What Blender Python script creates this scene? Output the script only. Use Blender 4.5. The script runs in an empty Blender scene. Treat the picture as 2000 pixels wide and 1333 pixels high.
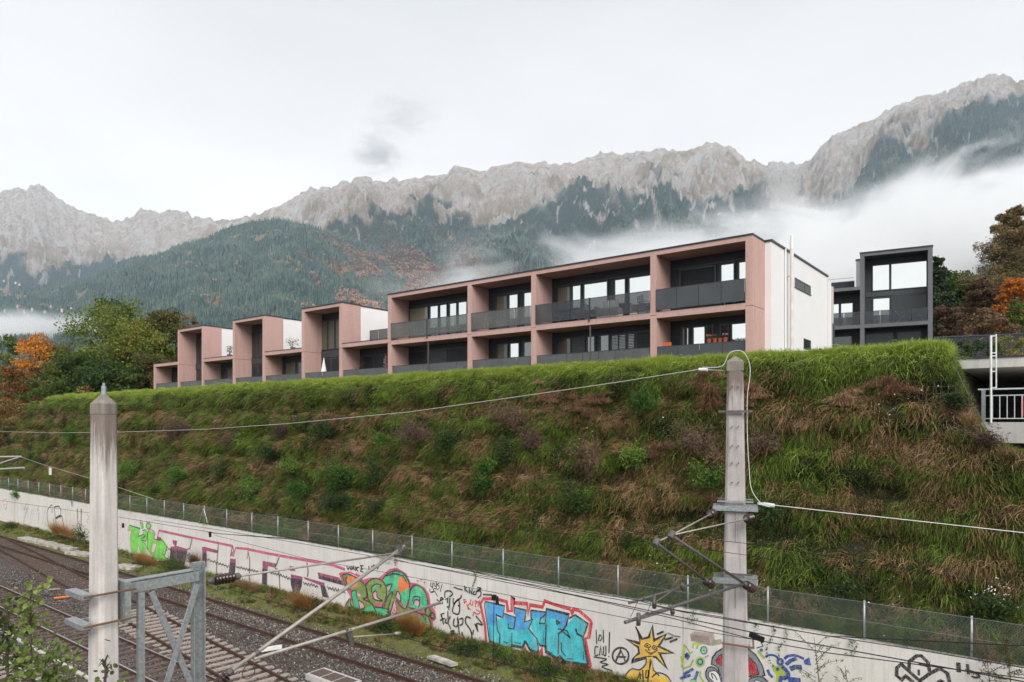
import bpy, math, random
import numpy as np
from mathutils import Vector, Matrix
from mathutils.geometry import tessellate_polygon
random.seed(7); RNG = np.random.default_rng(7)
R = math.radians
SC = bpy.context.scene
COL = SC.collection

# ------------------------------------------------------------------ camera, sky, sun, exposure
FPX, CAMH, YAW = 1360.0, 9.3, R(38)
CT, ST = math.cos(YAW), math.sin(YAW)
cam_d = bpy.data.cameras.new('camera')
cam = bpy.data.objects.new('camera', cam_d); COL.objects.link(cam)
cam.location = (0, 0, CAMH); cam.rotation_euler = (R(90), 0, YAW)
cam_d.sensor_width = 36; cam_d.lens = FPX / 2000 * 36
cam_d.shift_y = (825 - 666.5) / 2000
cam_d.clip_start = 0.1; cam_d.clip_end = 40000
SC.camera = cam

SUN_DIR = Vector((0.62, -0.50, 0.60)).normalized()          # towards the sun
w = bpy.data.worlds.new('World'); SC.world = w; w.use_nodes = True
nt = w.node_tree; nt.nodes.clear()
out = nt.nodes.new('ShaderNodeOutputWorld'); bg = nt.nodes.new('ShaderNodeBackground')
sky = nt.nodes.new('ShaderNodeTexSky'); sky.sky_type = 'NISHITA'; sky.sun_disc = False
sky.sun_elevation = math.asin(SUN_DIR.z); sky.sun_rotation = math.atan2(SUN_DIR.x, SUN_DIR.y)
tc = nt.nodes.new('ShaderNodeTexCoord'); sep = nt.nodes.new('ShaderNodeSeparateXYZ')
ramp = nt.nodes.new('ShaderNodeValToRGB'); mul = nt.nodes.new('ShaderNodeMix'); mul.data_type = 'RGBA'
ramp.color_ramp.elements[0].position = 0.0; ramp.color_ramp.elements[0].color = (0.95, 0.93, 0.90, 1)
ramp.color_ramp.elements[1].position = 1.0; ramp.color_ramp.elements[1].color = (0.42, 0.43, 0.46, 1)
for p, c in ((0.22, (0.87, 0.83, 0.79)), (0.36, (0.69, 0.66, 0.64)), (0.52, (0.54, 0.53, 0.53))):
    e = ramp.color_ramp.elements.new(p); e.color = c + (1,)
sc10 = nt.nodes.new('ShaderNodeVectorMath'); sc10.operation = 'SCALE'; sc10.inputs['Scale'].default_value = 10.0
nt.links.new(tc.outputs['Generated'], sep.inputs[0])
nz = nt.nodes.new('ShaderNodeTexNoise'); nz.inputs['Scale'].default_value = 2.2; nz.inputs['Detail'].default_value = 5
nmp = nt.nodes.new('ShaderNodeMapping'); nmp.inputs['Scale'].default_value = (1, 1, 3.2)
nt.links.new(tc.outputs['Generated'], nmp.inputs[0]); nt.links.new(nmp.outputs[0], nz.inputs[0])
ma = nt.nodes.new('ShaderNodeMath'); ma.operation = 'MULTIPLY_ADD'; ma.inputs[1].default_value = 0.26; ma.inputs[2].default_value = -0.13
nt.links.new(nz.outputs[0], ma.inputs[0])
ad = nt.nodes.new('ShaderNodeMath'); ad.operation = 'ADD'
nt.links.new(sep.outputs[2], ad.inputs[0]); nt.links.new(ma.outputs[0], ad.inputs[1])
nt.links.new(ad.outputs[0], ramp.inputs[0])
nt.links.new(ramp.outputs[0], sc10.inputs[0])
mul.inputs['Factor'].default_value = 0.93
nt.links.new(sky.outputs[0], mul.inputs['A']); nt.links.new(sc10.outputs[0], mul.inputs['B'])
nt.links.new(mul.outputs['Result'], bg.inputs[0]); bg.inputs[1].default_value = 0.1
nt.links.new(bg.outputs[0], out.inputs[0])

sd = bpy.data.lights.new('sun', 'SUN'); sd.energy = 2.4; sd.angle = R(35); sd.color = (1.0, 0.955, 0.90)
so = bpy.data.objects.new('sun', sd); COL.objects.link(so)
so.rotation_euler = (-SUN_DIR).to_track_quat('-Z', 'Y').to_euler()
vs = SC.view_settings; vs.view_transform = 'Standard'; vs.look = 'None'; vs.exposure = 0.80; vs.gamma = 1.0
vs.use_curve_mapping = False
SC.render.engine = 'CYCLES'
cy = SC.cycles
cy.max_bounces = 8; cy.diffuse_bounces = 3; cy.glossy_bounces = 3; cy.transparent_max_bounces = 24
cy.volume_bounces = 8; cy.volume_max_steps = 96; cy.volume_step_rate = 1.0
cy.use_denoising = True; cy.use_adaptive_sampling = True; cy.adaptive_threshold = 0.012
cy.caustics_reflective = False; cy.caustics_refractive = False

# ------------------------------------------------------------------ helpers
def on_y(u, v, Y):                    # measured pixel -> point on the upright plane y = Y
    k = (u - 1000) / FPX; X = Y * (k * CT - ST) / (CT + k * ST); D = Y * CT - X * ST
    return Vector((X, Y, CAMH + (825 - v) / FPX * D))
def x_at(u, Y): return on_y(u, 825, Y).x
def on_z(u, v, Z):
    D = FPX * (CAMH - Z) / (v - 825); k = (u - 1000) / FPX
    return Vector((k * D * CT - D * ST, k * D * ST + D * CT, Z))
def at_d(u, v, D):                    # measured direction at depth D
    k = (u - 1000) / FPX
    return Vector((k * D * CT - D * ST, k * D * ST + D * CT, CAMH + (825 - v) / FPX * D))

class MB:
    """collects shapes and links them as ONE mesh object"""
    def __init__(s): s.v = []; s.f = []; s.m = []; s.mats = []
    def mi(s, m):
        if m is None: return 0
        if m not in s.mats: s.mats.append(m)
        return s.mats.index(m)
    def add(s, vs_, fs, m=None):
        b = len(s.v); s.v += [tuple(p) for p in vs_]; k = s.mi(m)
        for f in fs: s.f.append(tuple(i + b for i in f)); s.m.append(k)
    def box(s, x0, x1, y0, y1, z0, z1, m=None, M=None):
        vv = [Vector(p) for p in ((x0,y0,z0),(x1,y0,z0),(x1,y1,z0),(x0,y1,z0),(x0,y0,z1),(x1,y0,z1),(x1,y1,z1),(x0,y1,z1))]
        if M: vv = [M @ p for p in vv]
        s.add(vv, [(0,3,2,1),(4,5,6,7),(0,1,5,4),(1,2,6,5),(2,3,7,6),(3,0,4,7)], m)
    def tube(s, pts, r, n=8, m=None, caps=True):
        pts = [Vector(p) for p in pts]; rr = r if isinstance(r, (list, tuple)) else [r] * len(pts)
        vv = []; L = len(pts)
        ref = None
        for i, p in enumerate(pts):
            d = (pts[min(i+1, L-1)] - pts[max(i-1, 0)])
            if d.length < 1e-9: d = Vector((0,0,1))
            d.normalize()
            if ref is None: ref = Vector((0,0,1)) if abs(d.z) < 0.9 else Vector((1,0,0))
            a = d.cross(ref)
            if a.length < 1e-6: a = d.cross(Vector((0.3,1,0.2)))
            a.normalize(); b = a.cross(d).normalized(); ref = b
            for j in range(n):
                t = 2*math.pi*j/n + math.pi/n
                vv.append(p + (a*math.cos(t) + b*math.sin(t)) * rr[i])
        ff = []
        for i in range(L-1):
            for j in range(n):
                ff.append((i*n+j, i*n+(j+1) % n, (i+1)*n+(j+1) % n, (i+1)*n+j))
        if caps: ff += [tuple(range(n-1, -1, -1)), tuple(range((L-1)*n, L*n))]
        s.add(vv, ff, m)
    def bar(s, a, b, wd, ht, m=None):          # rectangular bar between two points, wd sideways, ht upwards
        a, b = Vector(a), Vector(b); d = (b-a).normalized()
        up = Vector((0,0,1)) if abs(d.z) < 0.95 else Vector((0,1,0))
        sd_ = d.cross(up).normalized(); up = sd_.cross(d).normalized()
        vv = []
        for p in (a, b):
            for i, j in ((-1,-1),(1,-1),(1,1),(-1,1)): vv.append(p + sd_*i*wd/2 + up*j*ht/2)
        s.add(vv, [(0,3,2,1),(4,5,6,7),(0,1,5,4),(1,2,6,5),(2,3,7,6),(3,0,4,7)], m)
    def lathe(s, a, b, prof, n=16, m=None):     # prof: (t along a-b in metres, radius)
        a, b = Vector(a), Vector(b); d = (b-a).normalized()
        s.tube([a + d*t for t, r in prof], [r for t, r in prof], n, m)
    def prism(s, poly, axis_a, axis_b, m=None): # poly: list of (x, y) ; extruded in z between a and b
        n = len(poly); vv = [(x, y, axis_a) for x, y in poly] + [(x, y, axis_b) for x, y in poly]
        ff = [(i, (i+1) % n, n+(i+1) % n, n+i) for i in range(n)] + [tuple(range(n-1,-1,-1)), tuple(range(n, 2*n))]
        s.add(vv, ff, m)
    def build(s, name, mat=None, parent=None, smooth=False, M=None):
        me = bpy.data.meshes.new(name); me.from_pydata(s.v, [], s.f)
        if M: me.transform(M)
        if mat is not None: me.materials.append(mat)
        else:
            for m_ in s.mats: me.materials.append(m_)
            me.polygons.foreach_set('material_index', s.m)
        if smooth: me.polygons.foreach_set('use_smooth', [True]*len(me.polygons))
        me.update()
        o = bpy.data.objects.new(name, me); COL.objects.link(o)
        if parent is not None: attach(o, parent)
        return o
def attach(o, parent):                 # meshes are written in world coordinates; keep them there
    o.parent = parent
    o.matrix_parent_inverse = parent.matrix_basis.inverted()
def tag(o, label=None, cat=None, group=None, kind=None):
    for k_, v_ in (('label', label), ('category', cat), ('group', group), ('kind', kind)):
        if v_: o[k_] = v_
    return o
def empty(name, loc, label, cat, group=None):
    o = bpy.data.objects.new(name, None); COL.objects.link(o); o.location = loc; o.empty_display_size = 0.3
    return tag(o, label, cat, group)
def arr_mesh(name, V, F, mats, parent=None, mi=None, smooth=False, fsize=4):
    """fast numpy mesh: V (n,3), F (m,fsize)"""
    me = bpy.data.meshes.new(name); V = np.asarray(V, np.float32); F = np.asarray(F, np.int32)
    me.vertices.add(len(V)); me.vertices.foreach_set('co', V.ravel())
    me.loops.add(F.size); me.loops.foreach_set('vertex_index', F.ravel())
    me.polygons.add(len(F)); me.polygons.foreach_set('loop_start', np.arange(0, F.size, fsize, dtype=np.int32))
    if mi is not None: me.polygons.foreach_set('material_index', np.asarray(mi, np.int32))
    if smooth: me.polygons.foreach_set('use_smooth', np.ones(len(F), bool))
    for m_ in (mats if isinstance(mats, (list, tuple)) else [mats]): me.materials.append(m_)
    me.update(calc_edges=True)
    o = bpy.data.objects.new(name, me); COL.objects.link(o)
    if parent is not None: attach(o, parent)
    return o

# --- numpy noise
_P = RNG.permutation(4096); _P = np.concatenate([_P, _P]); _G = RNG.uniform(0, 2*np.pi, 4096)
def perlin(x, y):
    xi = np.floor(x).astype(np.int64); yi = np.floor(y).astype(np.int64); xf = x - xi; yf = y - yi
    def g(ix, iy, dx, dy):
        h = _P[(_P[ix & 4095] + iy) & 4095]; a = _G[h]; return np.cos(a)*dx + np.sin(a)*dy
    u_ = xf*xf*xf*(xf*(xf*6-15)+10); v_ = yf*yf*yf*(yf*(yf*6-15)+10)
    a = g(xi, yi, xf, yf); b = g(xi+1, yi, xf-1, yf); c = g(xi, yi+1, xf, yf-1); d = g(xi+1, yi+1, xf-1, yf-1)
    return ((a*(1-u_)+b*u_)*(1-v_) + (c*(1-u_)+d*u_)*v_) * 1.5
def fbm(x, y, o=5, g=0.5, lac=2.03):
    s = 0; a = 1; t = 0
    for i in range(o): s = s + a*perlin(x+i*17.3, y-i*9.1); t += a; a *= g; x = x*lac; y = y*lac
    return s/t
def ridged(x, y, o=5, g=0.5, lac=2.07):
    s = 0; a = 1; t = 0; wgt = 1
    for i in range(o):
        n = 1-np.abs(perlin(x+i*31.7, y+i*5.9)); n = n*n*wgt; wgt = np.clip(n*1.6, 0, 1)
        s = s + a*n; t += a; a *= g; x = x*lac; y = y*lac
    return s/t
def sstep(a, b, x):
    t = np.clip((x-a)/(b-a), 0, 1); return t*t*(3-2*t)

# --- materials
class MT:
    def __init__(s, name):
        s.m = bpy.data.materials.new(name); s.m.use_nodes = True; s.nt = s.m.node_tree; s.nt.nodes.clear()
        s.o = s.n('OutputMaterial')
    def n(s, t, **kw):
        nd = s.nt.nodes.new('ShaderNode'+t)
        for k_, v_ in kw.items(): setattr(nd, k_, v_)
        return nd
    def l(s, a, b): s.nt.links.new(a, b)
    def coord(s, kind='Object', scale=(1,1,1)):
        if kind == 'World': c = s.n('NewGeometry').outputs['Position']
        else: c = s.n('TexCoord').outputs[kind]
        if tuple(scale) == (1,1,1): return c
        mp = s.n('Mapping'); mp.inputs['Scale'].default_value = scale; s.l(c, mp.inputs[0]); return mp.outputs[0]
    def noise(s, c, scale, detail=4, rough=0.55, dist=0.0):
        nd = s.n('TexNoise'); nd.inputs['Scale'].default_value = scale; nd.inputs['Detail'].default_value = detail
        nd.inputs['Roughness'].default_value = rough; nd.inputs['Distortion'].default_value = dist
        s.l(c, nd.inputs['Vector']); return nd.outputs[0]
    def ramp(s, f, stops, interp='LINEAR'):
        r = s.n('ValToRGB'); cr = r.color_ramp; cr.interpolation = interp
        while len(cr.elements) < len(stops): cr.elements.new(0.5)
        for e_, (p, c) in zip(cr.elements, stops):
            e_.position = p; c = (c, c, c) if isinstance(c, (int, float)) else c; e_.color = tuple(c) + (1,)
        s.l(f, r.inputs[0]); return r.outputs[0]
    def mix(s, f, a, b, blend='MIX'):
        m = s.n('Mix', data_type='RGBA', blend_type=blend)
        for i, x in (('Factor', f), ('A', a), ('B', b)):
            if isinstance(x, (int, float)): 
                if i == 'Factor': m.inputs[0].default_value = x
                else: m.inputs[6 if i == 'A' else 7].default_value = (x, x, x, 1)
            elif isinstance(x, tuple): m.inputs[6 if i == 'A' else 7].default_value = x + (1,) if len(x) == 3 else x
            else: s.l(x, m.inputs[{'Factor': 0, 'A': 6, 'B': 7}[i]])
        return m.outputs[2]
    def math(s, op, a, b=0.0, c=0.0):
        m = s.n('Math', operation=op)
        for i, x in enumerate((a, b, c)):
            if isinstance(x, (int, float)): m.inputs[i].default_value = x
            else: s.l(x, m.inputs[i])
        return m.outputs[0]
    def bsdf(s, col, rough=0.8, metal=0.0, bump=None, bs=0.3, bd=0.02, spec=0.3, trans=None, coat=0.0):
        b = s.n('BsdfPrincipled')
        if isinstance(col, tuple): b.inputs['Base Color'].default_value = col + (1,) if len(col) == 3 else col
        else: s.l(col, b.inputs['Base Color'])
        if isinstance(rough, (int, float)): b.inputs['Roughness'].default_value = rough
        else: s.l(rough, b.inputs['Roughness'])
        b.inputs['Metallic'].default_value = metal
        b.inputs['Specular IOR Level'].default_value = spec
        if bump is not None:
            bn = s.n('Bump'); bn.inputs['Strength'].default_value = bs; bn.inputs['Distance'].default_value = bd
            s.l(bump, bn.inputs['Height']); s.l(bn.outputs[0], b.inputs['Normal'])
        return b.outputs[0]
    def out(s, sh): s.l(sh, s.o.inputs['Surface']); return s.m
def flat(name, col, rough=0.7, metal=0.0, var=0.12, scale=6.0, bump=0.0, kind='Object', spec=0.3):
    """plain colour with a little grain"""
    t = MT(name); c = t.coord(kind); n = t.noise(c, scale, 5, 0.6)
    dk = tuple(x*(1-var) for x in col); lt = tuple(min(1, x*(1+var)) for x in col)
    cc = t.ramp(n, [(0.3, dk), (0.7, lt)])
    return t.out(t.bsdf(cc, rough, metal, n if bump else None, bump, 0.01, spec))

def concrete(name, base, stain=0.35, scale=1.0, streak=True, rust=False, kind='World', topz=None):
    t = MT(name); c = t.coord(kind)
    n1 = t.noise(c, 0.7*scale, 6, 0.6); n2 = t.noise(c, 14*scale, 6, 0.7)
    col = t.ramp(n1, [(0.25, tuple(x*(1-stain*0.55) for x in base)), (0.6, base), (0.85, tuple(min(1, x*1.08) for x in base))])
    col = t.mix(0.35, col, t.ramp(n2, [(0.3, tuple(x*0.75 for x in base)), (0.65, tuple(min(1, x*1.08) for x in base))]))
    if streak:
        c2 = t.coord(kind, (5*scale, 5*scale, 0.35*scale)); n3 = t.noise(c2, 1.0, 5, 0.65)
        col = t.mix(t.ramp(n3, [(0.5, 0.0), (0.72, stain)]), col, tuple(x*0.45 for x in base))
    if rust:
        c3 = t.coord(kind, (4, 4, 0.6)); n4 = t.noise(c3, 1.3, 4, 0.6)
        col = t.mix(t.ramp(n4, [(0.55, 0.0), (0.75, 0.4)]), col, (0.30, 0.16, 0.09))
    if topz:      # rain-washed grime below the cap
        sz = t.n('SeparateXYZ'); t.l(c, sz.inputs[0]); gz = t.ramp(t.math('DIVIDE', t.math('SUBTRACT', sz.outputs[2], topz-1.5), 1.5), [(0.0, 0.0), (1.0, 1.0)])
        ns = t.noise(t.coord(kind, (16, 16, 1.2)), 1.0, 6, 0.75); k3 = t.math('SUBTRACT', t.math('ADD', gz, t.math('MULTIPLY', ns, 1.6)), 1.25)
        col = t.mix(t.ramp(k3, [(0.0, 0.0), (0.35, 0.85)]), col, (0.16, 0.12, 0.095))
    sp = t.noise(c, 60*scale, 2, 0.5)
    col = t.mix(t.ramp(sp, [(0.70, 0.0), (0.76, 0.6)]), col, tuple(x*0.3 for x in base))
    return t.out(t.bsdf(col, 0.9, 0, n2, 0.35, 0.01, 0.2))

M = {}
M['wall_conc'] = concrete('retaining_wall_concrete', (0.72, 0.69, 0.645), 0.38)
M['mast_conc'] = concrete('mast_concrete', (0.64, 0.60, 0.565), 0.6, 2.0, topz=9.45)
M['mast2_conc'] = concrete('greyer_mast_concrete', (0.47, 0.43, 0.415), 0.75, 2.0, topz=10.6)
M['mast_top'] = concrete('weathered_mast_top_concrete', (0.26, 0.23, 0.20), 0.8, 4.0)
M['pink'] = concrete('pink_concrete', (0.56, 0.365, 0.325), 0.25, 0.6)
M['pink_dark'] = concrete('shaded_pink_concrete', (0.30, 0.175, 0.15), 0.25, 0.6, streak=False)  # same pink concrete with the shade under slabs put into its colour
M['white'] = flat('white_render', (0.80, 0.785, 0.77), 0.9, 0, 0.025, 1.3, 0, 'World')
M['slab_conc'] = concrete('pale_concrete', (0.55, 0.535, 0.50), 0.4)
M['grey_conc'] = concrete('dark_grey_concrete', (0.16, 0.16, 0.17), 0.25, 0.7)
M['anth'] = flat('anthracite_cladding', (0.036, 0.040, 0.046), 0.55, 0, 0.12, 3)
M['frame'] = flat('anthracite_window_frame', (0.065, 0.070, 0.078), 0.4, 0.2, 0.1, 8)
M['cap'] = flat('dark_roof_sheet', (0.05, 0.05, 0.055), 0.45, 0.3, 0.15, 4)
M['slat'] = flat('dark_blind_slats', (0.055, 0.06, 0.068), 0.45, 0.3, 0.1, 4)
M['slat_l'] = flat('grey_blind_slats', (0.16, 0.17, 0.18), 0.4, 0.4, 0.1, 4)
M['interior'] = flat('dark_room', (0.02, 0.022, 0.024), 0.9)
M['steel'] = flat('galvanised_steel', (0.36, 0.385, 0.39), 0.42, 0.55, 0.3, 22, 0.15)
M['steel_l'] = flat('bright_galvanised_steel', (0.62, 0.64, 0.64), 0.35, 0.25, 0.15, 15)
M['flue'] = flat('polished_flue_steel', (0.74, 0.70, 0.67), 0.3, 0.1, 0.15, 2)
M['steel_d'] = flat('weathered_dark_steel', (0.13, 0.12, 0.115), 0.6, 0.4, 0.35, 14, 0.2)
M['tube_l'] = flat('weathered_tube_steel', (0.36, 0.33, 0.29), 0.55, 0.35, 0.2, 9, 0.1)
M['insul'] = flat('brown_glazed_porcelain', (0.035, 0.016, 0.012), 0.18, 0, 0.3, 12, 0, spec=0.6)
M['rust'] = flat('rusty_rail_steel', (0.075, 0.042, 0.032), 0.75, 0.2, 0.35, 9, 0.3, 'World')
M['railtop'] = flat('polished_rail_head', (0.62, 0.62, 0.64), 0.28, 0.85, 0.1, 3, 0, 'World')
M['slp_dark'] = flat('dark_timber_sleeper', (0.125, 0.088, 0.074), 0.9, 0, 0.4, 12, 0.5, 'World')
M['slp_light'] = flat('pale_concrete_sleeper', (0.35, 0.285, 0.25), 0.9, 0, 0.25, 8, 0.4, 'World')
M['wire'] = flat('dark_wire', (0.022, 0.02, 0.02), 0.5, 0.3)
M['wire_l'] = flat('pale_wire', (0.52, 0.50, 0.44), 0.5, 0.2)
M['wire_w'] = flat('white_cable', (0.72, 0.72, 0.70), 0.5)
M['white_p'] = flat('white_paint', (0.75, 0.75, 0.73), 0.5)
M['red_p'] = flat('red_paint', (0.5, 0.03, 0.03), 0.4)
M['orange_p'] = flat('orange_plastic', (0.65, 0.17, 0.06), 0.5)
M['terra'] = flat('terracotta', (0.35, 0.09, 0.05), 0.8)
M['fabric_w'] = flat('white_canvas', (0.78, 0.77, 0.75), 0.9)
M['wood'] = flat('brown_wood', (0.13, 0.07, 0.04), 0.7)
M['bark'] = flat('tree_bark', (0.075, 0.058, 0.042), 0.95, 0, 0.4, 5, 0.5)
M['stone'] = flat('pale_stone_slab', (0.40, 0.37, 0.33), 0.95, 0, 0.5, 3, 0.4, 'World')
M['fence_post'] = flat('galvanised_fence_post', (0.42, 0.46, 0.47), 0.45, 0.5, 0.15, 6)
M['brown_curtain'] = flat('brown_curtain', (0.075, 0.055, 0.05), 0.8, 0, 0.3, 10)

def glass(name, base, refl, rough=0.015, curtain=False, wob=0.0):
    t = MT(name); c = t.coord('World')
    if curtain:
        wv = t.n('TexWave'); wv.wave_type = 'BANDS'; wv.bands_direction = 'X'; wv.inputs['Scale'].default_value = 2.2
        wv.inputs['Distortion'].default_value = 1.5; t.l(c, wv.inputs[0])
        col = t.ramp(wv.outputs[0], [(0.2, tuple(x*0.7 for x in base)), (0.8, base)])
    else: col = base
    d = t.bsdf(col, 0.6, 0, None)
    g = t.n('BsdfGlossy'); g.inputs['Color'].default_value = (0.93, 0.935, 0.89, 1); g.inputs['Roughness'].default_value = rough
    if wob:
        bn = t.n('Bump'); bn.inputs['Strength'].default_value = wob; bn.inputs['Distance'].default_value = 0.02
        t.l(t.noise(c, 0.9, 2), bn.inputs['Height']); t.l(bn.outputs[0], g.inputs['Normal'])
    mx = t.n('MixShader'); mx.inputs[0].default_value = refl; t.l(d, mx.inputs[1]); t.l(g.outputs[0], mx.inputs[2])
    return t.out(mx.outputs[0])
M['gl_sky'] = glass('coated_window_glass', (0.05, 0.055, 0.05), 0.90, 0.01, wob=0.03)
M['gl_dark'] = glass('clear_glass_dark_room', (0.018, 0.022, 0.022), 0.10)
M['gl_blue'] = glass('blue_reflection_glass', (0.03, 0.042, 0.052), 0.22)  # dark blue reflection put into the pane's base colour
M['gl_cur'] = glass('glass_over_curtain', (0.20, 0.20, 0.135), 0.12, 0.02, True)
M['gl_curd'] = glass('glass_over_dim_curtain', (0.12, 0.125, 0.09), 0.08, 0.02, True)

def screen(name, col, alpha, rough=0.5):
    t = MT(name); c = t.coord('World')
    d = t.bsdf(t.ramp(t.noise(c, 1.2, 5), [(0.3, tuple(x*0.85 for x in col)), (0.7, tuple(x*1.15 for x in col))]), rough, 0.1, None, spec=0.4)
    tr = t.n('BsdfTransparent'); mx = t.n('MixShader'); mx.inputs[0].default_value = alpha
    t.l(tr.outputs[0], mx.inputs[1]); t.l(d, mx.inputs[2]); return t.out(mx.outputs[0])
M['scr_a'] = screen('perforated_metal_screen', (0.135, 0.145, 0.14), 0.66)
M['scr_b'] = screen('dense_dark_screen', (0.075, 0.082, 0.09), 0.95)
M['scr_c'] = screen('perforated_dark_screen', (0.115, 0.12, 0.125), 0.90)
M['scr_d'] = screen('smoked_glass_screen', (0.05, 0.055, 0.065), 0.62, 0.15)

def chainlink():
    t = MT('chain_link_mesh'); c = t.coord('World'); s_ = t.n('SeparateXYZ'); t.l(c, s_.inputs[0])
    a = t.math('ADD', s_.outputs[0], s_.outputs[2]); b = t.math('SUBTRACT', s_.outputs[0], s_.outputs[2])
    ks = []
    for q in (a, b):
        f = t.math('FRACT', t.math('MULTIPLY', q, 13.0)); ks.append(t.math('LESS_THAN', t.math('ABSOLUTE', t.math('SUBTRACT', f, 0.5)), 0.05))
    k_ = t.math('MAXIMUM', ks[0], ks[1])
    d = t.bsdf((0.20, 0.245, 0.23), 0.5, 0.3); tr = t.n('BsdfTransparent'); mx = t.n('MixShader')
    t.l(k_, mx.inputs[0]); t.l(tr.outputs[0], mx.inputs[1]); t.l(d, mx.inputs[2]); return t.out(mx.outputs[0])
M['chain'] = chainlink()

def leafmat(name, stops, scale=0.5, kind='World', trans=0.35, rnd=0.5, detail=3):
    """foliage: colour from noise of the place plus per-leaf variation, some light through"""
    t = MT(name); c = t.coord(kind); n = t.noise(c, scale, detail, 0.6)
    oi = t.n('ObjectInfo'); n2 = t.noise(c, 9.0, 2, 0.5)
    f = t.math('ADD', t.math('MULTIPLY', t.math('SUBTRACT', n, 0.5), 1.5), 0.5)
    f = t.math('ADD', f, t.math('MULTIPLY', t.math('SUBTRACT', n2, 0.5), rnd))
    f = t.math('ADD', f, t.math('MULTIPLY', t.math('SUBTRACT', oi.outputs['Random'], 0.5), rnd))
    col = t.ramp(f, stops)
    fine = t.noise(c, 23.0, 1); col = t.mix(1.0, col, t.ramp(fine, [(0.32, 0.62), (0.68, 1.35)]), 'MULTIPLY')
    d = t.bsdf(col, 0.55, 0, None, spec=0.25)
    tl = t.n('BsdfTranslucent'); t.l(col, tl.inputs[0])
    mx = t.n('MixShader'); mx.inputs[0].default_value = trans; t.l(d, mx.inputs[1]); t.l(tl.outputs[0], mx.inputs[2])
    return t.out(mx.outputs[0])
# ------------------------------------------------------------------ mountains
RU = [-700,-300,0,10,28,34,53,60,84,93,103,131,155,193,207,218,243,260,274,293,316,322,336,359,376,397,442,500,540,556,583,606,616,639,649,672,684,698,721,731,748,768,778,814,820,834,867,893,913,936,959,985,1010,1040,1060,1085,1100,1127,1158,1194,1212,1248,1269,1280,1338,1370,1401,1424,1451,1464,1473,1496,1503,1534,1559,1586,1604,1626,1658,1685,1720,1760,1800,1850,1880,1900,1930,1960,1990,2100,2400,2700]
RV = [330,400,378,374,369,366,370,364,363,371,381,402,414,424,429,437,429,423,409,412,420,413,410,413,422,428,431,419,405,399,381,368,373,366,369,355,359,347,348,356,357,348,355,350,352,347,344,327,330,338,329,322,318,322,318,322,322,317,304,298,304,298,301,295,298,286,280,287,307,321,312,326,320,317,323,312,289,269,253,244,225,205,190,180,165,155,148,147,160,170,260,300]
SU = [-700,-300,0,183,241,304,345,407,431,455,500,545,600,680,760,860,1000,1200,1500,2000,2700]
SV = [600,585,577,540,509,500,483,466,450,442,432,428,440,465,495,540,620,700,760,780,790]
TU = [-700,0,100,200,300,420,520,600,660,700,760,850,900,1000,1050,1100,1200,1300,1400,1480,1530,1560,1600,1650,1700,1760,1850,1930,2000,2700]
TV = [470,480,505,522,505,470,428,430,440,425,415,400,392,385,370,360,352,345,342,350,420,400,352,330,290,262,235,200,180,200]
NK, ND = 1400, 450
kk = np.linspace(-1.05, 1.0, NK); dd = np.concatenate([330*(2600/330)**np.linspace(0, 1, 110, endpoint=False), np.linspace(2600, 6500, 320, endpoint=False), np.linspace(6500, 8200, 20)])
K, D = np.meshgrid(kk, dd)                      # rows: distance, columns: direction
U = 1000 + FPX*K
e2 = (825-np.interp(U, RU, RV))/FPX; e1 = (825-np.interp(U, SU, SV))/FPX; et = (825-np.interp(U, TU, TV))/FPX
kj = np.tile(kk, (ND, 1)); e2 = e2 + (0.0042*fbm(kj*90, kj*0+2, 4)+0.0022*ridged(kj*260, kj*0+5, 3))*1.0
WX = K*D*CT - D*ST; WY = K*D*ST + D*CT
D0 = 330.0
D2 = 5300 + 900*sstep(650, 300, U) - 700*sstep(1500, 2000, U) + 350*np.interp(U, [0,500,700,900,1100,1300,1500,1520,1600,2000], [0,.4,.3,0,.3,0,.2,1.4,.2,0])
D1 = 3100 + 0*U
Zc = CAMH + e2*D2; Zs = CAMH + e1*D1
ex = 1.45 + 1.3*sstep(700, 350, U)
t2 = (D-D0)/(D2-D0); t1 = (D-D0)/(D1-D0)
zm = 4 + (Zc-4)*np.where(t2 < 1, np.clip(t2, 0, 1)**ex, 1-0.35*(t2-1)*2)
zs = 4 + (Zs-4)*np.where(t1 < 1, np.clip(t1, 0, 1)**1.25, np.clip(1-1.5*(t1-1)**1.3, 0, 1))
# downhill spurs and gullies: noise stretched along the fall line
lat = K*4200.0
wl = fbm(lat/900, D/1500, 3)*260
g1 = ridged((lat+wl)/640, D/2600+3, 4, 0.5)
g2 = ridged((lat+wl*0.7)/190+7, D/700, 4, 0.55)
g3 = ridged(WX/120, WY/150, 4, 0.6)
g4 = ridged((lat+wl*0.5)/75+3, D/330, 4, 0.6)
gs = np.abs(perlin((lat+wl*1.1)/185+11, D/800)) + 0.09*fbm(lat/60, D/120, 3)
win = np.clip(t2, 0, 1)**0.8 * np.clip((1-t2)*3.2, 0, 1)
win_c = np.where(t2 < 1, 1, 0.5)
amp = 170 + 70*sstep(900, 1200, U)
rock_fine = sstep(0.35, 0.8, t2)
zm = zm + win*amp*(g1-0.55)*1.7 + win*85*(g2-0.5) + rock_fine*(85*(g3-0.5)+60*(g4-0.5)+34*(ridged(WX/46+9, WY/46, 3, 0.6)-0.5))*np.clip((1-t2)*7, 0.28, 1) - 30*win*sstep(0.07, 0.0, gs)
zm = zm + np.where(t2 > 0.93, 1, 0)*0
win1 = np.clip(t1, 0, 1)*np.clip((1-t1)*4, 0, 1)
zs = zs + win1*90*(g1-0.5) + win1*40*(g2-0.5)
Z = np.maximum(zm, zs); isspur = zs >= zm
near = sstep(0, 500, D-D0)
Z = Z*near + (4)*(1-near)
Z = Z + 7*near*(g3-0.5)
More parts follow.
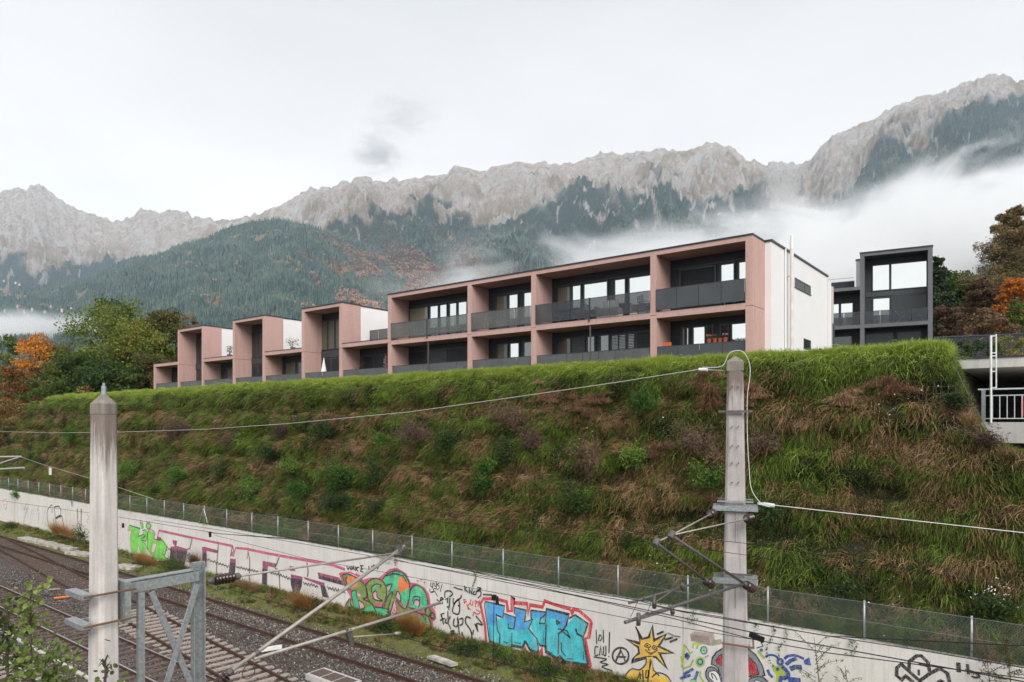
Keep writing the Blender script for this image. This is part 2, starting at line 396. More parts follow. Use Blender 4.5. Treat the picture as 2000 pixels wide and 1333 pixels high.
E_ = (Z-CAMH)/D
nf = fbm(lat/260, D/500, 5)
ft = E_ - et + 0.020*nf + 0.018*(g2-0.5) - 0.075*(g1-0.55)*(1-isspur) + 0.006
forest = 1 - sstep(-0.004, 0.006, ft)
forest = np.where(isspur & (U < 640) & (D < D1+150), 1.0, forest)
# bare gullies cutting into the wood below the tree line
cut = sstep(0.10, 0.02, g2) + sstep(0.30, 0.2, g1)*sstep(0.25, .1, g2)
wid = 0.002 + 0.06*sstep(-0.05, 0.03, ft) + 0.05*sstep(0.0, 0.4, fbm(lat/200, D/500, 2))*sstep(-0.05, 0.0, ft)
scree = sstep(wid, wid*0.45, gs)*sstep(-0.085, -0.045, ft+0.03*nf)
fan = sstep(0.1, 0.35, fbm(lat/140+9, D/420, 4))*np.exp(-((ft-0.012)/0.02)**2)
scree = np.clip(scree*(0.5+0.4*sstep(-0.01, 0.02, ft)) + fan*0.7, 0, 1)*sstep(0.40, 0.5, t2)
scree = np.where(isspur, 0, scree)
c1 = ((U > 1140) & (U < 1480)); scree = np.clip(scree + np.where(c1, sstep(0.10, 0.03, gs)*sstep(-0.11, -0.04, ft)*sstep(.42, .55, t2), 0), 0, 1)
gap = np.exp(-((U-1530)/34)**2) * sstep(-0.03, 0.01, E_-(825-400)/FPX); scree = np.clip(scree + gap*0.8*sstep(.35, .6, g3+.2), 0, 1)
forest = forest*(1-scree)
meadow = sstep(0.05, 0.008, ft)*(1-forest)*sstep(-0.1, 0.25, nf+0.05)
clear = sstep(0.24, 0.34, fbm(lat/170+50, D/260, 4))*forest*sstep(0.10, 0.16, E_)*np.where(U < 900, 1, 0.2)
red = sstep(0.02, 0.3, fbm(lat/330+20, D/420+4, 4)+0.35*np.exp(-((U-800)/150)**2)+0.12*np.exp(-((U-640)/90)**2)-0.12)*np.exp(-((U-770)/260)**2)*sstep(0.30, 0.2, E_)*sstep(0.09, 0.16, E_)
V = np.stack([WX, WY, Z], -1).reshape(-1, 3)
idx = np.arange(NK*ND).reshape(ND, NK)
F = np.stack([idx[:-1, :-1], idx[:-1, 1:], idx[1:, 1:], idx[1:, :-1]], -1).reshape(-1, 4)
t = MT('mountain_surface'); c = t.coord('World')
at = t.n('Attribute', attribute_name='cover'); sp = t.n('SeparateColor'); t.l(at.outputs['Color'], sp.inputs[0])
at2 = t.n('Attribute', attribute_name='tint'); sp2 = t.n('SeparateColor'); t.l(at2.outputs['Color'], sp2.inputs[0])
nr = t.noise(c, 0.012, 8, 0.7); nr2 = t.noise(t.coord('World', (1, 1, 0.55)), 0.022, 10, 0.82, 0.4)
rock = t.ramp(nr2, [(0.38, (0.42, 0.335, 0.30)), (0.5, (0.80, 0.70, 0.64)), (0.58, (0.95, 0.89, 0.84))])
rock = t.mix(t.ramp(nr, [(0.42, 0.0), (0.62, 0.55)]), rock, (0.64, 0.50, 0.41))
tree_n = t.noise(c, 0.07, 6, 0.8)
wood = t.ramp(tree_n, [(0.35, (0.035, 0.065, 0.070)), (0.52, (0.080, 0.130, 0.125)), (0.68, (0.16, 0.21, 0.175))])  # extra blue: distance haze put into the forest colour
wood = t.mix(t.math('MULTIPLY', sp2.outputs[0], 0.85), wood, t.ramp(tree_n, [(0.4, (0.24, 0.11, 0.08)), (0.65, (0.46, 0.25, 0.17))]))
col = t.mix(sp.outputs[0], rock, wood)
col = t.mix(sp.outputs[2], col, t.ramp(nr2, [(0.35, (0.38, 0.29, 0.19)), (0.65, (0.54, 0.42, 0.30))]))
col = t.mix(sp.outputs[1], col, t.ramp(nr2, [(0.35, (0.72, 0.68, 0.64)), (0.65, (0.90, 0.87, 0.84))]))
hgt = t.math('ADD', t.math('MULTIPLY', nr2, 95.0), t.math('MULTIPLY', tree_n, 14.0))
mt_mat = t.out(t.bsdf(col, 0.95, 0, hgt, 1.0, 1.0, 0.1))
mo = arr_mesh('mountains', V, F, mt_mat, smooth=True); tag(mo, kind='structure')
me = mo.data
ca = me.color_attributes.new('cover', 'FLOAT_COLOR', 'POINT')
mea = np.clip(meadow + clear*0.8, 0, 1)
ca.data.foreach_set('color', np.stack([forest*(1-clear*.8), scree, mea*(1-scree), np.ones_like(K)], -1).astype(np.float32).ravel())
cb = me.color_attributes.new('tint', 'FLOAT_COLOR', 'POINT')
cb.data.foreach_set('color', np.stack([red, red, red, np.ones_like(K)], -1).astype(np.float32).ravel())

# a geometry-nodes scatter: points carry rotation and scale, prototypes are picked by index
def scatter(name, P, rot, scl, protos, pick, label=None):
    me = bpy.data.meshes.new(name); me.vertices.add(len(P)); me.vertices.foreach_set('co', np.asarray(P, np.float32).ravel())
    for nm, tp, arr_, key in (('rot', 'FLOAT_VECTOR', rot, 'vector'), ('scl', 'FLOAT', scl, 'value'), ('pick', 'INT', pick, 'value')):
        a = me.attributes.new(nm, tp, 'POINT'); a.data.foreach_set(key, np.asarray(arr_, np.int32 if tp == 'INT' else np.float32).ravel())
    o = bpy.data.objects.new(name, me); COL.objects.link(o)
    pc = bpy.data.collections.new(name + '_sources')
    for i, p in enumerate(protos):
        p.name = f'{name}_{i:02d}'
        for c_ in list(p.users_collection): c_.objects.unlink(p)
        pc.objects.link(p)
    ng = bpy.data.node_groups.new(name + '_nodes', 'GeometryNodeTree')
    ng.interface.new_socket('Geometry', in_out='INPUT', socket_type='NodeSocketGeometry')
    ng.interface.new_socket('Geometry', in_out='OUTPUT', socket_type='NodeSocketGeometry')
    N = ng.nodes.new; L = ng.links.new
    gi, go = N('NodeGroupInput'), N('NodeGroupOutput'); iop = N('GeometryNodeInstanceOnPoints'); ci = N('GeometryNodeCollectionInfo')
    ci.inputs['Collection'].default_value = pc; ci.inputs['Separate Children'].default_value = True
    ci.inputs['Reset Children'].default_value = True
    iop.inputs['Pick Instance'].default_value = True
    def na(n_, dt):
        a = N('GeometryNodeInputNamedAttribute'); a.data_type = dt; a.inputs['Name'].default_value = n_; return a.outputs['Attribute']
    L(gi.outputs[0], iop.inputs['Points']); L(ci.outputs[0], iop.inputs['Instance'])
    L(na('pick', 'INT'), iop.inputs['Instance Index'])
    e2r = N('FunctionNodeEulerToRotation'); L(na('rot', 'FLOAT_VECTOR'), e2r.inputs[0]); L(e2r.outputs[0], iop.inputs['Rotation'])
    L(na('scl', 'FLOAT'), iop.inputs['Scale']); L(iop.outputs[0], go.inputs[0])
    md = o.modifiers.new('scatter', 'NODES'); md.node_group = ng
    tag(o, label, None, None, 'stuff')
    return o

# conifer wood on the mountain slopes
M['conifer'] = leafmat('slope_conifer', [(0.15, (0.032, 0.064, 0.068)), (0.5, (0.070, 0.118, 0.112)), (0.85, (0.145, 0.195, 0.150))], 0.01, trans=0.1)  # needles tinted bluish, haze of the far slopes put into their colour
M['broadleaf'] = leafmat('slope_broadleaf', [(0.15, (0.18, 0.115, 0.085)), (0.5, (0.36, 0.20, 0.155)), (0.85, (0.46, 0.31, 0.22))], 0.01, trans=0.15)
cones = []
for i in range(3):
    mb = MB(); h = 22
    for z0, z1, r0 in ((1, 10, 3.6), (6, 16, 2.7), (11.5, h, 1.8)):
        n = 7; vv = [(r0*math.cos(a)*random.uniform(.8, 1.15), r0*math.sin(a)*random.uniform(.8, 1.15), z0+random.uniform(-.6, .6)) for a in [2*math.pi*j/n for j in range(n)]] + [(0, 0, z1)]
        mb.add(vv, [(j, (j+1) % n, n) for j in range(n)])
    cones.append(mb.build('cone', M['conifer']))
mb = MB()
for q in range(5):
    cx, cy_, cz, rr = random.uniform(-3, 3), random.uniform(-3, 3), random.uniform(6, 12), random.uniform(3, 4.4)
    n = 6
    vv = [(cx, cy_, cz+rr)] + [(cx+rr*math.cos(2*math.pi*j/n)*random.uniform(.8, 1.1), cy_+rr*math.sin(2*math.pi*j/n), cz+random.uniform(-.5, 1)) for j in range(n)] + [(cx, cy_, cz-rr)]
    mb.add(vv, [(0, 1+j, 1+(j+1) % n) for j in range(n)] + [(n+1, 1+(j+1) % n, 1+j) for j in range(n)])
cones.append(mb.build('cone', M['broadleaf']))
NT = 165000
iu = RNG.random(NT*4); dv = RNG.random(NT*4)
kq = -0.80 + 1.58*iu; dq = np.exp(np.log(420) + dv*(np.log(3600)-np.log(420)))
fi = (kq+1.05)/2.05*(NK-1); fj = np.interp(dq, dd, np.arange(ND))
i0 = fi.astype(int); j0 = fj.astype(int); a_ = fi-i0; b_ = fj-j0
def samp(A): return A[j0, i0]*(1-a_)*(1-b_) + A[j0, i0+1]*a_*(1-b_) + A[j0+1, i0]*(1-a_)*b_ + A[j0+1, i0+1]*a_*b_
fo = samp(forest*(1-clear)); zz = samp(Z); rd = samp(red)
keep = RNG.random(NT*4) < fo*np.clip(dq/900, 0.3, 1)
sel = np.nonzero(keep)[0][:NT]
kq, dq, zz, rd = kq[sel], dq[sel], zz[sel], rd[sel]
P = np.stack([kq*dq*CT-dq*ST, kq*dq*ST+dq*CT, zz-1], -1)
n_ = len(P)
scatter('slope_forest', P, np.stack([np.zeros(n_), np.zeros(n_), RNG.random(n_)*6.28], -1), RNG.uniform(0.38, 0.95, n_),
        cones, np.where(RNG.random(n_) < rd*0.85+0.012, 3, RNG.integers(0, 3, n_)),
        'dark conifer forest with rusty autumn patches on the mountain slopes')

# ------------------------------------------------------------------ ground
t = MT('trackside_gravel'); c = t.coord('World')
n1 = t.noise(c, 0.35, 6, 0.65); n2 = t.noise(c, 2.5, 6, 0.7)
vo = t.n('TexVoronoi'); vo.inputs['Scale'].default_value = 22; t.l(c, vo.inputs['Vector'])
vo2 = t.n('TexVoronoi'); vo2.inputs['Scale'].default_value = 11; t.l(c, vo2.inputs['Vector'])
sv = t.n('SeparateColor'); t.l(vo.outputs['Color'], sv.inputs[0])
gr = t.ramp(sv.outputs[0], [(0.0, (0.05, 0.042, 0.037)), (0.5, (0.105, 0.088, 0.078)), (0.85, (0.18, 0.16, 0.145)), (1.0, (0.38, 0.35, 0.33))])
gr = t.mix(t.ramp(n1, [(0.42, 0.0), (0.6, 0.6)]), gr, (0.085, 0.065, 0.05))
s3 = t.n('SeparateXYZ'); t.l(c, s3.inputs[0])
yy = t.math('ADD', s3.outputs[1], t.math('MULTIPLY', t.math('SUBTRACT', n2, 0.5), 2.2))
green = t.math('MULTIPLY', t.ramp(t.math('DIVIDE', yy, 22.0), [(0.855, 0.0), (0.895, 1.0)]), t.ramp(n2, [(0.3, 0.25), (0.55, 0.9)]))
grc = t.ramp(t.noise(c, 3, 5, 0.7), [(0.3, (0.09, 0.10, 0.026)), (0.6, (0.19, 0.20, 0.045)), (0.8, (0.26, 0.20, 0.08))])
gr = t.mix(green, gr, grc)
far = t.ramp(t.math('DIVIDE', s3.outputs[1], 400.0), [(0.1, 0.0), (0.2, 1.0)])
gr = t.mix(far, gr, (0.05, 0.07, 0.03))
M['gravel'] = t.out(t.bsdf(gr, 0.95, 0, t.math('ADD', vo.outputs['Distance'], t.math('MULTIPLY', vo2.outputs['Distance'], 0.7)), 0.9, 0.05, 0.15))
xs = np.concatenate([[-12200, -4000, -1000, -300], np.arange(-120, 41, 1.0), [150, 1000, 4000, 12200]])
ys = np.concatenate([[-12200, -3000, -600, -100, -20], np.arange(-4, 22.01, 0.5), [22.3, 60, 600, 3000, 12200]])
GX, GY = np.meshgrid(xs, ys)
GZ = -0.20 + 0.0*GX
loc_ = (GX > -121) & (GX < 41) & (GY > -5) & (GY < 22.2)
bump_ = 0.05*fbm(GX/1.7, GY/1.3, 4) + 0.03
bermy = 0.22*sstep(19.9, 21.9, GY)
GZ = np.where(loc_, GZ + bump_ + bermy, GZ)
def track_low(Y):   # keep the ballast level under rails
    return np.clip(np.minimum.reduce([np.abs(Y-12.55)/1.4, np.abs(Y-18.4)/1.4, np.abs(Y-8.5)/1.4]), 0, 1)
idx = np.arange(GX.size).reshape(GX.shape)
F = np.stack([idx[:-1, :-1], idx[:-1, 1:], idx[1:, 1:], idx[1:, :-1]], -1).reshape(-1, 4)
go_ = arr_mesh('ground', np.stack([GX, GY, GZ], -1).reshape(-1, 3), F, M['gravel'], smooth=True); tag(go_, kind='structure')
def ground_z(x, y): return -0.17 + 0.22*float(sstep(19.9, 21.9, np.float64(y)))

# plateau the houses stand on, and the rising land behind
M['meadow'] = flat('rough_meadow', (0.05, 0.065, 0.025), 0.95, 0, 0.5, 0.7, 0.4, 'World')
# ------------------------------------------------------------------ grass bank (reinforced slope)
BZ = [0.0, 2.85, 3.1, 5.0, 7.0, 9.0, 10.6, 11.4, 11.75]; BY = [22.35, 22.36, 22.75, 23.75, 24.75, 25.65, 26.4, 26.75, 27.15]
def top_z(X):
    X = np.asarray(X, float)
    z = np.where(X < -80, 11.75 - 3.9*sstep(-79.5, -97, X), 11.75)
    endx = np.interp(X, [-2.95, -2.4, -1.85, -1.1, 6], [11.75, 9.8, 8.5, 8.1, 7.8])
    return np.minimum(z, endx)
bx_ = np.concatenate([np.linspace(-135, -60, 160), np.linspace(-59.8, -4, 420), np.linspace(-3.9, 8, 110)])
sv_ = np.linspace(0, 1, 70)
BX, BS = np.meshgrid(bx_, sv_)
TZ = top_z(BX); BZ_ = TZ*np.interp(BS, [0, 0.08, 1], [0.0, 2.9/11.75, 1])
BZ_ = np.minimum(BZ_, TZ)
BY_ = np.interp(BZ_, BZ, BY)
bul = 0.30*fbm(BX/2.6, BZ_/1.3, 4) + 0.24*np.sin((BZ_+0.35*fbm(BX/4, BZ_/4, 2))*2*np.pi/1.5)
bul *= sstep(3.0, 3.8, BZ_)
BY_ = BY_ - bul
BZ2 = BZ_ + 0.12*fbm(BX/1.9, BS*9, 3)*sstep(3, 4, BZ_)
# plateau rows behind the top edge
rows_y = [0.35, 1.0, 1.8, 6, 20, 60, 200, 450]
PX = np.repeat(bx_[None], len(rows_y), 0); PY = BY_[-1][None] + np.array(rows_y)[:, None]
PZ = BZ2[-1][None] + np.array([0.06, 0.05, 0.0, -0.15, -0.3, -0.5, 1, 3])[:, None]
AX = np.concatenate([BX, PX]); AY = np.concatenate([BY_, PY]); AZ = np.concatenate([BZ2, PZ])
idx = np.arange(AX.size).reshape(AX.shape)
F = np.stack([idx[:-1, :-1], idx[:-1, 1:], idx[1:, 1:], idx[1:, :-1]], -1).reshape(-1, 4)
M['bank_soil'] = flat('overgrown_bank_soil', (0.034, 0.028, 0.016), 0.97, 0, 0.5, 2.2, 0.6, 'World')
bank = arr_mesh('grass_bank', np.stack([AX, AY, AZ], -1).reshape(-1, 3), F, M['bank_soil'], smooth=True); tag(bank, kind='structure')
def bank_y(x, z):
    b = (0.30*fbm(x/2.6, z/1.3, 4) + 0.24*np.sin((z+0.35*fbm(x/4, z/4, 2))*2*np.pi/1.5))*sstep(3.0, 3.8, z)
    return np.interp(z, BZ, BY) - b

# far flat land closing the gap to the mountain foot
mbp = MB(); mbp.box(-700, 900, 300, 345, -0.19, 3.8); 
# ------------------------------------------------------------------ grass blades
def blades(name, n, L, wd, droop, up, spread, mat, seed, seg=4, out_=1.0, side=0.5):
    rg = np.random.default_rng(seed); V = []; F = []
    for i in range(n):
        p = np.array([rg.uniform(-spread, spread), rg.uniform(-.06, .06), rg.uniform(-spread, spread)*(1 if droop > .5 else 0)])
        d = np.array([rg.normal(0, side), -out_*rg.uniform(.5, 1.1), up*rg.uniform(.5, 1.2)]); d /= np.linalg.norm(d)
        l = L*rg.uniform(.55, 1.15)/seg; w_ = wd*rg.uniform(.6, 1.2)
        sd = np.cross(d, [0, 0, 1.0]) + rg.normal(0, .4, 3); sd /= np.linalg.norm(sd)
        b = len(V)
        for s_ in range(seg+1):
            ww = w_*(1-(s_/seg)**1.6)
            V.append(p-sd*ww/2); V.append(p+sd*ww/2)
            p = p + d*l; d = d + np.array([rg.normal(0, .06), 0, -droop*rg.uniform(.6, 1.3)/seg*1.5]); d /= np.linalg.norm(d)
        for s_ in range(seg):
            F.append((b+2*s_, b+2*s_+1, b+2*s_+3, b+2*s_+2))
    return arr_mesh(name, V, F, mat)
def grass_mat(name, zones=True):
    """long grass: green, olive and dead brown in patches; the crest is fresh green"""
    t = MT(name); c = t.coord('World'); oi = t.n('ObjectInfo'); s_ = t.n('SeparateXYZ'); t.l(c, s_.inputs[0])
    n1 = t.noise(t.coord('World', (1, 1, 1.35)), 0.42, 5, 0.62, 0.6); n2 = t.noise(c, 1.9, 4, 0.6); n3 = t.noise(c, 7.0, 2)
    f = t.math('ADD', t.math('MULTIPLY', t.math('SUBTRACT', n1, 0.5), 2.1), 0.40)
    f = t.math('ADD', f, t.math('MULTIPLY', t.math('SUBTRACT', n2, 0.5), 1.5))
    f = t.math('ADD', f, t.math('MULTIPLY', t.math('SUBTRACT', oi.outputs['Random'], 0.5), 0.34))
    if zones:
        bd = t.math('SINE', t.math('MULTIPLY', t.math('ADD', s_.outputs[2], t.math('MULTIPLY', n1, 2.2)), 4.19)); f = t.math('ADD', f, t.math('MULTIPLY', bd, 0.09))
    if zones:   # fresh growth near the crest and on wet ledges
        fresh = t.math('MULTIPLY', t.ramp(t.math('DIVIDE', s_.outputs[2], 12.0), [(0.86, 0.0), (0.955, 1.0)]), 0.42)
        f = t.math('SUBTRACT', f, fresh)
    col = t.ramp(f, [(0.0, (0.22, 0.30, 0.050)), (0.20, (0.16, 0.225, 0.042)), (0.38, (0.135, 0.170, 0.040)),
                     (0.52, (0.215, 0.180, 0.060)), (0.68, (0.28, 0.19, 0.092)), (1.0, (0.37, 0.245, 0.145))])
    br_ = t.math('ADD', t.math('MULTIPLY', oi.outputs['Random'], 0.75), t.math('MULTIPLY', t.noise(c, 26.0, 2, 0.7), 1.3))
    col = t.mix(1.0, col, t.ramp(br_, [(0.65, 0.18), (1.0, 0.70), (1.45, 1.45)]), 'MULTIPLY')
    if zones:
        crest = t.ramp(t.math('DIVIDE', t.math('ADD', s_.outputs[2], t.math('MULTIPLY', n2, 0.5)), 12.0), [(0.972, 0.0), (1.005, 0.85)])
        col = t.mix(crest, col, t.ramp(oi.outputs['Random'], [(0, (0.29, 0.38, 0.06)), (1, (0.44, 0.52, 0.10))]))
    d = t.bsdf(col, 0.55, 0, None, spec=0.25); tl = t.n('BsdfTranslucent'); t.l(col, tl.inputs[0])
    mx = t.n('MixShader'); mx.inputs[0].default_value = 0.35; t.l(d, mx.inputs[1]); t.l(tl.outputs[0], mx.inputs[2])
    return t.out(mx.outputs[0])
M['grass'] = grass_mat('long_bank_grass')
def leaflets(name, n, r, ls, mat, seed, h=0.5):
    rg = np.random.default_rng(seed); V = []; F = []
    for i in range(n):
        p = rg.normal(0, r*.5, 3); p[1] = -abs(p[1])*h - .05
        a = rg.normal(0, 1, 3); a /= np.linalg.norm(a); b_ = np.cross(a, rg.normal(0, 1, 3)); b_ /= np.linalg.norm(b_)
        l = ls*rg.uniform(.6, 1.3); q = len(V)
        V += [p-a*l, p+b_*l*.45, p+a*l, p-b_*l*.45]; F.append((q, q+1, q+2, q+3))
    return arr_mesh(name, V, F, mat)
M['weed'] = leafmat('broad_weed_leaves', [(0.1, (0.035, 0.065, 0.02)), (0.5, (0.065, 0.11, 0.028)), (0.8, (0.12, 0.16, 0.04)), (1.0, (0.23, 0.15, 0.08))], 0.6)
hang = [blades('h', 34, 0.80, 0.030, 1.5, 0.55, 0.26, M['grass'], 10+i) for i in range(5)]
hang += [blades('h', 40, 0.45, 0.026, 0.9, 1.0, 0.20, M['grass'], 20+i, side=0.8) for i in range(2)]
hang += [leaflets('h', 60, 0.26, 0.045, M['weed'], 30+i) for i in range(2)]
def bank_points(n, x0, x1, z0):
    x = RNG.uniform(x0, x1, n); z = z0 + RNG.random(n)*(np.maximum(top_z(x), z0+.1)-z0)
    return x, z
xa, za = bank_points(9000, -3.5, 3, 3.0); xb, zb = bank_points(22000, -30, -3.5, 3.0); xc, zc = bank_points(15000, -70, -30, 3.0); xd, zd = bank_points(6000, -125, -70, 3.0)
x = np.concatenate([xa, xb, xc, xd]); z = np.concatenate([za, zb, zc, zd])
# thinner growth by the corner where the steel grid shows
bare = (x > -4.6) & (x < -1.6) & (z < 11.0) & (z > 8.9) & (perlin(x*0.9, z*1.1) < 0.28)
ledge = (perlin(x/1.5, z*1.6+9) < -0.36) | (perlin(x/2.4+30, z*2.4+3) < -0.45)
keep = ~(bare & (RNG.random(len(x)) < 0.80)) & ~(ledge & (RNG.random(len(x)) < 0.7))
x, z = x[keep], z[keep]; y = bank_y(x, z)
n_ = len(x); weedzone = fbm(x/2.2+40, z/1.6, 3) > 0.16-0.30*sstep(7.5, 4.0, z)*sstep(-20, -8, x)
pk = np.where(weedzone & (RNG.random(n_) < 0.75), RNG.integers(7, 9, n_), np.where(RNG.random(n_) < 0.18, RNG.integers(5, 7, n_), RNG.integers(0, 5, n_)))
sc_ = RNG.uniform(0.55, 1.15, n_)*(0.85+0.4*fbm(x/3, z/2, 3)); sc_ = np.where(x < -40, sc_*1.25, sc_)
scatter('bank_grass', np.stack([x, y+.04, z], -1), np.stack([RNG.normal(0, .15, n_), RNG.normal(0, .15, n_), RNG.normal(0, .5, n_)], -1), sc_, hang, pk,
        'long hanging green and brown grass covering the steep bank')
# crest: fresh upright grass along the top edge
up_ = [blades('c', 60, 0.36, 0.018, 0.5, 2.2, 0.16, M['grass'], 50+i, side=0.9, out_=.35) for i in range(4)]
x = np.concatenate([RNG.uniform(-82, -40, 5000), RNG.uniform(-40, -2.6, 8500)]); q = RNG.random(len(x)); n_ = len(x)
z = top_z(x) - 0.5*np.maximum(0, 0.35-q); y = np.where(q < 0.35, bank_y(x, np.minimum(z, 11.75)), bank_y(x, top_z(x)) + (q-0.35)*2.2)
# end edge sweeping down at the corner
xe = RNG.uniform(-2.75, -0.9, 1500); ze = top_z(xe); ye = bank_y(xe, ze) + RNG.uniform(0, 1.2, 1500)
x = np.concatenate([x, xe]); y = np.concatenate([y, ye]); z = np.concatenate([z, ze]); n_ = len(x)
scatter('crest_grass', np.stack([x, y, z-.02], -1), np.stack([RNG.normal(0, .2, n_), RNG.normal(0, .2, n_), RNG.uniform(-1.2, 1.2, n_)], -1),
        RNG.uniform(0.6, 1.25, n_)*(1+0.45*fbm(x/2.1, y*0, 3)), up_, RNG.integers(0, 4, n_), 'bright fresh green grass along the crest of the bank')
# the strip behind the fence and the trackside verge
M['grass2'] = grass_mat('trackside_grass', False)
low = [blades('l', 46, 0.30, 0.018, 0.6, 1.5, 0.18, M['grass2'], 70+i, side=1.2, out_=.8) for i in range(3)] + [leaflets('l', 50, 0.22, 0.03, M['weed'], 75+i) for i in range(2)]
n0 = 15000
x = np.concatenate([RNG.uniform(-75, -35, n0//2), RNG.uniform(-35, -9, n0)]); y = RNG.uniform(19.75, 21.95, len(x))
cover = (fbm(x/1.6, y/0.9, 4) > -0.12+0.5*sstep(20.9, 19.9, y)) | (y > 21.55)
x, y = x[cover], y[cover]; n_ = len(x)
z = np.array([ground_z(a, b) for a, b in zip(x, y)])
scatter('trackside_grass', np.stack([x, y, z], -1), np.stack([np.zeros(n_), np.zeros(n_), RNG.random(n_)*6.28], -1), RNG.uniform(0.35, 0.9, n_)*(0.75+0.5*sstep(21.2, 21.9, y)),
        low, np.where(RNG.random(n_) < .3, RNG.integers(3, 5, n_), RNG.integers(0, 3, n_)), 'short green and straw weeds between the last track and the wall')
n_ = 7000; x = np.concatenate([RNG.uniform(-80, -30, n_//2), RNG.uniform(-30, 2, n_//2)]); y = RNG.uniform(22.35, 22.8, n_)
scatter('fence_foot_grass', np.stack([x, y, np.full(n_, 3.02)], -1), np.stack([np.zeros(n_), np.zeros(n_), RNG.random(n_)*6.28], -1), RNG.uniform(0.5, 1.2, n_),
        [blades('f', 40, 0.5, 0.014, 0.6, 1.6, 0.2, M['grass'], 90+i, side=1.2) for i in range(2)] + [leaflets('f', 60, 0.3, 0.04, M['weed'], 95)], RNG.integers(0, 3, n_),
        'dark tangled grass behind the chain-link fence')
# loose ballast stones near the camera
st = []
M['stone_mix'] = leafmat('ballast_stones', [(0.1, (0.045, 0.037, 0.033)), (0.55, (0.095, 0.080, 0.071)), (0.9, (0.17, 0.15, 0.135)), (1.0, (0.36, 0.34, 0.32))], 30.0, trans=0.0, rnd=1.3)
for i in range(3):
    mb = MB(); vv = []
    for a in ((1,0,0),(-1,0,0),(0,1,0),(0,-1,0),(0,0,1),(0,0,-1),(.6,.6,.5),(-.6,.5,.6),(.5,-.7,.5),(-.6,-.6,.5)): vv.append(tuple(q*random.uniform(.7, 1.2)*.03 for q in a))
    import bmesh
    bm = bmesh.new(); [bm.verts.new(v_) for v_ in vv]; bmesh.ops.convex_hull(bm, input=bm.verts)
    m_ = bpy.data.meshes.new('s'); bm.to_mesh(m_); bm.free(); m_.materials.append(M['stone_mix'])
    o_ = bpy.data.objects.new('s', m_); COL.objects.link(o_); st.append(o_)
n_ = 52000; x = -8 - 44*RNG.random(n_)**1.5; y = RNG.uniform(6.5, 20.3, n_)
keep = (y < 19.9) | (RNG.random(n_) < .25)
x, y = x[keep], y[keep]; n_ = len(x)
br = (np.abs(y-18.4) < .7) & (x > -34)
extra = 9000; xe = RNG.uniform(-34, -9, extra); ye = RNG.uniform(17.7, 19.0, extra)
x = np.concatenate([x, xe]); y = np.concatenate([y, ye]); n_ = len(x)
scatter('ballast_stones', np.stack([x, y, -0.165+RNG.uniform(-.01, .02, n_)], -1), RNG.uniform(0, 6.28, (n_, 3)), RNG.uniform(0.6, 1.5, n_), st, RNG.integers(0, 3, n_),
        'loose grey and white ballast stones between the rails')
# ------------------------------------------------------------------ railway tracks
def rail_mesh(path, parent, topmat, label=None):
    prof = [(-.07, -.17), (.07, -.17), (.07, -.15), (.012, -.13), (.012, -.045), (.036, -.035), (.036, 0), (-.036, 0), (-.036, -.035), (-.012, -.045), (-.012, -.13), (-.07, -.15)]
    mb = MB(); vv = []; n = len(prof)
    pts = [Vector((p[0], p[1], 0.0)) for p in path]
    for i, p in enumerate(pts):
        d = (pts[min(i+1, len(pts)-1)]-pts[max(i-1, 0)]).normalized(); s_ = Vector((-d.y, d.x, 0))
        vv += [p + s_*a + Vector((0, 0, b)) for a, b in prof]
    side, top = [], []
    for i in range(len(pts)-1):
        for j in range(n):
            f = (i*n+j, i*n+(j+1) % n, (i+1)*n+(j+1) % n, (i+1)*n+j); (top if j == 6 else side).append(f)
    side += [tuple(range(n-1, -1, -1)), tuple(range((len(pts)-1)*n, len(pts)*n))]
    mb.add(vv, side, M['rust']); b = MB(); mb.f += top; mb.m += [mb.mi(topmat)]*len(top)
    o = mb.build('rail', None, parent)
    if label: o['label'] = label
    return o
slp_me = {}
def sleepers(parent, cpath, spacing, mats, length=2.5, wd=0.24, skip=None):
    acc = 0; first = True; jit = random.Random(5)
    for i in range(len(cpath)-1):
        a, b = Vector(cpath[i]), Vector(cpath[i+1]); d = (b-a); L = d.length; d.normalize(); s = acc
        while s < L:
            p = a + d*s; s += spacing
            m = mats(p.x)
            key = (m.name, length, wd)
            if key not in slp_me:
                mb = MB(); mb.box(-wd/2, wd/2, -length/2, length/2, -0.16, 0, m)
                o_ = mb.build('sleeper', None); slp_me[key] = o_.data; bpy.data.objects.remove(o_)
            o = bpy.data.objects.new('sleeper', slp_me[key]); COL.objects.link(o)
            o.parent = parent; o.matrix_parent_inverse = parent.matrix_basis.inverted()
            o.location = (p.x, p.y, -0.118+jit.uniform(-.008, .008)); o.rotation_euler = (jit.uniform(-.008, .008), 0, math.atan2(d.y, d.x)+jit.uniform(-.012, .012))
        acc = s - L
def offset(path, o_):
    res = []
    for i, p in enumerate(path):
        a = Vector(path[max(i-1, 0)]); b = Vector(path[min(i+1, len(path)-1)]); d = (b-a).normalized()
        res.append((p[0]-d.y*o_, p[1]+d.x*o_))
    return res
G2 = 0.7525
XL = -150
main_c = [(XL, 12.55), (-60, 12.55), (-20, 12.55), (10, 12.55)]
t1_ = empty('railway_track', (-30, 12.55, -.17), 'main railway track with shiny polished rails on dark sleepers', 'railway track')
for s_ in (-1, 1): rail_mesh(offset(main_c, s_*G2), t1_, M['railtop'])
sleepers(t1_, [(-110, 12.55), (-12, 12.55)], 0.62, lambda x: M['slp_dark'])
near_c = [(XL, 8.5), (10, 8.5)]
t4_ = empty('railway_track', (-12, 8.5, -.17), 'nearest railway track in the bottom left corner behind the leafy sapling', 'railway track')
for s_ in (-1, 1): rail_mesh(offset(near_c, s_*G2), t4_, M['railtop'])
sleepers(t4_, [(-45, 8.5), (-10, 8.5)], 0.62, lambda x: M['slp_light'])
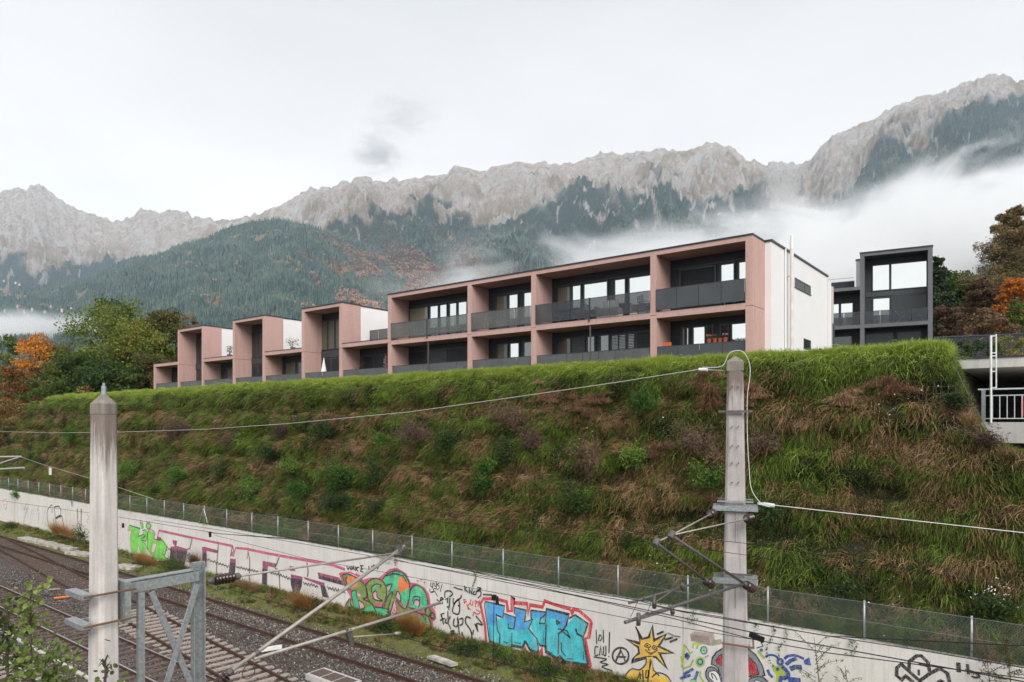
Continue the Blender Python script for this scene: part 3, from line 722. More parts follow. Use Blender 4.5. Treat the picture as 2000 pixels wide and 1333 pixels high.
t3_c = [(XL, 18.5), (-60, 18.45), (-40, 18.40), (-20, 18.36), (6, 18.35)]
t3_ = empty('railway_track', (-30, 18.4, -.17), 'rusty railway track nearest the graffiti wall, white ballast between the rails', 'railway track')
for s_ in (-1, 1): rail_mesh(offset(t3_c, s_*G2), t3_, M['rust'])
sleepers(t3_, [(-70, 18.47), (-40, 18.40), (-8, 18.35)], 0.95, lambda x: M['slp_dark'], 2.0, 0.12)
t2_c = [(-75, 18.5), (-66, 18.28), (-58, 17.62), (-50, 16.84), (-40, 15.98), (-24, 14.28), (-14, 13.25), (0, 11.9)]
t2_ = empty('railway_track', (-30, 15, -.17), 'rusty diverging track with pale sleepers joining the track by the wall at the switch', 'railway track')
for s_ in (-1, 1): rail_mesh(offset(t2_c[1:], s_*G2), t2_, M['rust'])
sleepers(t2_, [(-58, 17.62), (-50, 16.84), (-40, 15.98), (-24, 14.28), (-12, 13.05)], 0.6, lambda x: M['slp_light'] if x > -37 else M['slp_dark'])
# cable trough edge between the two near tracks
mb = MB(); mb.box(-90, -8, 10.55, 10.68, -0.19, -0.10); tag(mb.build('cable_trough', M['slab_conc']), 'narrow grey concrete cable trough running beside the shiny track', 'cable trough')
def loose(name, pts, size, mat, label, cat, rz=0):
    p = Vector(pts); mb = MB(); a, b, c_ = size
    Mx = Matrix.Translation(p) @ Matrix.Rotation(rz, 4, 'Z')
    if name == 'plastic_pipe': mb.tube([Mx @ Vector((-a/2, 0, c_/2)), Mx @ Vector((a/2, 0, c_/2))], c_/2, 10)
    else:
        mb.prism([(-a/2, -b/2), (a/2*.9, -b/2*1.1), (a/2, b/2*.8), (a*.1, b/2*1.15), (-a/2*.85, b/2)], 0, c_); mb.v = [tuple(Mx @ Vector(q)) for q in mb.v]
    return tag(mb.build(name, mat), label, cat)
loose('plastic_pipe', on_z(124, 1169, -.1), (0.85, .1, .12), M['orange_p'], 'short orange plastic piece lying on the dark ballast left of the mast', 'pipe', R(75))
loose('broken_board', on_z(106, 1152, -.12), (0.6, .15, .05), M['slp_light'], 'small pale broken board lying above the orange piece', 'board', R(60))
loose('stone_slab', on_z(864, 1293, -.05), (1.5, .3, .10), M['stone'], 'long pale stone slab lying in the weeds below the blue graffiti', 'stone slab', R(-4))
o = loose('marker_pipe', on_z(530, 1270, -.08), (0.9, .14, .14), M['white_p'], 'white and black tube lying on the gravel between two tracks', 'tube', R(70))
# box cover at the bottom edge
b0 = on_z(640, 1322, 0)
cv = empty('trough_cover', b0, 'pale concrete cable chamber lid with dark panels at the bottom edge', 'chamber lid')
mb = MB(); mb.box(-.75, 1.4, -.42, .42, -.16, .06); mb.v = [tuple(Vector(q)+b0) for q in mb.v]; mb.build('lid_frame', M['slab_conc'], cv)
for i in range(3):
    mb = MB(); mb.box(-.66+i*.68, -.06+i*.68, -.30, .30, .045, .075); mb.v = [tuple(Vector(q)+b0) for q in mb.v]; mb.build('lid_panel', M['slp_dark'], cv)
# pale stone strip by the wall
t = M['stone']
for u0, u1, v0, v1, lb in ((45, 140, 1049, 1072, 'broken pale concrete strip beside the orange dead grass'), (140, 176, 1077, 1083, 'short pale concrete strip just left of the mast foot line'), (232, 268, 1103, 1108, 'white stony patch just right of the near mast')):
    p0 = on_z(u0, v0, 0); p1 = on_z(u1, v1, 0)
    mb = MB(); n = 14; rg = random.Random(u0); up = []; dn = []
    for i in range(n+1):
        q = p0.lerp(p1, i/n); up.append((q.x, q.y+.42+rg.uniform(-.1, .1))); dn.append((q.x, q.y-.38+rg.uniform(-.1, .1)))
    mb.prism(dn+up[::-1], -.2, .02)
    tag(mb.build('concrete_strip', t), lb, 'concrete strip')

# ------------------------------------------------------------------ retaining wall
WY_ = 22.0; WT = 3.0
wall = empty('retaining_wall', (-20, WY_, 0), 'long pale concrete retaining wall covered in graffiti below the fence', 'wall')
jx = [-140, -120, -100, -84, -72, -61.5, -51.3, -41.1, -30.98, -20.55, -9.89, 0.6, 12]
for i in range(len(jx)-1):
    mb = MB(); a, b = jx[i]+.012, jx[i+1]-.012
    mb.box(a, b, WY_, WY_+.32, -.3, WT); mb.build('wall_panel', M['wall_conc'], wall)
mb = MB(); mb.box(-140, 12, WY_+.05, WY_+.3, -.3, WT-.03); mb.build('joint_filler', M['slab_conc'], wall)

# ------------------------------------------------------------------ graffiti (thin paint layers on the wall)
def pm(name, col, rough=0.75, var=.25):      # sprayed paint: uneven coat, concrete showing through in places
    t = MT(name); c = t.coord('World'); n1 = t.noise(c, 2.4, 5, 0.65); n2 = t.noise(c, 26, 4, 0.7); n3 = t.noise(t.coord('World', (9, 9, .8)), 1, 4, .6)
    cc = t.ramp(n1, [(.3, tuple(x*(1-var) for x in col)), (.7, tuple(min(1, x*(1+var)) for x in col))])
    k = t.math('ADD', t.ramp(n2, [(.48, 0.0), (.68, .42)]), t.ramp(n3, [(.5, 0.0), (.72, .25)]))
    return t.out(t.bsdf(t.mix(k, cc, (.60, .57, .53)), rough, 0, n2, .2, .005, .2))
PT = {'black': pm('black_spray', (0.018, 0.016, 0.02)), 'grey': pm('grey_spray', (0.20, 0.20, 0.21)), 'green': pm('bright_green_spray', (0.17, 0.62, 0.08)),
      'pink': pm('magenta_spray', (0.56, 0.09, 0.19)), 'lpink': pm('pale_pink_spray', (0.72, 0.36, 0.44)), 'plum': pm('plum_spray', (0.045, 0.018, 0.035)), 'plum2': pm('magenta_plum_spray', (0.30, 0.05, 0.13)),
      'mint': pm('mint_green_spray', (0.04, 0.50, 0.24), var=.35), 'olive': pm('olive_green_spray', (0.19, 0.27, 0.055), var=.35), 'orange': pm('orange_spray', (0.78, 0.19, 0.035)),
      'cyan': pm('turquoise_spray', (0.035, 0.50, 0.58), var=.3), 'blue': pm('sky_blue_spray', (0.05, 0.33, 0.66), var=.3), 'red': pm('crimson_spray', (0.58, 0.035, 0.06)),
      'yellow': pm('yellow_spray', (0.78, 0.47, 0.06)), 'dblue': pm('dark_blue_spray', (0.02, 0.07, 0.30)), 'lime': pm('lime_spray', (0.38, 0.48, 0.03)), 'white': pm('white_spray', (0.78, 0.76, 0.75), var=.05),
      'slate': pm('slate_grey_spray', (0.20, 0.22, 0.25), var=.1), 'dred': pm('dark_red_spray', (0.35, 0.015, 0.03))}
ZOOM = {'1': (0, 880, 2.942), '2': (400, 1000, 4.0), '3': (800, 1080, 5.0), '4': (1120, 940, 3.392), '5': (1600, 1050, 4.71), 'A': (230, 1000, 4.2553),
        'K': (230, 1000, 8.6957), 'B': (640, 1080, 7.4038), 'L': (0, 920, 8.3333), 'S': (1300, 1180, 6.25)}
class GR:
    """paint on the wall plane; every call lies a hair further out than the one before"""
    def __init__(s, z): s.z = z; s.mb = MB(); s.l = 0
    def p(s, q, lay):
        ox, oy, sc = ZOOM[s.z]; v = on_y(ox+q[0]/sc, oy+q[1]/sc, WY_); return Vector((v.x, WY_-0.003-lay*0.0009, v.z))
    def fill(s, mat, pts):
        s.l += 1; P = [s.p(q, s.l) for q in pts]
        tris = tessellate_polygon([[Vector((q.x, q.z, 0)) for q in P]])
        fs = []
        for a, b, c_ in tris:
            n = (P[b]-P[a]).cross(P[c_]-P[a]); fs.append((a, b, c_) if n.y < 0 else (a, c_, b))
        s.mb.add(P, fs, PT[mat])
    def curve(s, pts, n=5):
        if len(pts) < 3: return pts
        o = []; q = [pts[0]] + list(pts) + [pts[-1]]
        for i in range(1, len(q)-2):
            for k_ in range(n):
                t = k_/n; a, b, c_, d = q[i-1], q[i], q[i+1], q[i+2]
                o.append(tuple(.5*(2*b[j]+(c_[j]-a[j])*t+(2*a[j]-5*b[j]+4*c_[j]-d[j])*t*t+(3*b[j]-a[j]-3*c_[j]+d[j])*t**3) for j in (0, 1)))
        o.append(pts[-1]); return o
    def line(s, mat, pts, w=0.05, closed=False, smooth=False):
        s.l += 1
        if smooth: pts = s.curve(list(pts)+([pts[0]] if closed else []))
        elif closed: pts = list(pts)+[pts[0]]
        P = [s.p(q, s.l) for q in pts]; n = len(P); vv = []
        ws = w if isinstance(w, (list, tuple)) else None
        for i in range(n):
            a = P[max(i-1, 0)]; b = P[min(i+1, n-1)]
            if closed and i in (0, n-1): a, b = P[-2], P[1]
            d = Vector((b.x-a.x, 0, b.z-a.z)); d = d.normalized() if d.length > 1e-6 else Vector((1, 0, 0))
            nn = Vector((-d.z, 0, d.x)); ww = (ws[0]+(ws[1]-ws[0])*i/(n-1)) if ws else w
            if 0 < i < n-1:
                d1 = (P[i]-P[i-1]); d2 = (P[i+1]-P[i])
                if d1.length > 1e-6 and d2.length > 1e-6:
                    cs = max(.5, math.sqrt(max(0, (1+d1.normalized().dot(d2.normalized()))/2))); ww = ww/cs
            vv += [P[i]+nn*ww/2, P[i]-nn*ww/2]
        fs = [(2*i, 2*i+1, 2*i+3, 2*i+2) for i in range(n-1)]
        s.mb.add(vv, fs, PT[mat])
    def blob(s, mat, c, rx, ry=None, n=14):
        ry = ry or rx; s.fill(mat, [(c[0]+rx*math.cos(2*math.pi*i/n), c[1]+ry*math.sin(2*math.pi*i/n)) for i in range(n)])
    def build(s, label):
        o = s.mb.build('graffiti', None, wall); o['label'] = label; return o
# 1 small faded tags at the far left
g = GR('L')
g.line('lpink', [(0,600),(20,500),(60,480),(40,560),(10,600)], .05, smooth=True); g.line('pink', [(60,620),(70,470),(120,510),(90,640)], .05, smooth=True); g.line('grey', [(70,560),(110,540),(100,630),(70,600)], .04, smooth=True)
g.line('plum2', [(440,520),(390,640),(440,600),(380,870)], .035); g.line('grey', [(470,560),(430,700)], .03); g.line('lpink', [(555,580),(510,860)], .04); g.line('grey', [(520,610),(480,900)], .03)
g.line('pink', [(635,560),(610,650),(640,640)], .05); g.line('grey', [(600,700),(640,680),(620,870)], .03); g.line('grey', [(240,470),(235,850)], .03)
g.build('small faded pink and grey tags at the far left of the wall')
g = GR('L')
g.line('black', [(845,690),(845,560),(810,590),(775,640),(770,760),(790,900)], .09, smooth=True); g.line('black', [(865,770),(885,880)], .07)
g.line('black', [(925,920),(905,780),(880,590)], .09); g.line('black', [(880,590),(960,575),(995,640),(985,720),(910,770),(1010,735),(1045,930)], .10, smooth=False)
g.line('grey', [(730,660),(690,870)], .03); g.line('grey', [(1060,620),(1080,900)], .03); g.line('lime', [(1215,690),(1235,1000)], .03)
g.build('thin dark letters CR sprayed on the wall left of the near mast')
g = GR('L')
g.line('grey', [(1262,615),(1265,940)], (.26, .09)); g.line('grey', [(1325,620),(1320,975)], (.26, .09)); g.line('grey', [(1400,700),(1450,760),(1410,820),(1440,860)], .04, smooth=True); g.line('grey', [(1395,940),(1460,990),(1400,1040)], .04, smooth=True)
g.line('grey', [(1270,970),(1265,1010)], .12); g.line('grey', [(1325,1000),(1322,1020)], .1)
g.build('two thick grey vertical strokes on the wall left of the near mast')
# 2 pink fish-like scrawl just right of the mast
g = GR('K')
g.line('lpink', [(0,560),(60,540),(95,440),(60,290),(10,200)], .05, smooth=True); g.line('lpink', [(10,190),(70,240),(150,205),(100,300)], .05)
for yy_ in (300, 350, 400, 440): g.line('lpink', [(-5,yy_),(50,yy_-5)], .035)
g.build('thin pale pink scrawl just right of the near mast')
# 3 green letters
g = GR('K')
g.fill('green', [(200,230),(375,290),(345,420),(440,390),(470,410),(400,480),(480,570),(500,620),(440,720),(380,690),(350,560),(330,700),(240,690),(210,460),(230,330),(185,300)])
g.fill('green', [(520,320),(635,350),(610,460),(665,490),(760,480),(840,590),(800,760),(700,760),(620,700),(665,560),(600,520),(560,700),(500,640)])
g.fill('green', [(500,640),(620,800),(870,840),(850,800),(800,760),(620,690)])
g.fill('green', [(430,320),(465,310),(505,340),(500,440),(480,500),(440,490),(420,460)]); g.fill('green', [(385,185),(425,190),(435,270),(410,275)]); g.fill('green', [(490,210),(565,200),(560,270),(510,295),(480,260)])
g.line('red', [(200,225),(170,310),(235,320),(205,450),(235,690)], .045); g.line('black', [(200,225),(385,285),(345,420)], .05); g.line('black', [(345,420),(440,380),(470,410),(400,470),(480,560),(510,640)], .05)
g.line('black', [(520,320),(500,560),(520,660)], .05); g.line('pink', [(520,320),(560,300),(620,330),(640,370),(610,455)], .07); g.line('black', [(610,455),(690,485),(760,475),(840,590),(795,760),(865,810),(870,850)], .055)
g.line('red', [(560,690),(600,520),(665,555),(620,700)], .04); g.line('black', [(420,320),(470,300),(510,350),(500,450),(475,505),(420,480)], .045)
g.line('black', [(385,185),(430,190),(437,275),(410,280),(385,185)], .04); g.line('black', [(490,210),(540,190),(572,230),(555,275),(510,298),(480,250),(490,210)], .045); g.line('pink', [(380,180),(390,150),(420,160)], .05); g.line('pink', [(490,185),(550,165)], .05)
g.line('red', [(330,510),(350,570),(400,680)], .035)
g.build('bright green bubble letters with two dots, red and black outline')
# 4 long white letters with plum shadow
g = GR('A')
g.line('pink', [(325,235),(345,155),(400,165),(620,215),(955,285),(965,330),(945,360)], .13); g.line('pink', [(945,360),(962,368),(980,300),(1085,310),(1075,390)], .11)
g.line('pink', [(1085,312),(1240,345),(1560,402),(1780,440),(1890,480)], .15)
g.fill('plum2', [(455,235),(495,240),(485,300),(460,265)]); g.fill('plum2', [(330,205),(365,215),(360,235),(325,232)])
g.fill('plum', [(440,305),(578,330),(555,440),(430,410)]); g.fill('plum2', [(440,290),(500,285),(580,310),(575,330),(440,310)])
g.fill('plum', [(705,320),(740,330),(738,460),(700,450)]); g.fill('plum2', [(700,295),(720,290),(835,320),(830,345),(740,325),(738,350),(705,345)])
g.fill('plum', [(932,420),(982,425),(975,515),(925,505)]); g.fill('plum2', [(935,388),(983,392),(982,425),(932,420)])
g.fill('plum2', [(1205,407),(1320,430),(1310,465),(1250,450),(1245,480),(1205,470)]); g.fill('plum', [(1203,470),(1245,480),(1240,610),(1200,600)])
g.fill('plum2', [(1428,450),(1465,455),(1480,490),(1435,490)]); g.fill('plum', [(1440,520),(1538,545),(1530,620),(1500,700),(1460,680),(1440,600)]); g.fill('plum2', [(1440,518),(1538,540),(1536,565),(1442,550)])
g.fill('plum2', [(1545,540),(1720,590),(1720,615),(1685,610),(1560,560)]); g.fill('plum', [(1685,610),(1722,615),(1758,715),(1705,705)])
g.fill('plum', [(1668,520),(1870,575),(1880,612),(1672,555)]); g.fill('plum2', [(1663,502),(1840,545),(1870,580),(1668,525)])
for ln in ([(620,225),(600,305),(580,312)], [(838,270),(832,345),(820,520)], [(1085,330),(1100,400),(1095,610)], [(1345,375),(1320,440),(1310,455)], [(1310,465),(1342,490),(1352,665)], [(1575,420),(1585,500),(1578,540)], [(955,290),(940,370)]):
    g.line('plum', ln, .065)
g.line('plum', [(345,155),(360,165),(620,222)], .02)
for seg in ([(415,300),(440,315)], [(575,350),(665,380)], [(740,395),(925,455)], [(985,455),(1200,505)], [(1245,490),(1440,555)], [(1545,590),(1670,620)], [(1745,630),(1895,665)]):
    a, b = seg; n = max(3, int((b[0]-a[0])/11)); rg = random.Random(a[0])
    g.line('plum', [(a[0]+(b[0]-a[0])*i/n, a[1]+(b[1]-a[1])*i/n+(11 if i % 2 else -11)*rg.uniform(.5, 1.3)) for i in range(n+1)], .05)
g.build('long white block letters with magenta top line and plum black shadow edges')
# 5 WAKE UP
g = GR('B')
def word(g, m, strokes, w): [g.line(m, s_, w) for s_ in strokes]
word(g, 'black', [[(275,190),(295,245),(315,205),(330,245),(345,190)], [(345,250),(375,195),(390,255)], [(350,230),(390,235)], [(405,195),(405,265)], [(450,205),(408,230),(445,270)], [(470,190),(520,185)], [(495,190),(480,270),(520,280)], [(485,232),(515,235)],
                  [(595,190),(600,240),(620,250),(640,235),(642,185)], [(655,265),(665,180),(695,190),(700,215),(662,225)], [(735,205),(722,240)], [(715,258),(712,268)]], .07)
g.build('small black words WAKE UP! above the green bubble letters')
# 6 green and orange bubble piece
g = GR('B')
g.fill('pink', [(160,300),(200,280),(330,270),(470,340),(520,390),(600,360),(740,360),(830,290),(900,230),(1010,220),(1140,300),(1200,430),(1290,440),(1400,500),(1470,600),(1490,740),(1560,850),(1570,960),(1520,1000),(1540,1120),(1500,1190),(1440,1190),(1230,1060),(1000,1000),(700,940),(420,900),(230,840),(260,720),(330,640),(260,520),(200,400)])
g.fill('lpink', [(215,320),(330,295),(450,350),(480,400),(400,380),(300,310)])
g.fill('olive', [(215,320),(300,310),(480,410),(560,500),(580,600),(520,660),(640,730),(710,860),(720,920),(600,950),(250,830),(320,670),(345,660),(350,540),(270,490)])
g.fill('orange', [(290,345),(370,335),(445,400),(430,480),(350,500),(300,480),(270,390)])
g.fill('mint', [(345,560),(410,540),(430,640),(465,800),(390,790)]); g.fill('lpink', [(345,700),(370,690),(390,780),(350,750)]); g.fill('lpink', [(450,690),(520,740),(530,790),(470,800)]); g.fill('lpink', [(430,570),(480,610),(470,635),(430,620)])
g.fill('mint', [(330,680),(340,760),(420,815),(540,820),(640,760),(680,830),(560,850),(300,780)])
g.fill('olive', [(555,460),(640,380),(750,380),(840,470),(855,590),(820,720),(790,780),(650,760),(580,670),(570,560)])
g.fill('lpink', [(655,590),(690,550),(720,570),(725,640),(800,690),(780,700),(680,660)]); g.fill('pink', [(665,740),(780,720),(790,770),(700,765)])
g.fill('mint', [(690,780),(880,800),(890,840),(860,920),(720,920)]); g.fill('mint', [(640,500),(700,450),(780,460),(770,480),(700,490),(650,580)])
g.fill('mint', [(800,380),(880,290),(990,260),(1100,300),(1170,400),(1195,560),(1170,700),(1120,800),(1080,720),(1000,680),(960,720),(910,900),(870,880),(830,780),(870,600),(850,470)])
g.fill('orange', [(1040,350),(1090,330),(1160,420),(1180,510),(1060,580),(1010,490)]); g.fill('olive', [(880,620),(940,560),(1000,500),(1000,640),(930,830),(860,870),(820,780)])
g.fill('lpink', [(860,500),(920,480),(880,570)]); g.fill('lpink', [(990,620),(1020,550),(1050,610),(1050,700),(1000,650)]); g.fill('lpink', [(965,700),(990,760),(1000,850),(940,900),(920,1000),(900,960)])
g.fill('olive', [(1000,690),(1110,800),(1130,900),(1010,880),(1010,760)])
g.fill('mint', [(1200,560),(1280,470),(1370,500),(1440,620),(1450,740),(1400,840),(1330,820),(1190,790)])
g.fill('lpink', [(1255,700),(1290,670),(1330,700),(1320,770),(1260,750)])
g.fill('olive', [(1180,790),(1300,860),(1440,900),(1490,990),(1500,1100),(1470,1180),(1400,1160),(1300,1080),(1190,1000),(1050,960),(1060,890)]); g.fill('mint', [(1300,850),(1440,930),(1480,1020),(1420,1040),(1340,960)])
g.fill('pink', [(1215,810),(1360,920),(1370,970),(1250,880)]); g.fill('lpink', [(1235,1010),(1330,1080),(1400,1165),(1260,1110)])
g.fill('olive', [(1425,830),(1460,770),(1500,850),(1470,910),(1430,890)]); g.blob('olive', (1530,905), 28, 38)
for ln, cl in (([(215,320),(300,305),(420,360),(540,460),(580,570),(575,640),(520,665),(640,730),(700,840),(715,920)], 0), ([(320,660),(270,760),(245,830)], 0), ([(215,320),(270,490),(345,530)], 0), ([(290,345),(265,390),(300,480)], 0),
               ([(345,560),(390,790),(465,800),(430,640),(410,540)], 1), ([(340,660),(345,760),(430,820),(530,800),(520,730),(450,680)], 0), ([(555,460),(640,380),(750,375),(840,460),(860,590),(815,740),(790,790)], 0), ([(555,460),(580,640),(650,740)], 0),
               ([(655,590),(690,550),(720,570),(725,640),(800,690),(680,670),(655,590)], 0), ([(640,570),(650,490),(710,450),(780,465),(760,490)], 0), ([(690,780),(890,820),(860,920)], 0), ([(800,380),(890,290),(1000,258),(1110,305),(1180,420),(1195,560),(1175,700),(1120,810),(1000,690)], 0),
               ([(960,700),(910,900)], 0), ([(830,780),(870,640),(940,560),(930,640),(880,800)], 0), ([(850,470),(940,450),(890,560)], 0), ([(990,640),(1020,550),(1060,620),(1060,700),(1000,650)], 0), ([(1195,570),(1230,490),(1290,465),(1380,510),(1440,620),(1455,740),(1410,830)], 0),
               ([(1330,820),(1190,790)], 0), ([(1250,740),(1270,680),(1320,680),(1340,730),(1320,790)], 0), ([(1230,700),(1260,630),(1340,640),(1340,690)], 0), ([(1180,780),(1300,860),(1440,900),(1495,1000),(1505,1110),(1470,1180),(1400,1165)], 0), ([(1300,1085),(1400,1170)], 0),
               ([(1320,860),(1420,940),(1425,1040),(1370,1010)], 0), ([(1425,830),(1460,770),(1505,850),(1475,915),(1430,890)], 1), ([(1500,880),(1530,862),(1555,905),(1535,945),(1505,930)], 1), ([(860,330),(990,300),(1100,340),(1150,420)], 0)):
    g.line('black', ln, .05, closed=bool(cl), smooth=True)
for c_ in ((430,298), (455,318), (470,330), (1315,402), (1365,385), (1410,425), (1540,745), (1563,785)): g.blob('pink', c_, 12)
g.build('green, olive and orange bubble letters BERS with magenta glow')
# 7 black tags
g = GR('3')
def S(m, w, *L): [g.line(m, l_, w, smooth=len(l_) > 3) for l_ in L]
S('black', .045, [(210,290),(205,325),(225,330),(228,292),(225,350)], [(240,290),(245,325),(262,320),(262,288),(262,350)], [(290,300),(270,310),(290,330),(285,355)], [(200,350),(200,380),(230,385),(240,350),(280,360)], [(320,305),(300,380)], [(215,380),(250,378),(275,430)])
S('black', .07, [(265,455),(300,480),(305,440),(330,450),(300,470),(325,500)], [(345,440),(350,380),(400,375),(420,405),(390,430)], [(350,460),(375,440),(370,490)], [(395,440),(385,560)], [(365,530),(395,525)], [(430,440),(430,500),(480,460),(490,560),(470,600),(420,570),(450,480),(500,440),(505,410)], [(475,520),(495,505)])
S('black', .07, [(340,590),(310,600),(335,700)], [(300,660),(345,640)], [(360,640),(350,680),(375,690)], [(375,570),(380,680)], [(400,620),(375,680),(405,740)], [(440,640),(430,700),(460,720),(480,680),(470,640),(490,800)], [(490,650),(520,640),(520,690),(490,710)],
  [(600,640),(560,625),(550,680),(600,760),(610,840),(580,860),(530,820),(515,770)], [(405,770),(435,760),(430,790),(450,785)], [(600,770),(630,790)], [(630,750),(620,800)], [(640,690),(670,760),(660,690),(715,700),(650,615)])
S('black', .055, [(435,335),(480,350),(520,360)], [(540,320),(545,375)], [(560,335),(545,355),(575,385)], [(585,340),(590,400)], [(590,360),(610,400),(615,350)], [(640,370),(625,400),(650,405),(655,375)], [(665,340),(700,345),(660,375),(695,370),(700,410),(670,440)], [(720,405),(810,410)])
g.build('cluster of black spray tags between the green and the blue letters')
g = GR('3')
S('red', .05, [(550,460),(530,455),(540,500)], [(525,485),(560,475)], [(560,500),(575,560)], [(590,490),(565,525),(600,560)], [(600,455),(595,500),(615,510),(620,470)], [(640,460),(645,530)], [(640,465),(665,480),(645,500)], [(670,530),(680,470),(695,530),(700,480)], [(620,620),(630,580),(660,600),(690,580),(650,555)], [(640,825),(645,835)])
g.build('small thin red tag left of the blue letters')
# 8 blue piece
g = GR('3')
red_o = [(690,500),(720,450),(850,450),(950,480),(960,570),(1000,570),(1010,430),(1020,490),(1150,500),(1160,600),(1175,510),(1300,530),(1320,470),(1400,500),(1570,550),(1580,590),(1610,550),(1660,570),(1765,660),(1775,680),(1750,830),(1710,840),(1765,1110),(1740,1125),(1500,1110),(1450,1070),(1320,1025),(1290,1020),(1290,940),(1260,1000),(1150,985),(1130,930),(1100,985),(990,960),(970,980),(870,930),(750,890),(735,700)]
g.line('red', red_o, .13, closed=True)
g.fill('cyan', [(745,480),(930,520),(915,630),(850,600),(855,645),(1035,625),(1025,540),(1140,560),(1125,670),(1205,650),(1165,740),(1250,870),(1260,970),(1180,960),(1130,860),(1120,930),(1000,910),(890,900),(780,870)])
g.fill('blue', [(745,480),(930,520),(915,630),(850,600),(840,720),(760,700)]); g.fill('blue', [(900,590),(1035,625),(1025,540),(1140,560),(1125,670),(1205,650),(1170,740),(1040,760),(960,680)])
g.fill('cyan', [(1190,570),(1335,590),(1340,545),(1560,600),(1540,700),(1620,610),(1740,690),(1690,820),(1745,1095),(1510,1060),(1440,1020),(1330,960),(1330,900),(1260,890),(1190,740)])
g.fill('blue', [(1345,550),(1555,605),(1525,740),(1450,745),(1480,650),(1350,640)]); g.fill('blue', [(1190,570),(1335,590),(1330,640),(1200,640)])
g.fill('cyan', [(1350,640),(1450,650),(1440,760),(1350,740)])
for ln, w_ in (([(740,475),(930,518),(912,635),(845,605),(852,645)], .05), ([(740,475),(735,520),(780,860)], .05), ([(780,860),(880,905),(985,935),(1000,905),(1105,925),(1130,860)], .10), ([(1130,860),(1180,950),(1250,975),(1262,950)], .10), ([(1262,950),(1245,840),(1165,740),(1205,650),(1125,675),(1140,560),(1028,535),(1025,600)], .05),
               ([(920,590),(1035,630),(1020,745),(965,735),(965,690)], .05), ([(850,640),(860,760),(885,800),(880,905)], .05), ([(1000,905),(1000,780)], .04), ([(1185,560),(1335,580)], .06), ([(1185,560),(1190,650)], .05), ([(1250,870),(1280,905),(1330,910)], .08), ([(1335,600),(1280,640),(1270,690),(1335,690),(1330,900)], .05),
               ([(1335,545),(1560,600),(1535,700),(1500,760),(1450,790)], .07), ([(1340,545),(1330,690)], .05), ([(1440,690),(1440,660),(1470,680),(1440,700)], .05), ([(1450,740),(1540,760),(1575,830),(1500,770)], .05), ([(1560,640),(1620,605),(1745,690),(1700,820)], .06), ([(1700,820),(1640,790),(1625,740)], .07), ([(1695,820),(1748,1095)], .10),
               ([(1748,1095),(1520,1065),(1470,1010),(1440,1030),(1335,965),(1330,900)], .11), ([(1460,790),(1455,990)], .05), ([(1485,870),(1490,960),(1530,1010)], .04), ([(785,720),(790,850)], .02), ([(1310,760),(1310,880)], .02), ([(1540,1030),(1600,1035)], .03), ([(920,865),(970,880)], .03), ([(1030,870),(1090,885)], .03), ([(1350,960),(1400,975)], .03), ([(1700,960),(1705,1040)], .03)):
    g.line('black', ln, w_)
g.build('large turquoise and blue block letters with black shade and red outline')
# 9 small scribble and circled A
g = GR('4')
S('black', .05, [(150,985),(155,1080)], [(165,1060),(175,1020),(190,1040),(175,1060)], [(198,985),(200,1070)], [(165,1100),(145,1100),(145,1155),(165,1150)], [(172,1155),(182,1095),(192,1155)], [(200,1095),(202,1150),(215,1150),(215,1090)], [(240,1000),(236,1140)], [(236,1158),(236,1166)], [(135,1165),(220,1180),(180,1200),(230,1215),(190,1230),(260,1258)])
g.build('thin black scribble with exclamation mark beside the blue letters')
g = GR('4')
g.line('black', [(313+54*math.cos(a), 1158+54*math.sin(a)) for a in [i*math.pi/12 for i in range(24)]], .075, closed=True)
S('black', .07, [(280,1195),(315,1120),(345,1198)], [(285,1165),(350,1165)])
g.build('black letter A in a circle beside the yellow sun figure')
# 10 yellow star face figure
g = GR('4')
star = [(412,965),(455,1045),(500,1035),(522,960),(535,1055),(615,1015),(565,1095),(660,1140),(570,1140),(618,1240),(545,1165),(500,1165),(385,1195),(435,1140),(430,1100),(350,1050),(440,1075),(440,1040)]
g.fill('yellow', star); g.line('black', star, .085, closed=True)
g.fill('yellow', [(480,1165),(530,1165),(525,1240),(560,1290),(610,1290),(650,1345),(340,1345),(350,1280),(390,1245),(440,1250),(480,1210)])
g.line('black', [(480,1165),(480,1210),(440,1250),(385,1245),(345,1290),(340,1345)], .05, smooth=True); g.line('black', [(510,1180),(505,1250),(520,1190),(530,1250),(570,1290)], .05); g.line('black', [(520,1300),(560,1270),(620,1290),(655,1345)], .05, smooth=True)
S('black', .035, [(470,1092),(490,1075),(512,1095),(490,1102),(470,1092)], [(520,1105),(535,1088),(555,1108),(535,1115),(520,1105)], [(475,1115),(510,1150),(560,1118)], [(500,1100),(497,1118),(512,1120)], [(490,1130),(515,1140),(545,1128)])
for c_ in ((490, 1090), (537, 1103)): g.blob('black', c_, 6)
S('black', .05, [(430,1300),(440,1260),(445,1310)], [(430,1285),(455,1280)], [(460,1250),(465,1330)], [(485,1250),(480,1300),(500,1290),(500,1250),(495,1330)])
S('black', .07, [(555,1015),(600,995)], [(605,1050),(660,1035)], [(640,1065),(690,1045)]); S('grey', .05, [(630,1005),(670,1025),(710,1030)])
g.build('yellow sun figure with a smiling face and black pointed rays')
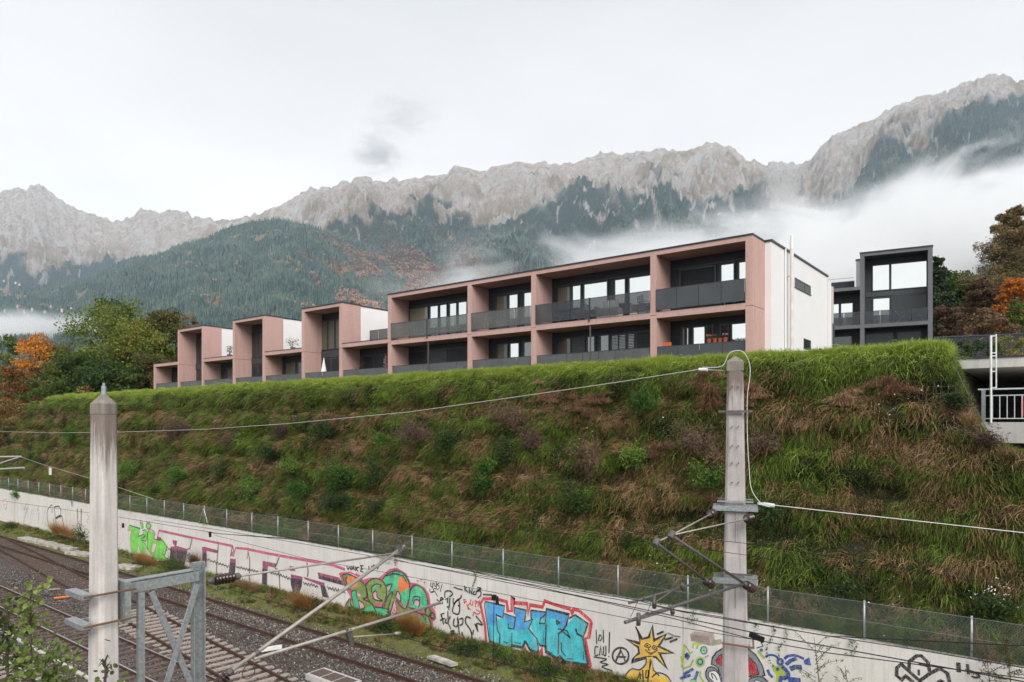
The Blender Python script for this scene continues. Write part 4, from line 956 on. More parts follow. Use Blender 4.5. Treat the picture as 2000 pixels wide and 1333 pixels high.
# 11 blue and lime doodles
g = GR('S')
for lm in ([(200,780),(230,500),(300,610),(330,580)], [(190,640),(210,760)], [(215,790),(300,760),(340,680)], [(330,540),(340,490),(390,470)], [(380,550),(400,490),(450,480)], [(430,820),(420,880),(470,960)]): g.line('lime', lm, .06)
for c_, r_ in (((468,565), 46), ((425,705), 58)):
    g.blob('lime' if r_ > 50 else 'dblue', c_, r_, r_*1.15); g.blob('dblue' if r_ > 50 else 'green', c_, r_*.68, r_*.8); g.blob('green', c_, r_*.35, r_*.4)
    if r_ < 50: g.blob('dblue', c_, 12)
for b_ in ([(240,630),(270,610),(285,630),(270,660),(240,630)], [(220,860),(340,790)], [(180,910),(310,865)], [(395,820),(360,920),(310,940)], [(360,920),(370,960)]): g.line('dblue', b_, .09)
g.blob('dblue', (493,645), 9); g.blob('dblue', (520,632), 9); g.blob('green', (340,950), 35, 25)
g.build('blue and lime green doodles of eyes and strokes left of the far mast')
# 12 grey red form behind the mast: a plain abstract mouth shape
g = GR('S')
sh = [(560,740),(570,660),(620,590),(720,530),(860,505),(1000,540),(1100,620),(1180,750),(1210,870),(1130,900),(1020,885),(700,960),(640,780),(600,750)]
g.fill('slate', sh); g.line('black', sh, .05, closed=True)
g.fill('dred', [(610,700),(660,625),(760,600),(1000,610),(1020,650),(1050,690),(1100,730),(1135,860),(1030,880),(1010,800),(680,760),(620,725)]); g.line('black', [(610,700),(660,625),(760,600),(1000,605),(1025,660),(1050,670),(1060,700),(1100,720),(1138,860),(1030,880)], .035)
g.fill('slate', [(490,830),(530,775),(600,780),(660,850),(700,960),(540,960),(500,900)]); g.line('black', [(700,960),(660,850),(600,780),(530,772),(492,830),(500,900),(545,960)], .045, smooth=True)
g.fill('white', [(530,830),(600,810),(670,880),(680,960),(580,960),(530,890)]); g.line('black', [(680,950),(650,860),(600,815),(535,830),(530,890),(590,955)], .035, smooth=True); g.line('black', [(630,930),(600,870),(560,850),(580,910)], .04, smooth=True)
g.fill('slate', [(1010,960),(1040,900),(1180,890),(1260,960)]); g.line('black', [(1005,955),(1050,900),(1180,892),(1265,965)], .045, smooth=True); g.fill('white', [(1070,960),(1110,925),(1200,960)]); g.line('black', [(1070,960),(1110,925),(1200,960)], .03)
g.build('grey and red cartoon-like shape with swirls behind the far mast')
# 13 blue strokes and lime figure to the right
g = GR('S')
g.fill('lime', [(1295,720),(1330,760),(1420,745),(1480,800),(1490,860),(1430,900),(1395,900),(1400,960),(1345,960),(1350,860),(1310,820)])
for b_, w_ in (([(1220,650),(1260,625),(1330,630),(1380,670)], .07), ([(1450,670),(1500,635),(1590,630),(1690,670)], .08), ([(1470,740),(1530,690),(1600,665)], .11), ([(1520,795),(1580,770),(1665,770)], .14), ([(1245,800),(1270,860),(1310,895)], .09), ([(1420,760),(1490,830),(1495,880),(1440,905),(1405,905),(1400,960)], .12), ([(1495,920),(1650,935)], .16)):
    g.line('dblue', b_, w_, smooth=len(b_) > 3)
g.line('dblue', [(1400+32*math.cos(a), 705+34*math.sin(a)) for a in [i*math.pi/8 for i in range(16)]], .07, closed=True)
g.fill('dblue', [(1685,690),(1755,650),(1780,750),(1700,735)]); g.blob('dblue', (1168,563), 22); g.line('lime', [(1130,570),(1210,665)], .08); g.blob('dblue', (1370,795), 22)
g.build('lime green figure with dark blue strokes right of the far mast')
# 14 black line drawing at the right
g = GR('5')
g.line('black', [(1020,1250),(1000,1150),(940,1090),(900,1088),(830,1140),(825,1230)], .09); g.line('black', [(915,1165),(1000,1185)], .06); g.line('black', [(915,1215),(918,1270)], .06)
g.line('black', [(825,1230),(755,1165),(715,1200),(712,1270),(760,1310),(795,1275),(870,1333)], .09); g.line('black', [(825,1230),(925,1320),(1020,1250),(1110,1205),(1180,1250),(1200,1333)], .09); g.line('black', [(1090,1333),(1120,1318),(1150,1333)], .08)
g.line('black', [(1280,1150),(1285,1240)], .10); g.line('black', [(1365,1165),(1375,1260)], .07); g.line('black', [(1380,1225),(1430,1240),(1475,1275),(1440,1290),(1400,1275)], .05, smooth=True)
g.build('thick black line drawing of a head with folded shapes at the right end')

# ------------------------------------------------------------------ chain-link fence on the wall
fence = empty('chain_link_fence', (-25, 22.15, WT), 'low chain-link fence with grey posts standing on the graffiti wall', 'fence')
px_ = [-139, -127, -115, -104, -94, -86, -79, -76.54, -74.1, -71.53, -68.96, -66.52, -64.09, -61.68, -59.2, -57.04, -54.4, -51.55, -48.98, -46.5, -43.92, -41.38, -38.79, -36.12, -33.56, -30.84, -28.35, -25.76, -23.07, -20.6, -17.76, -15.04, -12.45, -9.78, -7.12, -4.37, -1.77, .9, 3.5]
FT = 4.10
pme = None
for i, xp in enumerate(px_):
    if pme is None:
        mb = MB(); mb.tube([(0, 0, 0), (0, 0, FT-WT+.04)], .03, 8); o_ = mb.build('post', M['fence_post'], smooth=True); pme = o_.data; bpy.data.objects.remove(o_)
    o = bpy.data.objects.new('post', pme); COL.objects.link(o); o.parent = fence; o.matrix_parent_inverse = fence.matrix_basis.inverted(); o.location = (xp, 22.15, WT)
    if i < len(px_)-1:
        a, b = xp+.02, px_[i+1]-.02; mb = MB(); mb.add([(a, 22.12, WT+.03), (b, 22.12, WT+.03), (b, 22.12, FT), (a, 22.12, FT)], [(0, 1, 2, 3)]); mb.build('mesh_panel', M['chain'], fence)
for zz_ in (WT+.05, WT+.55, FT):
    mb = MB(); mb.tube([(-139, 22.11, zz_), (3.5, 22.11, zz_)], .006, 4); mb.build('tension_wire', M['fence_post'], fence)
for dx in (-.55, .55):
    mb = MB(); mb.tube([(-41.38+dx*.08, 22.1, FT-.15), (-41.38+dx, 22.1, WT)], .022, 6); mb.build('brace', M['fence_post'], fence)
# ------------------------------------------------------------------ pink terraced apartment building
YB, YG = 29.0, 30.45            # front edge of the concrete frame, glazing plane
ZR, ZSF = 17.12, 16.90          # roof top, soffit
ZS1, ZS0 = 14.30, 14.03         # middle slab
ZF, ZB = 11.45, 10.6
pb = empty('apartment_building', (-30, 34, 11.4), 'long pink concrete terraced apartment building with white end wall on top of the grass bank', 'building')
def part(name, mat, parent, *boxes):
    mb = MB()
    for b in boxes: mb.box(*b)
    return mb.build(name, mat, parent)
xF = [-62.86, -58.54, -54.30, -49.94, -45.61, -41.13, -36.74, -32.33, -25.65, -21.25, -14.48, -9.95]
FT_ = 0.30                       # fin thickness
tall = {1: 1, 3: 1, 5: 1}        # boxes between fin 1-2, 3-4, 5-6
# fins (each concrete cross wall), with the thin shadow joint at mid height
for i, x in enumerate(xF):
    hi = i >= 7 or i in (1, 2, 3, 4, 5, 6)
    x0, x1 = (x, x+FT_) if i in (0, 1, 3, 5) else ((x-.15, x+.15) if i in (7, 8, 9, 10) else (x-FT_, x))
    if i == 7: x0, x1 = x, x+FT_
    if i == 11: x0, x1 = x-FT_, x
    part('cross_wall', M['pink'], pb, (x0, x1, YB, YG+.1, ZB, 14.155))
    if hi: part('cross_wall', M['pink'], pb, (x0, x1, YB, YG+.1, 14.175, ZR-.02))
    else: part('cross_wall', M['pink'], pb, (x0, x1, YB, YG+.1, 14.17, 14.42))
# slabs
def slab(a, b, z0, z1, nm='floor_slab'):
    part(nm, M['pink'], pb, (a, b, YB+.004, YG+.1, z0, z1))
    if nm == 'floor_slab': part('decking', M['anth'], pb, (a+.02, b-.02, YB+.10, YG+.02, z1+.003, z1+.03))
for i in range(7, 11):
    a = xF[i]+(.3 if i == 7 else .15); b = xF[i+1]-(.3 if i == 10 else .15)
    slab(a, b, ZS0, ZS1); slab(a, b, ZSF, ZR-.02, 'roof_slab')
for i in (0, 2, 4, 6):
    a = xF[i]+(.3 if i == 0 else 0); b = xF[i+1]
    slab(a, b, 14.17, 14.42, 'roof_slab')
for i in (1, 3, 5):
    slab(xF[i]+.3, xF[i+1]-.3, ZSF, ZR-.02, 'roof_slab')
for i in range(11):      # ground terraces
    part('terrace_slab', M['anth'], pb, (xF[i]+.01, xF[i+1]-.31, YB+.05, YG+.1, ZB, ZF-.05))
# roof sheets
for a, b in ((xF[1], xF[2]), (xF[3], xF[4]), (xF[5], xF[6]), (xF[7], xF[11])):
    part('roof_edge', M['cap'], pb, (a-.03, b+.03, YB-.03, YG+.05, ZR-.018, ZR+.05))
for i in (0, 2, 4, 6): part('roof_edge', M['cap'], pb, (xF[i]-(.03 if i == 0 else -.01), xF[i+1]-.01, YB-.02, YG+.05, 14.422, 14.46))
# rear volumes in white render
YE = 39.9
for a, b in ((xF[1], xF[2]), (xF[3], xF[4]), (xF[5], xF[6])):
    part('rear_wall', M['white'], pb, (a+.02, b-.02, YG+.101, YE, ZB, ZR-.06))
    part('roof_sheet', M['cap'], pb, (a-.02, b+.02, YG+.06, YE+.05, ZR-.058, ZR+.02))
XE = -9.68
part('rear_wall', M['white'], pb, (xF[7]+.02, XE, YG+.101, YE, ZB, ZR-.02))
part('roof_sheet', M['cap'], pb, (xF[7]-.02, XE+.05, YG+.06, YE+.06, ZR-.018, ZR+.07))
for i in (0, 2, 4, 6):
    part('rear_wall', M['white'], pb, (xF[i]+.02, xF[i+1]-.02, YG+.101, YE, ZB, 14.30)); part('roof_sheet', M['cap'], pb, (xF[i]+.021, xF[i+1]-.021, YG+.06, YE, 14.302, 14.38))
# small rear projection beyond the white end wall
part('rear_annex', M['slab_conc'], pb, (-12, -9.47, YE+.15, YE+.45, ZB, 16.6)); part('rear_annex', M['white'], pb, (-12, -9.52, YE+.062, YE+.149, ZB, 16.9))
part('annex_blind', M['slat'], pb, (-9.47, -9.42, YE+.18, YE+.43, 12.2, 14.6))
# anthracite back walls of the loggias (frames for the windows)
def window(x0, x1, z0, z1, kind, y=YG):
    """one framed opening: frame bars, then a pane or a lowered slatted blind"""
    mb = MB(); f = .07
    for b in ((x0, x1, y-.03, y+.04, z1-f, z1), (x0, x1, y-.03, y+.04, z0, z0+f), (x0, x0+f, y-.029, y+.039, z0+f, z1-f), (x1-f, x1, y-.029, y+.039, z0+f, z1-f)): mb.box(*b)
    w_ = mb.build('window', M['frame'], cur['b'])
    mb = MB()
    if kind.startswith('slat'):
        mat = M['slat_l'] if kind.endswith('l') or kind.endswith('b') else M['slat']
        z = z1-f-.03
        while z > z0+f: mb.add([(x0+f, y-.045, z-.035), (x1-f, y-.045, z-.035), (x1-f, y-.005, z+.025), (x0+f, y-.005, z+.025)], [(0, 1, 2, 3)]); z -= .075
        o = mb.build('blind', mat, w_); mb = MB()
        mb.box(x0+f, x1-f, y, y+.01, z0+f, z1-f); mb.build('pane', M['gl_sky'] if kind.endswith('b') else M['gl_dark'], w_)
    else:
        mb.box(x0+f, x1-f, y, y+.012, z0+f, z1-f); mb.build('pane', M[kind], w_)
    return w_
cur = {'b': pb}
def loggia_back(x0, x1, z0, z1): part('back_wall', M['anth'], pb, (x0, x1, YG+.03, YG+.099, z0, z1))
for i in range(7, 11):
    a = xF[i]+(.3 if i == 7 else .15); b = xF[i+1]-(.3 if i == 10 else .15)
    loggia_back(a, b, ZS1, ZSF); loggia_back(a, b, ZF-.1, ZS0)
for i in range(0, 7):
    top = ZSF if i in tall else 14.17
    a = xF[i]+(.3 if i in (0, 1, 3, 5) else 0); b = xF[i+1]-(.3 if i in tall else 0)
    loggia_back(a, b, ZF-.1, top)
UZ = (ZS1+.02, 16.42); LZ = (ZF, 13.72)
def W(u0, u1, zz_, kind):
    xa, xb = x_at(u0, YG), x_at(u1, YG)
    return window(xa, xb, zz_[0], zz_[1], kind)
U_ = [(799, 837, 'gl_cur'), (839, 857, 'gl_sky'), (858, 874, 'gl_sky'), (877, 893, 'gl_sky'), (894, 913, 'gl_sky'),
      (968, 992, 'gl_curd'), (993, 1013, 'gl_sky'), (1022, 1046, 'gl_sky'),
      (1088, 1115.5, 'gl_curd'), (1116.5, 1136, 'gl_sky'), (1139, 1188, 'gl_sky'), (1199, 1223, 'gl_sky'), (1227, 1279, 'gl_sky'),
      (1327, 1399, 'slat'), (1406, 1436, 'gl_sky'), (1441, 1474, 'gl_sky')]
L_ = [(799, 838, 'slat'), (839, 873, 'slat_l'), (875, 918, 'slat'),
      (970, 993, 'gl_curd'), (995, 1015, 'gl_sky'), (1022, 1046, 'gl_blue'),
      (1086, 1116, 'gl_dark'), (1117, 1143, 'slat_l'), (1145.5, 1163, 'gl_blue'), (1171, 1191, 'gl_blue'), (1193, 1224, 'slatb'), (1225, 1241, 'slatb'), (1242, 1279, 'slat'),
      (1330, 1339, 'gl_curd'), (1339.5, 1347, 'gl_sky'), (1352, 1379, 'gl_sky'), (1380, 1394, 'brown_curtain'), (1406, 1424, 'brown_curtain'), (1427, 1474, 'gl_sky')]
for q in U_: W(q[0], q[1], UZ, q[2])
for q in L_: W(q[0], q[1], LZ, q[2])
# dark lintel band with a slim ledge above the upper windows
for i in range(7, 11):
    part('lintel', M['frame'], pb, (xF[i]+.31, xF[i+1]-.31, YG-.06, YG+.029, 16.44, 16.50))
# tall boxes: glazed two-storey fronts with a dark spandrel
for (u0, u1), kt, kb in (((403/4+280-1, 398), 'gl_dark', 'gl_dark'), ((490, 518), 'gl_dark', 'slat'), ((626, 669), 'gl_curd', 'slat')):
    xa, xb = x_at(u0, YG), x_at(u1, YG); n = 3 if kt == 'gl_curd' else 2
    for j in range(n): window(xa+(xb-xa)*j/n+.02, xa+(xb-xa)*(j+1)/n-.02, 14.35, 16.4, kt)
    part('spandrel', M['frame'], pb, (xa, xb, YG-.05, YG+.028, 13.82, 14.3))
    for j in range(2): window(xa+(xb-xa)*j/2+.02, xa+(xb-xa)*(j+1)/2-.02, ZF, 13.78, kb)
for u0, u1, kt in ((333, 348, 'gl_dark'), (433, 442, 'gl_dark'), (442.5, 456, 'gl_curd'), (557, 578, 'gl_curd'), (579, 592, 'gl_dark'), (707, 730, 'slat'), (731, 762, 'slat')):
    W(u0, u1, LZ, kt)
# balcony railings: posts, top rail and screen panels
def railing(x0, x1, z0, z1, mat, y=YB+.09, seg=1.0, posts=True, off=0):
    rl = MB(); rl.box(x0, x1, y-.02, y+.02, z1-.025, z1); rl.box(x0, x1, y-.02, y+.02, z0, z0+.03); r_ = rl.build('railing', M['frame'], cur['b'])
    n = max(1, round((x1-x0)/seg)); dx = (x1-x0)/n
    for i in range(n+1): xx = x0+i*dx; pst = MB(); pst.box(xx-.012, xx+.012, y+.012, y+.045, z0+.001, z1-.001); pst.build('railing_post', M['steel'] if mat == 'scr_a' else M['frame'], r_)
    for i in range(n):
        mb = MB(); mb.box(x0+i*dx+.014, x0+(i+1)*dx-.014, y-.008, y-.002, z0+.031, z1-.026); mb.build('screen_panel', M[mat], r_)
    return r_
bays = [(xF[i]+(.31 if i == 7 else .16), xF[i+1]-(.31 if i == 10 else .16)) for i in range(7, 11)]
for (a, b), mt_ in zip(bays, ('scr_a', 'scr_a', 'scr_d', 'scr_b')):
    if b-a > 5.5:
        m_ = (a+b)/2; railing(a, m_-.04, 14.38, 15.32, mt_, YB-.05, .95); railing(m_+.04, b, 14.38, 15.32, mt_, YB-.05, .95)
        part('railing_post', M['frame'], pb, (m_-.03, m_+.03, YB-.08, YB-.03, 14.2, 15.34)); part('railing_post', M['steel_d'], pb, (m_-.03, m_+.03, YB+.03, YB+.09, 11.5, ZS0))
    else: railing(a, b, 14.38, 15.32, mt_, YB-.05, .95)
    railing(a, b, 11.48, 12.74, 'scr_c' if mt_ != 'scr_b' else 'scr_b', YB+.09, .95)
for i in range(0, 7):
    a = xF[i]+(.31 if i in (0, 1, 3, 5) else .01); b = xF[i+1]-(.31 if i in tall else .01)
    railing(a, b, 11.48, 12.70, 'scr_c', YB+.09, 1.8)
# roof-terrace glass railing and dark terrace upstand between third box and main block
railing(x_at(722, YG+.5), x_at(757, YG+.5), 14.6, 15.45, 'scr_d', YG+.5, .95)
part('terrace_edge', M['cap'], pb, (-36.7, -32.4, YG-.4, YG+.4, 14.42, 14.60))
# end wall: slot window, louvre
mb = MB(); z0, z1, y0, y1 = 15.10, 15.66, 33.95, 37.0
def side(y0, y1, z0, z1, louv):
    fr = MB(); f = .06; X0, X1 = XE-.10, XE+.015
    for b in ((XE-.02, X1, y0, y1, z1-f, z1), (XE-.02, X1+.03, y0-.03, y1+.03, z0, z0+f*.7), (XE-.02, X1, y0, y0+f, z0+f, z1-f), (XE-.02, X1, y1-f, y1, z0+f, z1-f), (XE-.02, X1, (y0+y1)/2+.3, (y0+y1)/2+.38, z0+f, z1-f)): fr.box(*b)
    w_ = fr.build('window', M['frame'], pb); mb = MB()
    if louv:
        z = z0+.08
        while z < z1-.05: mb.box(XE+.002, XE+.05, y0+.05, y1-.05, z, z+.03); z += .085
        mb.build('louvre', M['slat'], w_); mb = MB()
    mb.box(XE-.001, XE+.004, y0+.02, y1-.02, z0+.02, z1-.02); mb.build('pane', M['gl_dark'] if not louv else M['interior'], w_)
ya, za = onx = (None, None)
def on_x(u, v, X):
    k = (u-1000)/FPX; Y = X*(CT+k*ST)/(k*CT-ST); D = Y*CT-X*ST; return Y, CAMH+(825-v)/FPX*D
(p0, q0), (p1, q1) = on_x(1552, 542, XE), on_x(1583, 577, XE)
(r0, s0) = on_x(1552, 562, XE)
side(p0, p1, s0, q0, False)
(p0, q0), (p1, q1) = on_x(1569.5, 661, XE), on_x(1583, 682, XE)
side(p0, p1, on_x(1569.5, 681, XE)[1], q0, True)
# flue and downpipe on the end wall
fy = on_x(1546.5, 600, XE+.25)[0]
mb = MB(); mb.lathe((XE+.25, fy, 11.2), (XE+.25, fy, 19), [(0, .08), (.03, .085), (5.9, .085), (5.92, .087), (5.93, .095), (5.97, .095), (5.98, .087), (6.0, .085), (6.36, .085), (6.38, .083), (6.39, .066), (6.42, .065), (6.56, .062), (6.58, .055)], 14); fl = mb.build('flue_pipe', M['flue'], pb, True)
for z_ in (12.6, 15.9): mb = MB(); mb.box(XE, XE+.34, fy-.02, fy+.02, z_, z_+.04); mb.box(XE+.04, XE+.08, fy-.3, fy+.12, z_, z_+.04); mb.build('flue_bracket', M['steel_l'], fl)
mb = MB(); mb.tube([(XE+.06, fy-.28, 11.2), (XE+.06, fy-.28, ZR+.02)], .04, 8); mb.build('downpipe', M['white'], pb)

# ------------------------------------------------------------------ things on the balconies
def at_floor(u, Y, z): return Vector((x_at(u, Y), Y, z))
def chair(name, loc, rz, mat, label, group=None):
    ch = empty(name, loc, label, 'chair', group); Mx = Matrix.Translation(loc) @ Matrix.Rotation(rz, 4, 'Z')
    def b(nm, fn): mb = MB(); fn(mb); mb.v = [tuple(Mx @ Vector(q)) for q in mb.v]; mb.build(nm, mat, ch)
    b('seat', lambda m: m.box(-.24, .24, -.24, .24, .40, .44))
    def back(m):
        m.bar((-.22, .24, .42), (-.24, .36, .95), .03, .03); m.bar((.22, .24, .42), (.24, .36, .95), .03, .03)
        for k_ in range(4): m.bar((-.22, .27+.025*k_, .55+.11*k_), (.22, .27+.025*k_, .55+.11*k_), .02, .07)
    b('backrest', back)
    for sx in (-1, 1):
        b('armrest', lambda m: (m.bar((sx*.25, -.2, .64), (sx*.25, .26, .64), .04, .025), m.bar((sx*.25, -.2, .42), (sx*.25, -.2, .64), .025, .025)))
        for sy in (-1, 1): b('leg', lambda m: m.bar((sx*.21, sy*.21, .41), (sx*.24, sy*.25, 0), .03, .03))
    return ch
def table(loc, sx, sy, h, mat, label):
    tb = empty('garden_table', loc, label, 'table'); p = Vector(loc)
    mb = MB(); mb.box(p.x-sx/2, p.x+sx/2, p.y-sy/2, p.y+sy/2, p.z+h-.04, p.z+h); mb.build('tabletop', mat, tb)
    for a in (-1, 1):
        for b in (-1, 1): mb = MB(); mb.bar((p.x+a*sx*.42, p.y+b*sy*.4, p.z+h-.04), (p.x+a*sx*.45, p.y+b*sy*.44, p.z), .04, .04); mb.build('leg', mat, tb)
table(at_floor(1112, 29.8, ZS1), 1.5, .7, .74, M['frame'], 'dark garden table on the upper balcony behind smoked glass')
chair('garden_chair', at_floor(1093, 29.8, ZS1), R(90), M['frame'], 'dark garden chair left of the table on the upper balcony')
chair('garden_chair', at_floor(1133, 29.9, ZS1), R(-90), M['steel_d'], 'dark garden chair right of the table on the upper balcony')
chair('folding_chair', at_floor(1262, 29.7, ZS1), R(150), M['white_p'], 'white folding chair at the right end of the smoked glass balcony')
chair('garden_chair', at_floor(952, 29.6, ZF), R(20), M['white_p'], 'white chair on the ground terrace beside the third pink fin')
chair('garden_chair', at_floor(785, 29.7, ZF), R(-30), M['steel_l'], 'pale chair on the ground terrace at the left end of the main block')
chair('garden_chair', at_floor(1200, 29.6, ZF), R(30), M['white_p'], 'white chair on the ground terrace under the smoked glass balcony')
# covered furniture on the upper balcony
p = at_floor(1192, 29.75, ZS1); mb = MB()
mb.prism([(-.55, -.35), (.55, -.35), (.5, .35), (-.5, .35)], 0, .55); mb.prism([(-.4, .0), (.45, .0), (.3, .33), (-.25, .33)], .55, .95); mb.v = [tuple(Vector(q)+p) for q in mb.v]
tag(mb.build('covered_armchair', M['fabric_w']), 'pale dust sheet over an armchair on the smoked glass balcony', 'covered chair')
# closed parasol
p = at_floor(632.5, 29.6, ZF)
ps = empty('parasol', p, 'closed white parasol standing on the terrace of the third pink box', 'parasol')
mb = MB(); mb.tube([p, p+Vector((0, 0, 2.25))], .025, 8); mb.build('pole', M['steel_l'], ps)
mb = MB(); mb.lathe(p+Vector((0, 0, 1.0)), p+Vector((0, 0, 2.4)), [(0, .23), (.1, .24), (.7, .12), (1.2, .03), (1.25, .01)], 10); mb.build('canopy', M['fabric_w'], ps)
mb = MB(); mb.lathe(p, p+Vector((0, 0, .1)), [(0, .25), (.08, .22)], 14); mb.build('base', M['grey_conc'], ps)
# flower pots on a shelf at the last lower balcony
M['fl_o'] = leafmat('orange_blossom', [(0.2, (0.75, 0.28, 0.05)), (0.8, (0.85, 0.45, 0.15))], 9); M['fl_p'] = leafmat('pink_blossom', [(0.2, (0.6, 0.18, 0.35)), (0.8, (0.75, 0.5, 0.6))], 9); M['fl_g'] = leafmat('pot_plant_leaves', [(0.2, (0.03, 0.07, 0.02)), (0.8, (0.09, 0.13, 0.04))], 9)
M['fl_d'] = leafmat('dried_plant', [(0.2, (0.10, 0.07, 0.04)), (0.8, (0.22, 0.14, 0.09))], 9)
def leafball(name, c, rx, ry, rz_, n, s, mat, parent=None, seed=1, smooth=False):
    rg = np.random.default_rng(seed); d = rg.normal(0, 1, (n, 3)); d /= np.linalg.norm(d, axis=1)[:, None]; r = rg.random(n)**.4
    P = np.array(c)+d*r[:, None]*np.array([rx, ry, rz_])
    return leafquads(name, P, s, mat, parent, rg)
def leafquads(name, P, s, mat, parent, rg, aspect=.55, droop=0.0, mi=None):
    n = len(P); a = rg.normal(0, 1, (n, 3)); a[:, 2] -= droop; a /= np.linalg.norm(a, axis=1)[:, None]
    b = np.cross(a, rg.normal(0, 1, (n, 3))); b /= np.linalg.norm(b, axis=1)[:, None]
    l = (s*rg.uniform(.55, 1.35, n))[:, None] if not isinstance(s, np.ndarray) else (s*rg.uniform(.7, 1.2, n))[:, None]
    V = np.stack([P-a*l*.5, P+b*l*aspect*.5-a*l*.05, P+a*l*.5, P-b*l*aspect*.5-a*l*.05], 1).reshape(-1, 3)
    F = np.arange(4*n).reshape(n, 4); return arr_mesh(name, V, F, mat, parent, mi)
part('flower_shelf', M['frame'], pb, (x_at(1374, 29.35), x_at(1426, 29.35), 29.25, 29.5, 12.72, 12.76))
for u, fm, lb in ((1385, 'fl_o', 'terracotta pot of orange flowers, leftmost on the balcony shelf'), (1396.5, 'fl_d', 'terracotta pot with a dry brown plant on the balcony shelf'), (1406, 'fl_g', 'terracotta pot of green leaves on the balcony shelf'), (1416.5, 'fl_p', 'terracotta pot of pale pink flowers on the balcony shelf')):
    p = at_floor(u, 29.37, 12.76); pt = empty('flower_pot', p, lb, 'potted plant', 'flower pots on the balcony shelf')
    mb = MB(); mb.lathe(p, p+Vector((0, 0, .2)), [(0, .07), (.16, .095), (.16, .105), (.19, .105)], 12); mb.build('pot', M['terra'], pt)
    leafball('foliage', p+Vector((0, 0, .25)), .12, .12, .09, 60, .07, M['fl_g'], pt, int(u)); leafball('blossom', p+Vector((0, 0, .33)), .14, .12, .06, 90, .045, M[fm], pt, int(u)+1)
def potplant(u, y, z, h, r, mat, label, seed, pot=True):
    p = at_floor(u, y, z); pt = empty('potted_shrub', p, label, 'plant')
    mb = MB(); mb.lathe(p, p+Vector((0, 0, .35)), [(0, .14), (.3, .18), (.35, .19)], 12); mb.build('pot', M['grey_conc'], pt)
    mb = MB(); rg = random.Random(seed)
    for k_ in range(7): mb.tube([p+Vector((0, 0, .3)), p+Vector((rg.uniform(-r, r)*.6, rg.uniform(-r, r)*.5, .3+h*.5)), p+Vector((rg.uniform(-r, r), rg.uniform(-r, r)*.6, .3+h*rg.uniform(.7, 1)))], [.012, .008, .004], 4)
    mb.build('stems', M['bark'], pt)
    leafball('foliage', p+Vector((0, 0, .3+h*.55)), r, r*.7, h*.5, 260, .07, mat, pt, seed)
potplant(703, 29.7, ZF, 1.9, .45, M['fl_d'], 'tall sparse potted shrub in front of the pink wall on the low terrace', 3)
potplant(753, 29.6, ZF, 1.9, .15, M['fl_p'], 'slim potted plant with reddish blooms beside the pink fin', 4)
potplant(1285, 29.5, ZS1, 1.0, .22, M['fl_d'], 'dry twiggy pot plant at the left end of the dark screened balcony', 5)
potplant(448, 30.2, 14.42, .75, .42, M['fl_g'], 'green potted bush on the low roof behind the first box', 6)
potplant(572, 30.2, 14.42, .75, .75, M['fl_g'], 'wide green bush on the low roof behind the second box', 7)
potplant(1008, 29.9, ZF, .9, .18, M['fl_g'], 'small green pot plant in front of the bright lower window', 8)
mb = MB(); p = at_floor(1300, 29.7, ZF); mb.box(p.x-.28, p.x+.28, p.y, p.y+.03, 12.0, 12.98); tag(mb.build('wooden_board', M['orange_p']), 'orange wooden board leaning at the pink wall of the last lower terrace', 'board')

# ------------------------------------------------------------------ dark grey house at the right
A9 = R(9.4); O_ = Vector((-12.65, 62.5, 0))
MD = Matrix.Translation(O_) @ Matrix.Rotation(A9, 4, 'Z')
db = empty('grey_house', MD @ Vector((0, 3, 11.7)), 'dark grey concrete house with large windows behind the white end wall', 'house')
def dpart(name, mat, parent, *boxes):
    mb = MB()
    for b in boxes: mb.box(*b, M=MD)
    return mb.build(name, mat, parent or db)
G = M['grey_conc']; d_ = 1.5
dpart('cross_wall', G, None, (0, .32, 0, d_, 11, 23.1)); dpart('cross_wall', G, None, (4.78, 5.1, 0, d_, 11, 23.1)); dpart('cross_wall', G, None, (-6.3, -6.0, 0, d_, 11, 20.4))
dpart('roof_slab', G, None, (.32, 4.78, .004, d_, 22.85, 23.1)); dpart('roof_edge', M['cap'], None, (-.04, 5.14, -.04, d_, 23.102, 23.2))
dpart('floor_slab', G, None, (.32, 4.78, .004, d_, 17.0, 17.3)); dpart('floor_slab', G, None, (-6.0, -.001, .004, d_, 17.0, 17.3)); dpart('roof_slab', G, None, (-6.0, -.001, .004, d_, 20.15, 20.42))
dpart('rear_wall', M['white'], None, (-.35, 4.9, d_+.1, 10, 11, 22.9)); dpart('rear_wall', M['grey_conc'], None, (-6.2, -.36, d_+.1, 9, 11, 20.3)); dpart('parapet', M['anth'], None, (-6.0, -.5, d_+.4, d_+.6, 20.42, 21.25))
dpart('roof_sheet', M['cap'], None, (-.4, 5.05, d_+.02, 10.05, 22.902, 23.0))
dpart('back_wall', M['anth'], None, (.32, 4.78, d_, d_+.09, 11, 22.85)); dpart('back_wall', M['anth'], None, (-6.0, -.001, d_, d_+.09, 11, 20.15))
def dwin(x0, x1, z0, z1, kind, y=d_):
    f = .08; w_ = dpart('window', M['frame'], db, (x0, x1, y-.07, y-.002, z1-f, z1), (x0, x1, y-.07, y-.002, z0, z0+f), (x0, x0+f, y-.069, y-.003, z0+f, z1-f), (x1-f, x1, y-.069, y-.003, z0+f, z1-f))
    if kind.startswith('slat'):
        mb = MB(); z = z1-f-.03
        while z > z0+f: mb.add([MD @ Vector(q) for q in ((x0+f, y-.08, z-.04), (x1-f, y-.08, z-.04), (x1-f, y-.03, z+.03), (x0+f, y-.03, z+.03))], [(0, 1, 2, 3)]); z -= .09
        mb.build('blind', M['slat'], w_)
    dpart('pane', M['gl_dark' if kind == 'slat' else kind], w_, (x0+f, x1-f, y-.04, y-.028, z0+f, z1-f))
